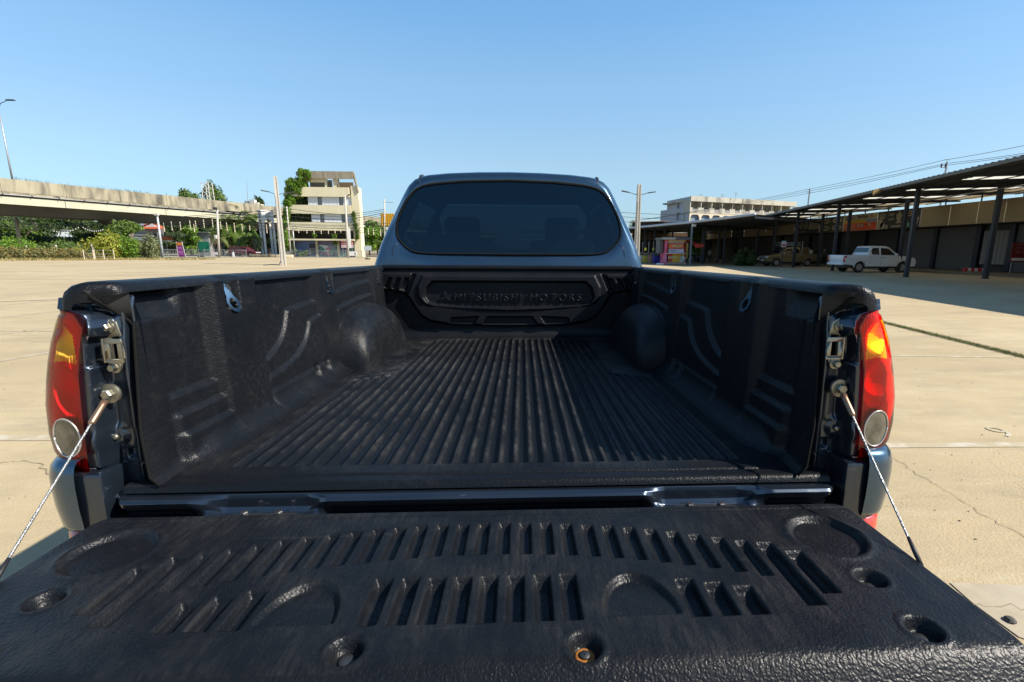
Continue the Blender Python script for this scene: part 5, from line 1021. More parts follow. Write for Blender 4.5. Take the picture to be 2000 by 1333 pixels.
xl = A(563, 500).x; xr = A(694, 500).x; W_ = xr-xl; zl = [0, A(600, 471).z, A(600, 468).z, A(600, 451).z, A(600, 434).z, A(600, 419).z, A(600, 401).z, A(600, 384).z, A(600, 366).z, A(600, 350).z, A(600, 335).z]
bot0, f1a, f1b, f2a, f2b, f3a, f3b, f4a, f4b = zl[2], zl[2], zl[3], zl[4], zl[5], zl[6], zl[7], zl[8], zl[9]
def bbx(nm, x0, x1, y0, y1, z0, z1, m, par=bl_, bev=0): mb = MB(); mb.bb((x0, y0, z0), (x1, y1, z1)); return mb.build(nm, m, par, bevel=bev)
D = 2.6
z1c, z2c, z3c = A(600, 470).z, A(600, 402).z, A(600, 384).z
bbx('floor_slab', xl-.1, xr+.2, -.9, D, A(600, 470).z, A(600, 467).z, M_BCR)
b1 = (A(600, 451).z, A(600, 434.5).z); b2 = (A(600, 418).z, A(600, 401).z); b3 = (A(600, 384.5).z, A(600, 366).z); b4 = (A(600, 349.5).z, A(600, 335).z)
bbx('balcony_band', xl+.1, xr, -.25, .0, *b1, M_BCR); bbx('balcony_band', xl, xr-.1, -.3, .0, *b2, M_BCR); bbx('balcony_band', xl+.6, xr-.25, -.3, .0, *b3, M_BCR); bbx('roof_parapet', A(590, 340).x, A(690, 340).x, -.4, -.1, *b4, M_BDK)
for z_ in (b1[0], b2[0], b3[0]): bbx('storey_slab', xl+.1, xr, .0, D, z_+.1, z_+.4, M_BCR)
bbx('roof_slab', A(590, 340).x, A(690, 340).x, -.1, D-2, b4[0]+.15, b4[0]+.4, M_BDK)
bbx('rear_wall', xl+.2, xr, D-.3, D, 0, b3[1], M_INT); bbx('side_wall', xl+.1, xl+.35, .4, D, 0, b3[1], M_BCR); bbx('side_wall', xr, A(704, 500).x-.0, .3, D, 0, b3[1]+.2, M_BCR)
slab('sloping_fin', [Vector((xr, .2, 0)), Vector((A(707, 503).x, .2, 0)), Vector((A(704, 420).x, .2, b2[1])), Vector((A(697, 370).x, .2, b3[1]+.3)), Vector((xr, .2, b3[1]+.3))], .3, M_BCR, bl_)
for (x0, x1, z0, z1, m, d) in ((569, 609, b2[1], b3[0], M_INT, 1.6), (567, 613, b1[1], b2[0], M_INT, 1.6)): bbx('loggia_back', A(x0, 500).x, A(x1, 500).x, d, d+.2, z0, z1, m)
def corr(nm, x0, x1, z0, z1, y, m, par=bl_, amp=.03, per=.22):
    n = max(8, int((x1-x0)/per*6)); xx = np.linspace(x0, x1, n); X_, Z_ = np.meshgrid(xx, np.array([z0, z1]), indexing='ij'); return grid(nm, X_, y+amp*np.sin(X_*2*PI/per), Z_, m, par)
for (x0, x1, zz, m) in ((610, 629, (b2[1], b3[0]), M_SHUT), (637, 670, (b2[1], b3[0]), M_SHUT), (678, 693, (b2[1], b3[0]), M_SHUT), (614, 631, (b1[1], b2[0]), M_SHUT), (639, 672, (b1[1], b2[0]), M_SHUT), (680, 694, (b1[1], b2[0]), M_SHUT)): corr('corrugated_shutter', A(x0, 500).x, A(x1, 500).x, *zz, .1, m)
for (x0, x1, zz) in ((629, 637, (b2[1], b3[0])), (670, 678, (b2[1], b3[0])), (631, 639, (b1[1], b2[0])), (672, 680, (b1[1], b2[0]))): bbx('window', A(x0, 500).x, A(x1, 500).x, .2, .26, *zz, mat('dusty_glass', (.16, .18, .19), .3, coat=.3))
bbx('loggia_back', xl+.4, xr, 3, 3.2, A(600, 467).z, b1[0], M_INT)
for x in (602, 645, 668): bbx('top_column', A(x, 500).x, A(x+3, 500).x, .0, .5, b3[1], b4[0]+.2, M_BCR)
slab('ramp_wall', [A(652, 366, .3), A(661, 366, .3), A(655, 350, .3), A(649, 350, .3)], .3, M_CREAM, bl_); bbx('top_back_wall', A(607, 500).x, A(650, 500).x, 2.0, 2.2, b3[1], b4[0]+.1, M_INT); bbx('lintel', A(608, 500).x, A(649, 500).x, .05, .35, A(600, 356).z, b4[0]+.1, M_CREAM); bbx('top_back_wall', A(660, 500).x, A(690, 500).x, 2.2, 2.5, b3[1], A(600, 352).z, mat('brown_interior', (.16, .11, .07), .9))
for x in (672, ): bbx('top_column', A(x, 500).x, A(x+.7, 500).x, -.1, .0, b3[1], b4[0], mat('rusty_post', (.26, .11, .05), .8))
# stepped side edge of the roof
for i in range(8): z_ = b4[1]-i*.42; bbx('stair_edge', A(690+i*1.0, 340).x-.1, A(691.5+i*1.0, 340).x, -.3, .3, z_-.35, z_, M_BDK)
# ground storey
zg = A(600, 470).z
bbx('ground_wall', xl+.9, A(619, 500).x, .5, .7, 0, zg, M_BLUE); bbx('ground_wall', A(619, 500).x, xr, .5, .7, 0, zg, M_PURP)
for x in (618, 660, 700): bbx('ground_column', A(x, 500).x, A(x+3.2, 500).x, .0, .48, 0, zg, M_BCR)
bbx('entrance', A(603.5, 500).x, A(617, 500).x, .42, .49, A(600, 496).z, A(600, 476.5).z, M_DARKM); bbx('entrance_bar', A(603.5, 500).x, A(617, 500).x, .36, .41, A(600, 487).z, A(600, 486).z, M_WALLW)
# graffiti: overlapping bubble shapes
def blob(par, cx, cz, rx, rz_, y, m, n=14, wob=.25):
    ph = rnd.uniform(0, 6); pts_ = [(cx+rx*math.cos(a)*(1+wob*math.sin(3*a+ph)), y, cz+rz_*math.sin(a)*(1+wob*math.cos(2*a+ph))) for a in np.linspace(0, 2*PI, n, endpoint=False)]; mb = MB(); mb.add(pts_, [tuple(range(n))]); return mb.build('graffiti', m, par)
gm_ = [mat('graffiti_red', (.30, .05, .06), .7), mat('graffiti_white', (.55, .56, .58), .7), mat('graffiti_green', (.10, .24, .19), .7), mat('graffiti_grey', (.22, .26, .30), .7), mat('graffiti_pink', (.45, .2, .24), .7)]
yy = .49
for i in range(34):
    px_ = rnd.uniform(626, 668) if i < 26 else rnd.uniform(684, 698); py_ = rnd.uniform(481, 498) if i < 26 else rnd.uniform(483, 492); q = A(px_, py_); yy -= .004; k_ = 0 if px_ < 640 and i % 3 == 0 else 1+i % 4
    if i % 3 == 0 and px_ > 640: k_ = 2
    blob(bl_, q.x, q.z, rnd.uniform(.25, .75), rnd.uniform(.18, .5), yy, gm_[k_ % 5])
# creeper
bl2 = []
for (x, y, w2, h2, n_) in ((588, 352, 9, 16, 7), (597, 339, 15, 4, 6), (573, 364, 14, 12, 9), (567, 385, 9, 18, 10), (562, 410, 6, 20, 9), (561, 440, 5, 20, 8), (562, 470, 5, 20, 7), (581, 377, 12, 8, 6), (592, 364, 9, 8, 5), (604, 345, 5, 6, 3)):
    for i in range(n_): q = A(x+rnd.uniform(-1, 1)*w2*.7, y+rnd.uniform(-1, 1)*h2*.8); bl2.append((q.x, rnd.uniform(-.7, .4), q.z, .5, .5, .55))
cr_ = leafmesh('creeper', bl2, 19000, .10, LF['bright']); cr_.location = o0; tag(cr_, 'bright green creeper climbing the left corner of the abandoned building', 'creeper')
bl2 = []
for (x0, x1, y) in ((570, 607, 395), (569, 590, 428), (580, 608, 424)):
    for i in range(6): q = A(rnd.uniform(x0, x1), y+rnd.uniform(-6, 4)); bl2.append((q.x, .7, q.z, .8, .5, .5))
cr_ = leafmesh('creeper', bl2, 3000, .12, LF['dark']); cr_.location = o0; tag(cr_, 'dark creeper filling the open left bays of the abandoned building', 'creeper')
bl2 = [(A(x, y).x, -.35, A(x, y).z, .35, .25, .5) for x, y in ((692, 420), (693, 428), (696, 440), (698, 450), (699, 462), (655, 462), (654, 467), (657, 474), (616, 460), (597, 499), (590, 497), (577, 490), (574, 478), (600, 494))]
cr_ = leafmesh('creeper', bl2, 2600, .1, LF['mid']+LF['bright'][:1]); cr_.location = o0; tag(cr_, 'small tufts of creeper on the right edge and ledge of the abandoned building', 'creeper')
# signs in front of it
def board(nm, label, cat, x0, x1, y0, y1, Y, m, th=.05, par=None, legs=True):
    a = P(x0, y1, Y); b = P(x1, y0, Y); o1 = Vector(((a.x+b.x)/2, Y, 0)); t = thing(nm, label, cat, o1); mb = MB(); mb.bb((a.x-o1.x, -th/2, a.z), (b.x-o1.x, th/2, b.z)); bo = mb.build('board', m, t)
    if legs:
        for sx in (-.8, .8): x = (b.x-a.x)/2*sx; mb = MB(); mb.bar((x, th/2+.03, 0), (x, th/2+.03, b.z), .05, .05); mb.build('post', M_GALV, t)
    return t, a-o1, b-o1
def scrib(par, a, b, y, rows, m, seed=1, wt=.45, ch=1.2, nm='print'):
    """rows of small letter-like strokes between two corners of a board (front side), joined as flat print"""
    r_ = random.Random(seed); mb = MB(); z1 = b.z; z0 = a.z; rh = (z1-z0)/rows
    for i in range(rows):
        zc = z1-rh*(i+.5); x = a.x+rh*.3; h_ = rh*.55
        while x < b.x-rh*.35:
            w_ = h_*r_.uniform(.35, .75)*ch; k_ = r_.randrange(4); s_ = h_*.16*wt/.45
            def st(xa, za, xb, zb):
                d = Vector((xb-xa, 0, zb-za)); 
                if d.length < 1e-5: return
                n_ = Vector((-d.z, 0, d.x)).normalized()*s_/2; mb.quad(Vector((xa, y, za))-n_, Vector((xb, y, zb))-n_, Vector((xb, y, zb))+n_, Vector((xa, y, za))+n_)
            st(x, zc-h_/2, x, zc+h_/2); 
            if k_ != 1: st(x, zc+h_/2, x+w_, zc+h_/2-h_*.1)
            if k_ > 0: st(x+w_, zc-h_/2, x+w_, zc+h_/2)
            if k_ == 3: st(x, zc-h_/2, x+w_, zc-h_/2)
            x += w_+h_*.28
            if r_.random() < .12: x += h_*.4
    return mb.build(nm, m, par)
M_SRED = mat('sign_red', (.55, .03, .04), .6); M_SW = mat('sign_white', (.72, .71, .69), .6); M_INKK = mat('ink_black', (.02, .02, .022), .6)
t, a, b = board('notice_board', 'red and white notice board on the purple wall of the abandoned building', 'sign', 667, 689, 470, 484, 83.4, M_SW); t['label'] = 'red and white notice board on the purple wall of the abandoned building'
mb = MB(); mb.bb((a.x, -.035, a.z+(b.z-a.z)*.35), (b.x, -.028, b.z)); mb.build('red_field', M_SRED, t); scrib(t, Vector((a.x, 0, a.z+(b.z-a.z)*.38)), b, -.04, 2, M_SW, 3, .9); scrib(t, a, Vector((b.x, 0, a.z+(b.z-a.z)*.32)), -.04, 1, M_SRED, 5, .8)
t, a, b = board('feather_banner', 'tall narrow white banner beside the concrete pole', 'banner', 678.5, 683.5, 446, 485, 75.5, M_SW, legs=False); mb = MB(); mb.bar((-.1, .05, 0), (-.1, .05, a.z+3.2), .05, .05); mb.build('post', M_GALV, t)
t, a, b = board('white_board', 'white rectangular board with a small black figure at the foot of the pole', 'sign', 681.5, 696.5, 491.5, 500, 75, M_SW); blob(t, .35, a.z+.3, .08, .22, -.03, M_INKK)
t, a, b = board('small_notice', 'small white notice with red text on the grey railing', 'sign', 415, 424.5, 493, 498, 75.5, M_SW, legs=False); scrib(t, a, b, -.03, 2, M_SRED, 8)
t, a, b = board('blue_grey_board', 'rounded pale blue grey board on a thin stick', 'sign', 711, 725, 481, 489.5, 72, mat('sign_bluegrey', (.42, .47, .52), .5), legs=False); mb = MB(); mb.tube([(-.1, .04, 0), (-.15, .04, b.z+1.6)], .03, 6); mb.build('post', M_DARKM, t)
p = P(718, 504.5, 66); mb = MB(); mb.lathe([(.18, 0), (.30, 0), (.33, .04), (.33, .13), (.30, .17), (.18, .17)], (p.x, p.y, 0), n=24); tag(mb.build('tyre', M_RUBBER, auto=40), 'old black tyre lying on the lot under the blue grey board', 'tyre')
t, a, b = board('bollard_sign', 'small upright white marker post before the red car', 'marker', 454.5, 456.8, 493, 502, 76.5, M_SW, .1, legs=False)
t, a, b = board('yellow_billboard', 'yellow ribbed board half hidden behind the cab', 'billboard', 745, 790, 418, 442, 96, mat('billboard_yellow', (.62, .33, .02), .6), .3); t['label'] = 'yellow ribbed board half hidden behind the cab'
for i in range(12): x = lerp(a.x, b.x, (i+.5)/12); mb = MB(); mb.bb((x-.03, -.2, a.z), (x+.03, -.15, b.z)); mb.build('rib', MATS['billboard_yellow'], t)
for (px_, lab) in ((405, 'left'), ): pass
# ================================================================ vehicles
M_TYRE = M_RUBBER; M_VGL = mat('vehicle_glass', (.012, .015, .018), .06, coat=.6); M_VBLK = mat('vehicle_plastic', (.02, .02, .022), .5); M_TL = mat('tail_red', (.28, .01, .012), .3, coat=1.); M_HL = mat('headlight_clear', (.5, .52, .52), .12, .3, coat=1.); M_RIM = mat('wheel_silver', (.45, .45, .46), .35, .7)
def arc(cx, cz, r, a0, a1, n=10): return [(cx+r*math.cos(a), cz+r*math.sin(a)) for a in np.linspace(a0, a1, n)]
def wheel_at(par, x, y, r, sg, hub=M_RIM):
    mb = MB(); mb.lathe([(r*.62, -.11), (r*.9, -.12), (r, -.08), (r, .08), (r*.9, .12), (r*.62, .11)], (x, y, r), (0, sg, 0), 28, False); w_ = mb.build('wheel', M_TYRE, par, auto=40)
    mb = MB(); mb.lathe([(r*.64, .09), (r*.6, .10), (r*.55, .05), (r*.22, .04), (r*.18, .08), (0, .08)], (x, y, r), (0, sg, 0), 24); mb.build('rim', hub, w_, auto=30)
    mb = MB()
    for k in range(6): a = k*PI/3; mb.bar((x, y+sg*.075, r), (x+math.cos(a)*r*.58, y+sg*.085, r+math.sin(a)*r*.58), r*.16, .03, (0, 1, 0))
    mb.build('spokes', hub, w_); return w_
def sideprism(nm, poly, y0, y1, m, par, bev=.04, tumble=0.):
    n = len(poly); zz = [p[1] for p in poly]; zm = max(zz); mb = MB(); P1 = [(x, y0+tumble*max(0, z-.9), z) for x, z in poly]; P2 = [(x, y1-tumble*max(0, z-.9), z) for x, z in poly]
    mb.add(P1+P2, [tuple(range(n)), tuple(range(2*n-1, n-1, -1))]+[(i, n+i, n+(i+1) % n, (i+1) % n) for i in range(n)]); return mb.build(nm, m, par, bevel=bev, segs=3)
def pickup(label, loc, rz, m, kind):
    """x forward, rear bumper at x=0"""
    t = thing('parked_pickup', label, 'pickup truck', loc, rz, 'pickup trucks parked under the canopy'); L_ = 5.2; r = .37; xr, xf = 1.15, 4.25; hw = .9; f = .42
    low = [(.12, .55), (xr-f, .50)]+arc(xr, r, f, PI*.93, PI*.07)+[(xr+f, .42), (xf-f, .42)]+arc(xf, r, f, PI*.93, PI*.07)+[(xf+f, .45), (L_-.1, .42), (L_, .62), (L_-.04, .88), (L_-.2, 1.02), (4.1, 1.14), (1.72, 1.16), (1.70, 1.17), (.06, 1.17), (.03, .95)]
    sideprism('body', low, -hw, hw, m, t, .05, .10)
    cabp = [(1.72, 1.14), (4.08, 1.12), (3.30, 1.72), (3.0, 1.79), (2.1, 1.80), (1.93, 1.76)]
    cb = sideprism('cabin', cabp, -hw+.05, hw-.05, m, t, .05, .24)
    mb = MB(); mb.bb((.14, -.72, .80), (1.66, .72, 1.185)); 
    bed = MB(); bed.bb((.12, -.76, 1.168), (1.66, .76, 1.178)); bed.build('bed_opening', M_VBLK, t)
    for sg in (-1, 1):
        def wp(pts_, nm='side_window', m_=M_VGL):
            P_ = [(x, sg*(hw-.05-.24*max(0, z-.9)+.012), z) for x, z in pts_]; P2 = [(x, y-sg*.03, z) for x, y, z in P_]; n = len(P_); mb = MB(); mb.add(P_+P2, [tuple(range(n)) if sg < 0 else tuple(range(n))[::-1], tuple(range(n, 2*n))[::-1] if sg < 0 else tuple(range(n, 2*n))]+[(i, (i+1) % n, n+(i+1) % n, n+i) for i in range(n)]); return mb.build(nm, m_, t)
        wp([(2.05, 1.22), (2.55, 1.20), (2.55, 1.66), (2.12, 1.66), (1.98, 1.45)]); wp([(2.68, 1.20), (3.72, 1.19), (3.66, 1.27), (3.22, 1.63), (2.68, 1.67)])
        for x in (1.86, 2.62, 3.86): mb = MB(); mb.bar((x, sg*(hw+.001), .55), (x, sg*(hw-.02), 1.14), .012, .012); mb.build('door_gap', M_VBLK, t)
        mb = MB(); mb.bar((2.72, sg*(hw-.005), 1.02), (2.94, sg*(hw-.005), 1.02), .03, .035); mb.build('door_handle', M_VBLK if kind == 'white' else M_RIM, t, bevel=.006)
        mb = MB(); mb.box((3.62, sg*(hw+.08), 1.22), (.12, .22, .17)); mb.build('wing_mirror', m if kind == 'white' else M_RIM, t, bevel=.03)
        mb = MB(); mb.box((.10, sg*.80, .92), (.16, .18, .44)); mb.build('tail_light', M_TL, t, bevel=.03)
        mb = MB(); mb.box((L_-.14, sg*.68, .86), (.24, .34, .2), Matrix.Rotation(-sg*.25, 4, 'Z')); mb.build('headlight', M_HL, t, bevel=.04)
        mb = MB(); mb.add([(xr+f*1.12*math.cos(a), sg*(hw+.005), r+f*1.12*math.sin(a)) for a in np.linspace(0, PI, 14)]+[(xr+f*.98*math.cos(a), sg*(hw+.02), r+f*.98*math.sin(a)) for a in np.linspace(0, PI, 14)], [(i, i+1, 15+i, 14+i) for i in range(13)]); mb.build('wheel_arch_lip', m, t)
        wheel_at(t, xr, sg*(hw-.14), r, sg); wheel_at(t, xf, sg*(hw-.14), r, sg)
    q = [(3.98, 1.20), (3.30, 1.715)]; mb = MB(); mb.hexa([(3.97, -.70, 1.215), (3.97, .70, 1.215), (3.94, .70, 1.20), (3.94, -.70, 1.20), (3.36, -.60, 1.685), (3.36, .60, 1.685), (3.33, .60, 1.67), (3.33, -.60, 1.67)]); mb.build('windscreen', M_VGL, t)
    mb = MB(); mb.hexa([(1.755, -.70, 1.24), (1.785, -.70, 1.24), (1.785, .70, 1.24), (1.755, .70, 1.24), (1.90, -.60, 1.68), (1.93, -.60, 1.68), (1.93, .60, 1.68), (1.90, .60, 1.68)]); mb.build('rear_window', M_VGL, t)
    mb = MB(); mb.bb((-.06, -.80, .50), (.14, .80, .66)); mb.build('rear_bumper', m if kind == 'white' else M_RIM, t, bevel=.03); mb = MB(); mb.bb((L_-.16, -.46, .74), (L_+.015, .46, .95)); mb.build('grille', M_RIM if kind == 'gold' else M_VBLK, t, bevel=.02)
    mb = MB(); mb.bb((L_-.02, -.24, .52), (L_+.02, .24, .62)); mb.build('number_plate', M_SW, t); mb = MB(); mb.bb((.6, -.7, .3), (4.8, .7, .5)); mb.build('underbody', M_VBLK, t)
    return t
M_WPAINT = mat('white_car_paint', (.62, .64, .66), .3, coat=.8); M_GPAINT = mat('gold_car_paint', (.26, .20, .10), .35, .5, coat=.8); M_RPAINT = mat('dark_red_car_paint', (.10, .012, .018), .3, .2, coat=.8)
pr = P(1677, 529, 31.8); wt_ = pickup('white extended cab pickup parked beside the shop wall', (pr.x-1.15, 31.8+.85, 0), 0.03, M_WPAINT, 'white')
pg = P(1573, 519, 44.5); gd_ = pickup('dusty gold pickup with a roof rack and goods in its bed', (pg.x+1.3, 44.5+.85+.1, 0), PI+.05, M_GPAINT, 'gold')
rk = MB()
for (a, b) in (((1.9, -.7, 1.95), (3.5, -.7, 1.95)), ((1.9, .7, 1.95), (3.5, .7, 1.95)), ((1.9, -.7, 2.22), (3.5, -.7, 2.22)), ((1.9, .7, 2.22), (3.5, .7, 2.22)), ((1.9, -.7, 2.22), (1.9, .7, 2.22)), ((3.5, -.7, 2.22), (3.5, .7, 2.22)), ((3.5, -.7, 1.95), (3.5, .7, 1.95)), ((1.75, -.74, 1.17), (1.75, -.74, 2.35)), ((1.75, .74, 1.17), (1.75, .74, 2.35))): rk.tube([a, b], .022, 6)
for i in range(9):
    for sy in (-.7, .7): x = 1.95+i*.19; rk.tube([(x, sy, 1.95), (x+.1*(-1)**i, sy, 2.22)], .014, 5)
rk.build('roof_rack', M_RIM, gd_)
for (nm, lab, c, d, m) in (('crate', 'pale crate standing in the bed of the gold pickup', (.45, 0, 1.36), (.3, .5, .34), M_SW), ('bundle', 'brown bundle lying in the bed of the gold pickup', (1.2, .1, 1.5), (.7, .8, .6), mat('brown_cloth', (.16, .08, .04), .9))):
    mb = MB(); mb.box((0, 0, 0), d); o = mb.build(nm, m, bevel=.05); M_ = Matrix.Translation((pg.x+1.3, 45.45, 0)) @ Matrix.Rotation(PI+.05, 4, 'Z'); o.location = M_ @ Vector(c); tag(o, lab, nm)
mb = MB(); mb.tube([(0, 0, 0), (0, .0, .5), (.2, 0, .62), (.45, 0, .5), (.45, 0, 0)], .03, 6); mb.tube([(0, .4, 0), (0, .4, .5), (.2, .4, .62), (.45, .4, .5), (.45, .4, 0)], .03, 6); mb.bb((0, 0, .25), (.45, .4, .29)); o = mb.build('plastic_stool', M_RIM); o.location = M_ @ Vector((.75, -.3, 1.18)); tag(o, 'grey plastic chair frame standing in the bed of the gold pickup', 'chair')
# red wagon beyond the fence
o0 = P(448, 503, 82); t = thing('parked_wagon', 'dark red wagon parked behind the grey railing by the palms', 'car', (o0.x-.2, 82.9, 0), 0.); 
low = [(.0, .35), (.45, .33)]+arc(.85, .34, .4, PI*.93, PI*.07)+[(3.1, .33)]+arc(3.55, .34, .4, PI*.93, PI*.07)+[(4.4, .35), (4.45, .75), (3.55, .98), (.0, .98), (-.03, .6)]
sideprism('body', low, -.85, .85, M_RPAINT, t, .05, .1); sideprism('cabin', [(.02, .95), (3.6, .95), (2.85, 1.55), (2.6, 1.62), (.3, 1.64), (.12, 1.55)], -.80, .80, M_RPAINT, t, .05, .22)
for pl in ([(.25, 1.06), (1.25, 1.06), (1.25, 1.50), (.35, 1.50)], [(1.38, 1.06), (2.1, 1.06), (2.1, 1.50), (1.38, 1.50)], [(2.22, 1.06), (3.2, 1.06), (2.75, 1.48), (2.22, 1.50)]): mb = MB(); mb.prism([(x, z) for x, z in pl], 0, .03, Matrix(((1, 0, 0, 0), (0, 0, -1, -.69), (0, 1, 0, 0), (0, 0, 0, 1)))); mb.build('side_window', M_VGL, t)
for x in (.85, 3.55):
    for sg in (-1, 1): wheel_at(t, x, sg*.72, .33, sg)
mb = MB(); mb.bb((4.25, -.75, .6), (4.47, .75, .78)); mb.build('headlight', M_HL, t)

# ================================================================ canopy, shops, stalls
SU, SV, S0 = Vector((0, 1, 0)), Vector((1, 0, 0)), Vector((20.35, 17.7, 0))
def sp(u, v, z): p = SU*u+SV*v; return (p.x, p.y, z)
al = math.radians(10.6); CU = Vector((math.sin(al), math.cos(al), 0)); CV = Vector((math.cos(al), -math.sin(al), 0)); C0 = Vector((18.6, 17.7, 0))
cano = thing('canopy', 'long dark steel parking canopy with corrugated roof on the right', 'canopy', C0, 0)
def cp(u, v, z): p = CU*u+CV*v; return (p.x, p.y, z)
M_ROOF = mat('dark_roof_sheet', (.075, .072, .065), .55, .2, var=.2, vscale=.6); M_SKY = None
def translucent(nm, c, mixf=.75):
    m = bpy.data.materials.new(nm); m.use_nodes = True; n = m.node_tree.nodes; L = m.node_tree.links; t_ = n.new('ShaderNodeBsdfTranslucent'); t_.inputs[0].default_value = (*c, 1); mx = n.new('ShaderNodeMixShader'); mx.inputs[0].default_value = mixf; n['Principled BSDF'].inputs['Base Color'].default_value = (*c, 1); L.new(n['Principled BSDF'].outputs[0], mx.inputs[1]); L.new(t_.outputs[0], mx.inputs[2]); L.new(mx.outputs[0], n['Material Output'].inputs[0]); return m
M_SKYL = translucent('translucent_sheet', (.80, .74, .60)); M_SKYB = translucent('yellowed_sheet', (.34, .26, .15), .55)
M_CST = mat('canopy_steel', (.018, .024, .036), .45, .2); M_EAVE = mat('eave_sheet', (.12, .115, .10), .6)
zr = lambda v: 4.93+.014*v
def roof_piece(nm, u0, u1, v0, v1, m, dz=0.):
    vm = (12.75-CU.x*(u0+u1)/2)/CV.x; k_ = vm/vE; v0, v1 = v0*k_, v1*k_
    nu = max(4, int((u1-u0)/.045)); uu = np.linspace(u0, u1, nu); vv = np.array([v0, v1]); U, V = np.meshgrid(uu, vv, indexing='ij'); z = 4.93+.014*V+dz+.028*np.clip(np.sin(U*2*PI/.36), -.3, 1)
    return grid(nm, CU.x*U+CV.x*V, CU.y*U+CV.y*V, z, m, cano)
U0, U1 = -14, 44; vE = 11.6; u = U0
step = 4.5
while u < U1-.1:
    ue = min(u+step, U1)
    roof_piece('roof_sheet', u, u+1.9, 0, vE, M_ROOF); roof_piece('roof_sheet', u+1.9, u+2.7, 0, 2.2, M_ROOF); roof_piece('skylight_sheet', u+1.9, u+2.7, 2.2, 9.4, M_SKYL); roof_piece('roof_sheet', u+1.9, u+2.7, 9.4, vE, M_SKYB); roof_piece('roof_sheet', u+2.7, ue, 0, 7.4, M_ROOF); roof_piece('roof_sheet', u+2.7, ue, 7.4, vE, M_SKYB)
    u += step
for v in np.arange(.15, vE+.1, 1.25): mb = MB(); mb.bar(cp(U0, v, zr(v)-.05), cp(min(U1, (12.6-CV.x*v)/CU.x), v, zr(v)-.05), .04, .045); mb.build('purlin', M_CST, cano)
mb = MB(); mb.bar(cp(U0, -.03, 4.84), cp(U1, -.03, 4.84), .08, .14); mb.build('fascia', M_EAVE, cano); mb = MB(); mb.tube([cp(U0, 4.7, 4.62), cp(U1, 4.7, 4.62)], .035, 6); mb.build('conduit', M_GALV, cano)
fr_u = [-9.4, -.4, 8.77, 17.9, 24.2]
for i, uq in enumerate(fr_u): mb = MB(); mb.bar(cp(uq, .1, 4.80), cp(uq, (12.5-CU.x*uq)/CV.x, zr(vE)-.13), .09, .10); mb.build('rafter', M_CST, cano)
for (uq, v) in ((-.4, 1.45), (8.77, 1.48), (17.9, 1.43), (24.3, .9), (29.5, .8), (8.2, 5.1), (.3, 5.0), (15.4, 4.6), (22.8, 4.4), (27.5, 4.2), (34, 4.2), (41, 4.2), (36, 1.), (43, 1.), (-8, 1.4)):
    mb = MB(); w_ = .19 if v < 3 else .2; a = cp(uq, v, 0); mb.bar(a, cp(uq, v, zr(v)-.15), w_, w_, CU); mb.build('column', M_CST, cano); 
    mb = MB(); mb.bb((a[0]-.16, a[1]-.16, 0), (a[0]+.16, a[1]+.16, .02)); mb.build('base_plate', M_CST, cano)
# short hangers between the sign wall and the roof
for uq in np.arange(-6, 44, 2.6): mb = MB(); mb.bar(sp(uq, 10.5, 4.6), sp(uq, 10.5, 5.0), .06, .06, SU); mb.build('hanger', M_CST, cano)
# second canopy further back with a pale gutter
c2 = thing('canopy', 'lower pale edged canopy roof over the market stalls', 'canopy', (0, 0, 0))
E1, E2, E3 = P(1475, 419, 40.5), P(1345, 435.5, 47.8), P(1225, 446.5, 62.); zc = (E1.z+E2.z+E3.z)/3
ed = [Vector((E1.x, E1.y, E1.z)), Vector((E2.x, E2.y, E2.z)), Vector((E3.x, E3.y, E3.z)), Vector((E3.x-14, E3.y+16, E3.z))]
mb = MB(); mb.tube(ed, .13, 8); mb.build('gutter', mat('pale_gutter', (.42, .46, .50), .4, .5), c2, smooth=True)
back = [p+Vector((34, 26, .5)) for p in ed]  # roof depth stretched to keep sun off the floor and shop walls
for i in range(3):
    a, b, c_3, d_3 = ed[i], ed[i+1], back[i+1], back[i]
    for j in range(4): 
        t0, t1 = j/4+.0, (j+1)/4; q0, q1 = a.lerp(b, t0), a.lerp(b, t1); r0, r1 = d_3.lerp(c_3, t0), d_3.lerp(c_3, t1); m0, m1 = q0.lerp(r0, .55), q1.lerp(r1, .55)
        mb = MB(); mb.quad(q0, q1, m1, m0); mb.build('roof_sheet', mat('grey_roof', (.13, .14, .15), .5, .2), c2)
        mb = MB(); mb.quad(m0, m1, m1.lerp(r1, .25), m0.lerp(r0, .25)); mb.build('skylight_sheet', M_SKYL, c2); mb = MB(); mb.quad(m0.lerp(r0, .25), m1.lerp(r1, .25), r1, r0); mb.build('roof_sheet', MATS['grey_roof'], c2)
for i in range(3): mb = MB(); mb.bar(ed[i]-Vector((0, 0, .25)), back[i]-Vector((0, 0, .3)), .08, .16); mb.build('rafter', M_CST, c2)
for (px_, Y) in ((1258, 62), (1277, 60), (1296, 58), (1342, 56), (1372, 52), (1413, 52), (1402, 56), (1311, 62), (1268, 66), (1246, 64)):
    p = P(px_, 500, Y); mb = MB(); mb.bar((p.x, p.y, 0), (p.x, p.y, zc+.1), .17 if px_ != 1372 else .34, .17, CU); mb.build('column', M_CST, c2)
p = P(1345, 518, 47.8); mb = MB(); mb.bar((p.x, p.y-.3, 0), (p.x, p.y-.3, E2.z-.1), .16, .16, CU); mb.build('column', mat('grey_column', (.16, .19, .22), .5), c2); mb = MB(); mb.box((p.x+.12, p.y-.45, E2.z-.28), (.36, .25, .22)); mb.build('lamp_box', M_SW, c2)
# signs: find u on the facade plane for a photo column
def fu(px_, v=10.45): d = _ray(px_, 440); return float(CAMO[1]+(S0.x+v-CAMO[0])/d[0]*d[1]-S0.y)
uE = fu(1374)+1.5; uR = fu(2080)
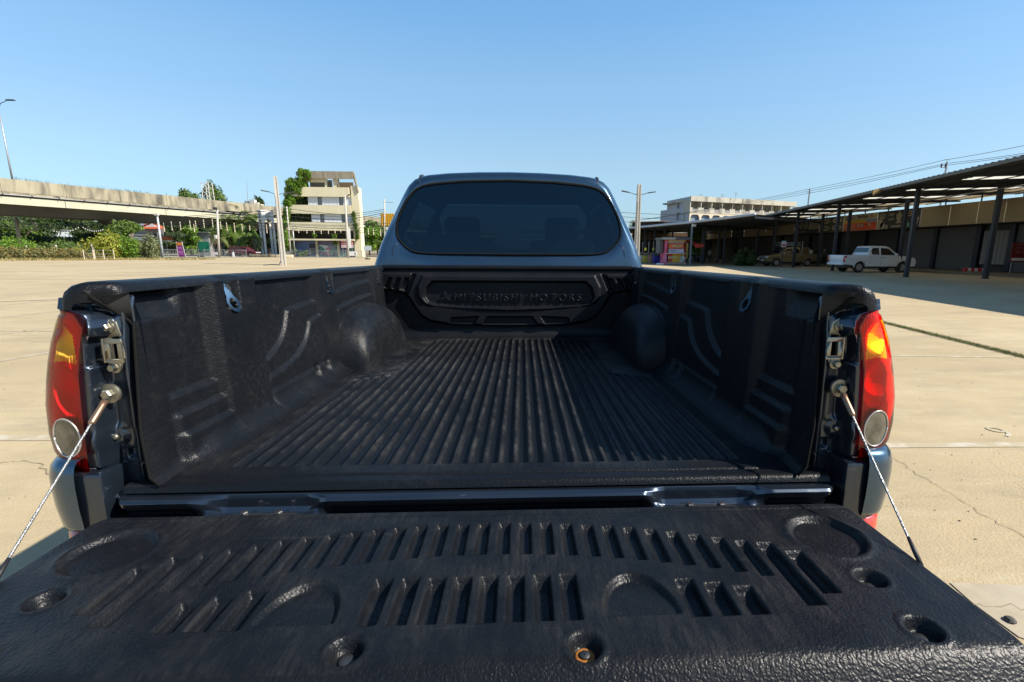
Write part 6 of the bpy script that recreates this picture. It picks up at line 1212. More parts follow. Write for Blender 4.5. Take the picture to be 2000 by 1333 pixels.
# shop block: back walls, shutters, added sign wall
shop = thing('shop_row', 'long single storey row of closed shop units behind the canopy', 'shop building', S0)
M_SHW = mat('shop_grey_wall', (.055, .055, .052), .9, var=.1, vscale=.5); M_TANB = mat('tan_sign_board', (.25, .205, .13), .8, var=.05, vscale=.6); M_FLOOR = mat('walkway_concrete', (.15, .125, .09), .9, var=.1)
def cb(nm, u0, u1, v0, v1, z0, z1, m, par=shop, bev=0):
    P8 = [sp(u_, v_, z_) for z_ in (z0, z1) for u_, v_ in ((u0, v0), (u0, v1), (u1, v1), (u1, v0))]; mb = MB(); mb.hexa(P8); o = mb.build(nm, m, par)
    return o
cb('walkway', -16, uE, 7.9, 12.6, -.05, .12, M_FLOOR); cb('back_wall', -16, uE, 12.6, 12.9, .1, 3.4, M_SHW); cb('ceiling', -16, uE, 10.55, 12.6, 3.3, 3.4, M_SHW); cb('bounce_roof', -16, uE, 11.2, 24, 3.42, 3.6, mat('pale_bounce_roof', (.5, .45, .36), .85))  # unseen pale roof added to bounce sunlight onto the canopy underside
for uq in (-4, 1.2, 6.2, 9.2, 13.0, 15.4, 19, 23, 27, 31, 36): cb('pilaster', uq, uq+.35, 12.2, 12.6, .12, 3.3, M_CST)
def shutter(u0, u1, v, z0, z1, m, amp=.02, per=.16):
    n = max(8, int((u1-u0)/per*5)); uu = np.linspace(u0, u1, n); U, Z = np.meshgrid(uu, np.array([z0, z1]), indexing='ij'); V = v+amp*np.sin(U*2*PI/per); return grid('shutter', V, U, Z, m, shop)
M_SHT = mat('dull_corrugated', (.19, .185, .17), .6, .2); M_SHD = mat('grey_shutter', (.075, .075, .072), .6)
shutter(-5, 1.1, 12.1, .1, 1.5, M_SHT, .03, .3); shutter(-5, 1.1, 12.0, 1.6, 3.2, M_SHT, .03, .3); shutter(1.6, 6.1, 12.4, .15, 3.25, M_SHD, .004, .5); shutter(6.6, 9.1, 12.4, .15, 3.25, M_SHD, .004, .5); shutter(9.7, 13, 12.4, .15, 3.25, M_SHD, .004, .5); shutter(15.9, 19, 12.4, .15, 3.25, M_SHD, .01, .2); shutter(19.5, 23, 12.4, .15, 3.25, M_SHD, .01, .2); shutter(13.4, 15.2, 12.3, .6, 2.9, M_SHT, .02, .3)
cb('added_sign_wall', -16, uR, 10.42, 10.5, 3.32, 4.78, M_TANB)  # wall added out of view to block a sun streak on the floor
for uq in (42, 48.5, 55, 60): cb('pilaster', uq, uq+.4, 12.2, 12.6, .12, 3.3, M_CST)
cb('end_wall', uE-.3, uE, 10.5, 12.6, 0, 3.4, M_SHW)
mb = MB(); mb.bar(sp(-5, 11.9, 1.55), sp(1.2, 11.9, 1.55), .08, .1); mb.build('rail', M_CST, shop)
Z0, Z1 = 3.32, 4.78
def fsign(pxa, pxb, m, label, z0=Z0, z1=Z1, name='shop_sign', v=10.42):
    ua, ub = fu(pxb), fu(pxa); o1 = S0+SU*ub+SV*v; t = thing(name, label, 'sign', (o1.x, o1.y, 0), -PI/2, None); mb = MB(); mb.bb((0, 0, z0), (ub-ua, .06, z1)); mb.build('board', m, t); return t, Vector((0, 0, z0)), Vector((ub-ua, 0, z1))
# note: local x runs towards the camera along the facade, local -y faces the lot
def field(t, x0, x1, z0, z1, m, y=-.004, nm='print'): mb = MB(); mb.bb((x0, y-.004, z0), (x1, y, z1)); return mb.build(nm, m, t)
edges = [1905, 1855, 1795]
fsign(1960, 2080, M_TANB, 'blank tan sign board nearest the right edge above the red notice', Z0-.02); fsign(1907, 1959, M_TANB, 'blank tan sign board directly left of the thick right column'); fsign(1853, 1906, M_TANB, 'blank tan sign board in the middle of the three right blank boards'); fsign(1797, 1852, M_TANB, 'blank tan sign board right beside the black menu sign')
t, a, b = fsign(1714, 1796, M_INKK, 'black and cream food sign with a green round badge', v=10.40); L_ = b.x; cr = mat('sign_cream', (.30, .28, .20), .7)
r_ = random.Random(4)
def disc(t, cx, cz, rx, rz_, m, y=-.012, n=16, wob=0.): mb = MB(); mb.add([(cx+rx*math.cos(q)*(1+wob*math.sin(5*q)), y, cz+rz_*math.sin(q)*(1+wob*math.cos(4*q))) for q in np.linspace(2*PI, 0, n, endpoint=False)][::-1], [tuple(range(n))]); return mb.build('print', m, t)
disc(t, L_*.07, 3.75, .42, .42, cr, wob=.12); disc(t, L_*.14, 3.62, .25, .3, cr, wob=.1)
for k_ in range(7): q = .3+k_*.38; mb = MB(); mb.bar((L_*.12, -.012, 4.1), (L_*.12+math.cos(q)*.62, -.012, 4.1+math.sin(q)*.6), .006, .10, (0, 1, 0)) if False else mb.quad((L_*.12-.04, -.012, 4.08), (L_*.12+.04, -.012, 4.08), (L_*.12+math.cos(q)*.6+.03, -.012, 4.1+math.sin(q)*.58), (L_*.12+math.cos(q)*.6-.03, -.012, 4.1+math.sin(q)*.58)); mb.build('print', cr, t)
disc(t, L_*.235, 3.48, .24, .17, cr); disc(t, L_*.235, 3.48, .10, .07, M_INKK, -.016); scrib(t, Vector((L_*.26, 0, 4.28)), Vector((L_*.44, 0, 4.62)), -.012, 1, cr, 12, 1.1); scrib(t, Vector((L_*.27, 0, 3.92)), Vector((L_*.43, 0, 4.22)), -.012, 1, cr, 13, 1.1); disc(t, L_*.53, 4.25, .3, .42, cr, wob=.2); field(t, L_*.47, L_*.60, 3.72, 3.84, cr); field(t, L_*.36, L_*.60, 3.42, 3.56, cr)
for k_ in range(3): field(t, L_*.68, L_*.86, 4.30-k_*.17+.25, 4.37-k_*.17+.25, cr)
disc(t, L_*.73, 3.55, .3, .21, mat('badge_green', (.08, .26, .18), .6)); disc(t, L_*.90, 3.85, .35, .5, cr, wob=.2)
t, a, b = fsign(1648, 1713, cr, 'cream, yellow and orange sign with the price 19.-'); L_ = b.x; M_SY = mat('sign_yellow', (.42, .27, .01), .6); M_SO = mat('sign_orange_red', (.50, .06, .015), .6)
field(t, .05, L_*.68, 4.02, 4.26, M_SY); field(t, L_*.68, L_-.05, 4.02, 4.26, mat('sign_steelblue', (.12, .17, .26), .6)); field(t, .05, L_-.05, 3.34, 4.0, M_SO); scrib(t, Vector((L_*.42, 0, 4.36)), Vector((L_*.74, 0, 4.66)), -.012, 1, M_INKK, 21, 1.1); scrib(t, Vector((L_*.12, 0, 4.34)), Vector((L_*.30, 0, 4.56)), -.012, 1, M_INKK, 22, 1.0); disc(t, L_*.08, 4.48, .17, .19, M_INKK); disc(t, L_*.08, 4.48, .07, .08, cr, -.016)
gm = letter_mesh('19.-', .62, .004); gm.materials.append(mat('sign_brown', (.10, .02, .008), .7)); o = link('price', gm, None, t); o.rotation_euler = (PI/2, 0, 0); o.location = (L_*.76, -.01, 4.33); o.scale = (L_*.19/1.2, 1, 1)
scrib(t, Vector((.1, 0, 3.38)), Vector((L_*.40, 0, 3.92)), -.012, 3, cr, 23, .8); disc(t, L_*.47, 3.75, .14, .2, cr, wob=.2); disc(t, L_*.58, 3.75, .17, .15, cr); disc(t, L_*.80, 3.78, .17, .15, cr); field(t, L_*.62, L_*.74, 3.80, 3.84, cr); field(t, L_*.84, L_*.96, 3.84, 3.88, cr)
t, a, b = fsign(1602, 1647, mat('sign_dark_olive', (.045, .05, .03), .7), 'dark sign with pale rounded name plates left of the price sign'); L_ = b.x
for (x0, z_) in ((.06, 4.4), (.56, 4.4), (.06, 3.72), (.56, 3.72)): disc(t, L_*(x0+.19), z_, L_*.20, .25, cr, n=20); scrib(t, Vector((L_*(x0+.05), 0, z_-.14)), Vector((L_*(x0+.34), 0, z_+.14)), -.02, 1, M_INKK, 31, 1.)
t, a, b = fsign(1555, 1601, M_INKK, 'black sign with three round pale emblems and a cream panel'); L_ = b.x
for k_ in range(3): disc(t, L_*(.08+.19*k_), 4.15, L_*.08, .38, cr, n=20); disc(t, L_*(.08+.19*k_), 4.15, L_*.05, .22, M_INKK, -.018, wob=.2); disc(t, L_*(.08+.19*k_), 4.15, L_*.03, .10, cr, -.022)
field(t, L_*.58, L_*.98, 3.72, 4.58, cr); scrib(t, Vector((L_*.62, 0, 3.85)), Vector((L_*.95, 0, 4.45)), -.014, 2, mat('ink_faded', (.16, .15, .11), .7), 33, .6); field(t, L_*.05, L_*.5, 3.48, 3.54, cr)
fsign(1497, 1552, M_TANB, 'blank tan sign board left of the round emblem sign')
for x0, x1, m, lab in ((1455, 1496, M_TANB, 'blank tan sign board above the dark shop opening left of the gold pickup'), (1431, 1454, M_SHW, 'narrow dark sign board between two tan ones'), (1374, 1430, M_TANB, 'blank tan sign board farthest along the shop row')): fsign(x0, x1, m, lab)
# red notice, barrier, odds at the right edge
t, a, b = board('red_notice', 'dark red notice board leaning before the corrugated shutters at the right edge', 'sign', 1972, 2035, 474, 512, 29.5, mat('sign_dark_red', (.16, .012, .01), .6)); scrib(t, Vector((a.x+.15, 0, a.z+.5)), b, -.03, 3, mat('ink_pinkish', (.32, .16, .13), .7), 41, .6); field(t, a.x+.05, b.x-.1, a.z+.08, a.z+.25, M_SW, -.03)
for (x0, x1, lab) in ((1882, 1908, 'short red and white barrier lying by the shop wall'), (1911, 1932, 'second short red and white barrier right of the first one')):
    a, b = P(x0, 526, 32), P(x1, 526, 32); t = thing('barrier', lab, 'barrier', (a.x, 32, .12), 0, 'red and white barriers on the walkway'); n_ = 4
    for k_ in range(n_): mb = MB(); w_ = (b.x-a.x)/n_; mb.bb((k_*w_, -.1, 0), ((k_+1)*w_-.005, .1, .22)); mb.build('stripe', M_SW if k_ % 2 else M_SRED, t, bevel=.02)
# potted bush by the gold pickup, small road sign, person shapes
bush(1452, 512, 46, 44, 34, 'dark', 'dark leafy shrub in the shade left of the gold pickup', 3400, group=None, size=.10); bush(1590, 505, 50, 20, 28, 'dark', 'dark leafy plants behind the gold pickup', 900, group=None)
t, a, b = board('small_sign', 'small white and red sign on a dark stick beside the gold pickup', 'sign', 1526, 1536, 471, 483, 41.2, M_SW, .03, legs=False); mb = MB(); mb.tube([(0, .04, 0), (0, .04, b.z)], .045, 6); mb.build('post', M_CST, t); field(t, a.x+.04, b.x-.04, a.z+.08, a.z+.26, M_SRED, -.016); scrib(t, Vector((a.x, 0, a.z+.28)), b, -.018, 2, mat('ink_blue', (.06, .06, .25), .6), 44)
mb = MB(); q = P(1715, 360, 24.); mb.add([tuple(P(1704, 383, 27)), tuple(P(1719, 377, 27)), tuple(P(1722.5, 369, 27)), tuple(P(1706, 371, 27)), tuple(P(1704, 383, 27.05)), tuple(P(1719, 377, 27.05)), tuple(P(1722.5, 369, 27.05)), tuple(P(1706, 371, 27.05))], [(0, 1, 2, 3), (7, 6, 5, 4), (0, 4, 5, 1), (1, 5, 6, 2), (2, 6, 7, 3), (3, 7, 4, 0)]); tag(mb.build('hanging_placard', mat('amber_placard', (.33, .20, .06), .7)), 'small tan placard hanging from the canopy eave', 'placard')
# kiosk
YK = 47.4; o0 = P(1322, 519, YK); o0.z = 0; ks_ = thing('kiosk', 'red and yellow food kiosk with printed panels under the canopy edge', 'kiosk', o0); A = lambda x, y, d=0.: P(x, y, YK)-o0+Vector((0, d, 0))
def kb(nm, x0, x1, y0, y1, d0, d1, m): a, b = A(x0, y1), A(x1, y0); mb = MB(); mb.bb((a.x, d0, max(0.02, a.z)), (b.x, d1, b.z)); return mb.build(nm, m, ks_)
M_KP = mat('kiosk_pink', (.55, .14, .28), .6, col2=(.52, .05, .06), c2scale=.9); M_KR = mat('kiosk_red', (.52, .05, .03), .6); M_KO = mat('kiosk_orange', (.62, .14, .04), .6); M_KY = mat('kiosk_yellow', (.60, .33, .02), .6); M_KG = mat('kiosk_grey', (.09, .10, .11), .7)
kb('side_panel', 1299.5, 1304.5, 469, 517.5, .0, 2.0, M_KP); kb('side_panel', 1337, 1341, 469, 517.5, .05, 2.0, M_KR); kb('back_panel', 1300, 1341, 469, 517, 1.9, 2.0, M_KG); kb('roof', 1292, 1347, 464.5, 468.5, -.35, 2.2, M_KG); kb('header', 1305, 1340, 468.7, 472, -.05, .05, mat('kiosk_gold', (.50, .24, .02), .6)); kb('shutter_box', 1305, 1337, 472, 475, -.03, .08, mat('kiosk_silver', (.36, .33, .30), .5)); kb('upper_panel', 1306, 1336, 476, 486, .0, .1, M_KO); kb('middle_panel', 1306, 1336, 487, 494, .0, .1, mat('kiosk_lilac', (.50, .47, .60), .6)); kb('counter', 1302, 1338, 494.8, 496, -.3, .3, mat('kiosk_pale', (.6, .5, .42), .6)); kb('lower_panel', 1305, 1337, 496, 512, .0, .1, M_KY); kb('lower_red', 1305, 1313, 496, 512, -.02, -.002, M_KR); kb('base', 1300, 1340, 512, 517, .02, .5, mat('kiosk_base', (.36, .27, .20), .7)); kb('side_wing', 1291, 1299, 469, 495, .6, 1.9, M_KG); kb('narrow_banner', 1339, 1343.5, 476, 504, -.15, -.1, mat('kiosk_ochre', (.42, .30, .06), .6)); kb('interior', 1305, 1337, 476, 512, .5, .6, M_INKK)
M_LTXT = mat('print_pale_yellow', (.75, .66, .35), .6)
scrib(ks_, A(1308, 471.8), A(1337, 469), -.06, 1, M_LTXT, 50, 1.2); scrib(ks_, A(1313, 484), A(1331, 478), -.01, 1, M_LTXT, 51, 1.6); scrib(ks_, A(1307, 492.5), A(1322, 488), -.01, 1, mat('ink_slate', (.14, .14, .22), .6), 52, 1.2); scrib(ks_, A(1304, 506.5), A(1323, 500.5), -.03, 1, M_LTXT, 53, 1.8); scrib(ks_, A(1304.5, 505), A(1322, 502), -.025, 1, M_INKK, 54, 1.0); scrib(ks_, A(1339.5, 502), A(1343, 478), -.16, 8, M_INKK, 55, .8)
q = A(1332, 506); disc(ks_, q.x, q.z, .28, .33, mat('ice_pale_green', (.38, .44, .40), .6), -.03, wob=.15)
for k_ in range(9): disc(ks_, q.x+rnd.uniform(-.25, .25), q.z+rnd.uniform(-.3, .3), .06, .06, M_SW if k_ % 2 else mat('print_dark_red', (.2, .03, .03), .6), -.034-k_*.001)
mb = MB(); mb.hexa([A(1345, 470, .0), A(1345, 471.5, .0), A(1373, 482, .4), A(1373, 478, .4), A(1343, 468, 1.8), A(1343, 469, 1.8), A(1371, 479, 1.8), A(1371, 476, 1.8)]); mb.build('awning', mat('awning_red', (.42, .03, .015), .8), ks_)
slab('awning_front', [A(1357, 485, -.2), A(1373, 483, -.2), A(1373, 477, -.1), A(1355, 478, -.1)], .04, MATS['awning_red'], ks_)
# market stalls left of the kiosk
for (x0, x1, Y, m, lab) in ((1277, 1291, 49.5, mat('blue_cloth', (.012, .02, .20), .8), 'stall table draped in deep blue cloth beside the kiosk'), (1268, 1276.5, 50.5, mat('print_cloth', (.30, .16, .11), .8), 'small stall table with a pinkish printed front'), (1256, 1267, 51.5, mat('yellow_cloth', (.40, .33, .05), .8), 'stall table with a yellow printed front'), (1250, 1255.5, 52, mat('white_cloth', (.45, .48, .5), .8), 'narrow stall with a pale hanging sheet')):
    a, b = P(x0, 514, Y), P(x1, 514, Y); z_ = P(x0, 499, Y).z; t = thing('market_stall', lab, 'stall', ((a.x+b.x)/2, Y, 0), 0, 'stalls left of the kiosk'); w_ = (b.x-a.x)/2; mb = MB(); mb.bb((-w_, 0, .12), (w_, .7, z_)); mb.build('skirt', m, t, bevel=.02); mb = MB(); mb.bb((-w_-.04, -.04, z_), (w_+.04, .74, z_+.04)); mb.build('tabletop', M_SHD, t)
    for sx in (-1, 1): mb = MB(); mb.bar((sx*w_, .35, 0), (sx*w_, .35, 2.3), .04, .04); mb.build('post', M_GALV if sx > 0 else M_CST, t)
    for k_ in range(5): x = rnd.uniform(-w_, w_)*.8; h_ = rnd.uniform(.1, .35); mb = MB(); mb.lathe([(.06, 0), (.08, h_*.5), (.04, h_), (0, h_)], (x, .3, z_+.04), n=8); mb.build('goods', mat('goods_%d' % (k_ % 3), ((.3, .3, .28), (.12, .16, .06), (.25, .08, .05))[k_ % 3], .6), t)
for (px_, py_, lab) in ((1261, 487, 'bright yellow lantern hanging over the left stall'), (1276.5, 487, 'bright yellow lantern hanging nearer the kiosk')):
    p = P(px_, py_, 51); t = thing('paper_lantern', lab, 'lantern', p, 0, 'yellow lanterns over the stalls'); mb = MB(); mb.lathe([(0, -.17), (.1, -.14), (.13, 0), (.1, .12), (0, .16)], n=12); mb.build('shade', mat('lantern_yellow', (.75, .72, .03), .6), t, smooth=True); mb = MB(); mb.tube([(0, 0, .15), (0, 0, 1.4)], .01, 4); mb.build('cord', M_CABLEB, t)
mb = MB(); 
p = P(1290, 518, 46.8)
for k_ in range(4): q = (p.x-.3+k_*.16, p.y, 0.0); lb_ = ('white plastic bag at the left end of the row at the kiosk foot', 'white plastic bag second from the left at the kiosk foot', 'white plastic bag third from the left at the kiosk foot', 'white plastic bag closest to the kiosk corner')[k_]; mb = MB(); mb.lathe([(.02, 0), (.12, .04), (.11, .16), (.03, .2), (0, .2)], q, n=8); o = mb.build('plastic_bag', M_SW, smooth=True); tag(o, lb_, 'bag', 'plastic bags by the kiosk')
# market hall wall and dark interior behind stalls
o0 = P(1275, 500, 84); o0.z = 0; t = thing('market_hall', 'dark slatted market hall behind the stalls', 'market hall', o0); A = lambda x, y, d=0.: P(x, y, 84)-o0+Vector((0, d, 0))
for k_ in range(9): a, b = A(1235, 497-k_*7+.0), A(1370, 492-k_*7); mb = MB(); mb.bb((a.x, 0, max(0, a.z)), (b.x, .15, max(.2, b.z-.05))); mb.build('wall_board', (mat('hall_board', (.20, .13, .09), .8) if k_ in (4, 5) else M_SHW), t)
a, b = A(1235, 500, 0), A(1370, 434, 0); mb = MB(); mb.bb((a.x, .4, 0), (b.x, .6, b.z)); mb.build('back_wall', M_INT, t)
slab('roof', [A(1232, 436, -2), A(1300, 434, -2), A(1300, 431, 4), A(1232, 432, 4)], .1, mat('brown_roof', (.26, .17, .12), .7), t)
p = P(1359, 500, 70); tree(p, 5.2, 3.4, 'bright', 'bright green tree seen through the gap right of the kiosk', 2200, group=None, name='tree', z0=.2)
for k_, (px_, Y) in enumerate(((1352, 58), (1357, 59), (1362, 58), (1367, 60))): p = P(px_, 508, Y); t = thing('parked_motorcycle', ('black scooter parked nearest the kiosk in the shade', 'dark red scooter parked in the shade right of the kiosk', 'black scooter between the red and the grey scooter', 'grey scooter parked beside the thick canopy column')[k_], 'scooter', (p.x, p.y, 0), PI/2+.2*k_, 'scooters parked right of the kiosk'); mb = MB(); mb.lathe([(.16, -.04), (.26, -.05), (.26, .05), (.16, .04)], (-.6, 0, .26), (0, 1, 0), 16); mb.build('wheel', M_RUBBER, t); mb = MB(); mb.lathe([(.16, -.04), (.26, -.05), (.26, .05), (.16, .04)], (.6, 0, .26), (0, 1, 0), 16); mb.build('wheel', M_RUBBER, t); mb = MB(); mb.prism([(-.7, .5), (-.5, .8), (.0, .78), (.1, .4), (.35, .35), (.5, 1.0), (.62, .98), (.5, .3), (-.4, .3)], -.13, .13, Matrix.Rotation(PI/2, 4, 'X')); mb.build('body', (M_VBLK, M_RPAINT, M_VBLK, M_SHD)[k_], t, bevel=.03); mb = MB(); mb.tube([(.5, -.32, 1.05), (.52, 0, 1.0), (.5, .32, 1.05)], .02, 6); mb.tube([(.5, -.25, 1.05), (.52, -.3, 1.25)], .01, 4); mb.build('handlebar', M_RIM, t)
# person in the shade (one continuous skinned body)
def person(label, loc, rz, shirt, trousers):
    J = [((0, 0, .95), .15), ((0, 0, 1.15), .15), ((0, 0, 1.36), .17), ((0, 0, 1.5), .06), ((0, .02, 1.64), .10), ((-.2, 0, 1.38), .06), ((-.27, .02, 1.12), .045), ((-.24, -.08, .88), .04), ((.2, 0, 1.38), .06), ((.27, .02, 1.12), .045), ((.24, -.08, .88), .04), ((-.09, 0, .88), .09), ((-.11, -.03, .48), .06), ((-.11, .02, .08), .045), ((-.11, -.12, .04), .035), ((.09, 0, .88), .09), ((.11, .02, .48), .06), ((.11, .04, .08), .045), ((.11, -.1, .04), .035)]
    E = [(0, 1), (1, 2), (2, 3), (3, 4), (2, 5), (5, 6), (6, 7), (2, 8), (8, 9), (9, 10), (0, 11), (11, 12), (12, 13), (13, 14), (0, 15), (15, 16), (16, 17), (17, 18)]
    me = bpy.data.meshes.new('body'); me.from_pydata([j[0] for j in J], E, []); o = bpy.data.objects.new('person', me); COL.objects.link(o); sk = o.modifiers.new('s', 'SKIN')
    for v, j in zip(me.skin_vertices[0].data, J): v.radius = (j[1], j[1]*.8)
    me.skin_vertices[0].data[0].use_root = True; sb = o.modifiers.new('d', 'SUBSURF'); sb.levels = 1; dg = bpy.context.evaluated_depsgraph_get(); dg.update(); m2 = bpy.data.meshes.new_from_object(o.evaluated_get(dg)); o.modifiers.clear(); o.data = m2
    for m in (shirt, trousers, mat('skin', (.28, .17, .11), .6), M_INKK): m2.materials.append(m)
    for p in m2.polygons: z = p.center.z; p.material_index = 3 if z > 1.66 or (z > 1.58 and p.center.y > .05) else 2 if z > 1.48 or (abs(p.center.x) > .2 and z < 1.15 and z > .8) else 0 if z > .95 else 1
    m2.polygons.foreach_set('use_smooth', [True]*len(m2.polygons)); o.location = loc; o.rotation_euler = (0, 0, rz); return tag(o, label, 'person')
p = P(1386, 512, 55); person('person in a grey shirt and dark trousers standing in the shade right of the kiosk', (p.x, p.y, 0), .3, mat('grey_shirt', (.25, .25, .26), .9), mat('dark_trousers', (.03, .03, .035), .9))
p = P(1608, 515, 46); person('person in dark clothes standing between the gold and the white pickup', (p.x, p.y, 0), -.4, mat('dark_shirt', (.04, .045, .05), .9), mat('dark_trousers2', (.02, .02, .022), .9))
# ---- apartment block
YA = 95.; o0 = P(1300, 500, YA); o0.z = 0; ap = thing('apartment_block', 'weathered white apartment block with balconies rising behind the canopy', 'building', o0); A = lambda x, y, d=0.: P(x, y, YA)-o0+Vector((0, d, 0))
M_APW = mat('apartment_white', (.45, .415, .33), .85, var=.08, vscale=.4, col2=(.18, .165, .14), c2scale=.6, c2lo=.53, c2hi=.72, stretch=(1, 1, .3)); M_APS = mat('apartment_side', (.42, .42, .44), .85, var=.05, vscale=.4)
c1 = A(1341, 500); xR = A(1540, 500).x*1.22; lf = A(1303, 500); hT = A(1342, 383).z; 
def wallquad(nm, a, b, z0, z1, m, th=.3): d = (b-a); n_ = Vector((-d.y, d.x, 0)).normalized()*th; mb = MB(); a = Vector((a.x, a.y, z0)); b = Vector((b.x, b.y, z0)); a2, b2 = a+n_, b+n_; u_ = Vector((0, 0, z1-z0)); mb.hexa([a, b, b2, a2, a+u_, b+u_, b2+u_, a2+u_]); return mb.build(nm, m, ap)
cA = Vector((c1.x, 0, 0)); cB = Vector((xR, 9, 0)); cL = Vector((lf.x-1.5, 9, 0)); 
xx = lambda px_, py_, d=0.: A(px_, py_, d)
hL = (P(1303, 389, YA+9)-o0).z
wallquad('side_wall', Vector((P(1303, 400, YA+9).x-o0.x, 9, 0)), cA, 0, hT-.1, M_APS); wallquad('lower_wing', Vector((P(1291, 400, YA+11).x-o0.x, 11, 0)), Vector((P(1306, 400, YA+8.6).x-o0.x, 8.6, 0)), 0, (P(1291, 412, YA+11)-o0).z, M_APS)
dF = (cB-cA); LF_ = dF.length; dF.normalize(); nF = Vector((-dF.y, dF.x, 0))
def ab(nm, s0, s1, n0, n1, z0, z1, m, par=ap): mb = MB(); mb.hexa([cA+dF*s_+nF*n_+Vector((0, 0, z_)) for z_ in (z0, z1) for s_, n_ in ((s0, n0), (s1, n0), (s1, n1), (s0, n1))]); return mb.build(nm, m, par)
zP0, zP1 = A(1342, 393).z, A(1342, 383).z; zS1 = A(1342, 413).z; zS2 = A(1342, 416).z
ab('parapet', 0, LF_, -.3, 0, zP0, zP1, M_APW); ab('roof_slab', 0, LF_, 0, 9, zP0, zP0+.3, M_APW); ab('balcony_slab', 0, LF_, -.2, 1.6, zS2, zS1, M_APW); ab('back_wall', 0, LF_, 1.6, 1.9, 0, zP0, M_APW)
zA_ = zP0-zS1; nb = 7; bw = 2.62
for i in range(12):
    s_ = i*bw; ab('bay_wall', s_, s_+.14, -.15, 1.6, zS1, zP0, M_APW)
    if i == 11: break
    w_ = ab('window', s_+.45, s_+1.25, 1.52, 1.59, zS1+.9, zP0-.45, mat('balcony_window', (.12, .10, .10), .3)); ab('door', s_+1.45, s_+1.85, 1.52, 1.59, zS1+.1, zP0-.45, M_WGL); ab('railing', s_+.7, s_+2.0, -.12, -.06, zS1+.05, zS1+.5, mat('rail_grey', (.24, .22, .21), .6)); ab('balcony_wall', s_+.14, s_+.7, -.15, -.05, zS1, zS1+.75, M_APW); ab('balcony_wall', s_+2.0, s_+bw, -.15, -.05, zS1, zS1+.75, M_APW)
    # lower storey with arched corners
    Mx = Matrix(((dF.x, 0, nF.x, (cA+dF*s_).x), (dF.y, 0, nF.y, (cA+dF*s_).y), (0, 1, 0, 0), (0, 0, 0, 1))); zt = zS2; pl = [(0, zt-2.6), (.18, zt-2.6), (.22, zt-.9), (.45, zt-.45), (.75, zt-.3), (bw-.75, zt-.3), (bw-.45, zt-.45), (bw-.22, zt-.9), (bw-.18, zt-2.6), (bw, zt-2.6), (bw, zt), (0, zt)]; mb = MB(); mb.prism(pl, -.15, .1, Mx); mb.build('arch_frame', mat('apartment_cream', (.60, .50, .36), .8), ap); ab('shutter', s_+.2, s_+bw-.2, .3, .36, zt-2.6, zt-.3, mat('blue_grey_shutter', (.16, .20, .24), .6))
ab('lower_wall', 0, LF_, -.1, .3, 0, zS2-2.6, M_APW)
for (px_, y0, y1) in ((1323, 394, 408), (1322, 417, 430)): a, b = P(px_, y1, YA+4.0)-o0, P(px_+7, y0, YA+3.6)-o0; mb = MB(); mb.bb((a.x-.1, a.y-.0, a.z), (b.x, b.y+.5, b.z)); mb.build('window', mat('side_window', (.22, .22, .24), .4), ap); mb = MB(); mb.bb((a.x-.25, a.y-.5, b.z), (b.x+.15, b.y+.4, b.z+.12)); mb.build('window_hood', M_APW, ap)
for (px_, h_, lab_) in ((1378, 1.2, 'short television antenna, leftmost on the apartment block roof'), (1421, 1.3, 'television antenna in the middle of the apartment block roof'), (1448, 2.0, 'tallest television antenna, rightmost on the apartment block roof')):
    q = A(px_, 384, 2.5); mb = MB(); mb.tube([(q.x, q.y, hT-.6), (q.x, q.y, hT+h_*.5)], .04, 5)
    for k_ in range(3): mb.tube([(q.x-.5+.1*k_, q.y, hT+h_*.5-.25*k_), (q.x+.5-.1*k_, q.y, hT+h_*.5-.2*k_)], .025, 4)
    o = mb.build('tv_antenna', M_GALV); o.location = o0; tag(o, lab_, 'antenna', 'antennas on the apartment roof')
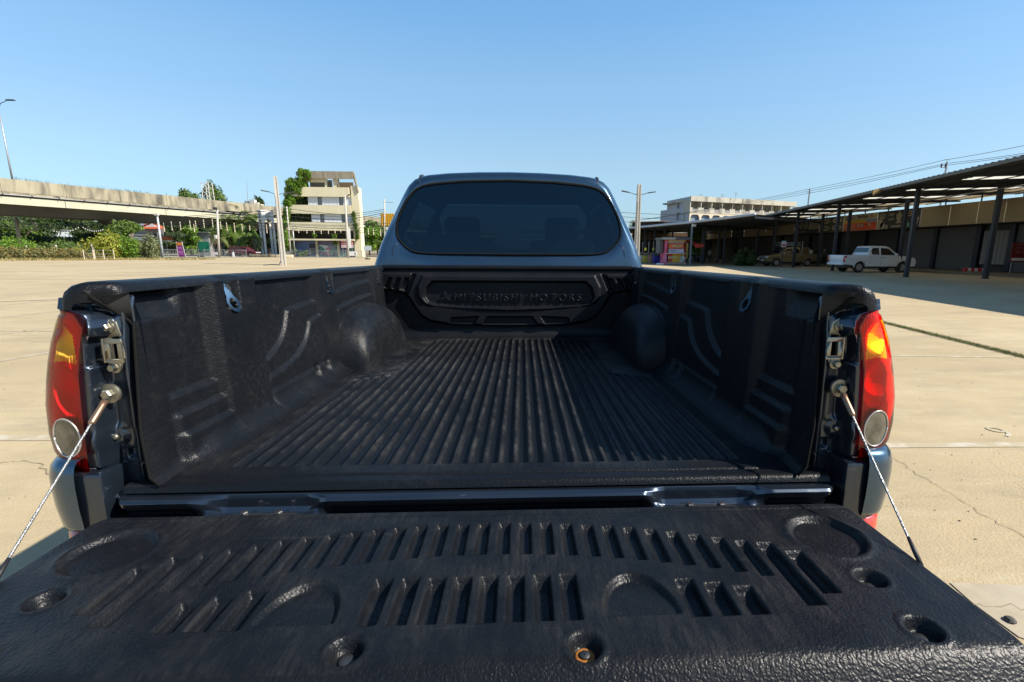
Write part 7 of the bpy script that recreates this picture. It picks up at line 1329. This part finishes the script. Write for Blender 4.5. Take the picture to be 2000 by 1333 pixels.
# poles and wires on the right
q = P(1847, 335, 46); t = thing('utility_pole', 'utility pole top with insulators showing above the canopy roof', 'pole', (q.x, q.y, 0)); B0 = Vector((q.x, q.y, 0)); A = lambda x, y: P(x, y, 46)-B0
mb = MB(); mb.tube([(0, 0, 0), A(1850, 316)], [.14, .08], 8); mb.build('shaft', M_GALV, t); mb = MB(); mb.bar(A(1838, 327), A(1852, 329), .06, .06); mb.bar(A(1845, 312.5), A(1855, 313), .06, .06); mb.bar(A(1838, 320), A(1838, 328), .03, .03); mb.build('cross_arm', M_GALV, t)
for x in (1839, 1847): mb = MB(); c = A(x, 324); mb.lathe([(.03, -.2), (.09, -.15), (.05, -.08), (.1, -.02), (.05, .05), (.09, .12), (.03, .2)], c, n=8); mb.build('insulator', M_VBLK, t)
q = P(1580, 375, 60); t = thing('utility_pole', 'distant utility pole top with a small cross arm above the canopy roof', 'pole', (q.x, q.y, 0)); B0 = Vector((q.x, q.y, 0)); A = lambda x, y: P(x, y, 60)-B0; mb = MB(); mb.tube([(0, 0, 0), A(1582, 369)], [.13, .09], 8); mb.build('shaft', M_GALV, t); mb = MB(); mb.bar(A(1575, 376), A(1585, 376), .07, .07); mb.bar(A(1576, 370), A(1584, 369.5), .06, .06); mb.build('cross_arm', M_GALV, t)
gr_ = 'overhead cables above the canopy'
for (a, b, c, lab) in (((2060, 272), (1845, 313), (1575, 371), 'highest thin cable above the canopy roof'), ((2060, 290), (1852, 319), (1578, 374), 'middle cable above the canopy roof passing the insulators'), ((2060, 293), (1840, 324), (1580, 378), 'lower cable above the canopy roof passing the insulators')): wire('overhead_cable', [a, b, c, (1235, 432)], [34, 46, 60, 95], .02, lab, None, gr_, .6)
for dy, lab in ((0, 'upper thin cable crossing behind the right concrete pole'), (8.5, 'lower thin cable crossing behind the right concrete pole')): wire('overhead_cable', [(1180, 412+dy), (1240, 417+dy), (1345, 420+dy)], 70, .03, lab, None, gr_, .6)
p = P(1240, 420, 120); tree(p, 9.6, 2.6, 'mid', 'small distant tree top beside the right concrete pole', 900, group=None, z0=.5)
# ================================================================ behind the camera, seen only as reflections in the cab window
for (x, y, h_, lab) in ((-13., -34., 8.5, 'double armed lamp pole behind the viewpoint, left'), (-9.5, -60, 8.5, 'double armed lamp pole farther behind the viewpoint, left'), (-4, -75, 8.2, 'plain lamp pole far behind the viewpoint')):
    t = thing('concrete_pole', lab, 'lamp pole', (x, y, 0), 0, 'concrete lamp poles behind the viewpoint'); mb = MB(); mb.bar((0, 0, 0), (0, 0, h_), .36, .36, (0, 1, 0), .24, .24); mb.build('shaft', M_POLE, t)
    for sg in (-1, 1): mb = MB(); mb.tube([(0, 0, h_-.4), (sg*.8, 0, h_-.3)], .04, 5); mb.box((sg*1.2, 0, h_-.28), (.8, .3, .12)); mb.build('lamp_arm', M_DARKM, t)
for i in range(26):
    x = -150+i*12+rnd.uniform(-3, 3); tree((x, -150+rnd.uniform(-15, 15)), rnd.uniform(8, 13), rnd.uniform(11, 15), 'dark' if i % 3 else 'mid', 'dark tree in the far tree line behind the viewpoint', 700, size=.45, group='tree line behind the viewpoint', z0=.15)
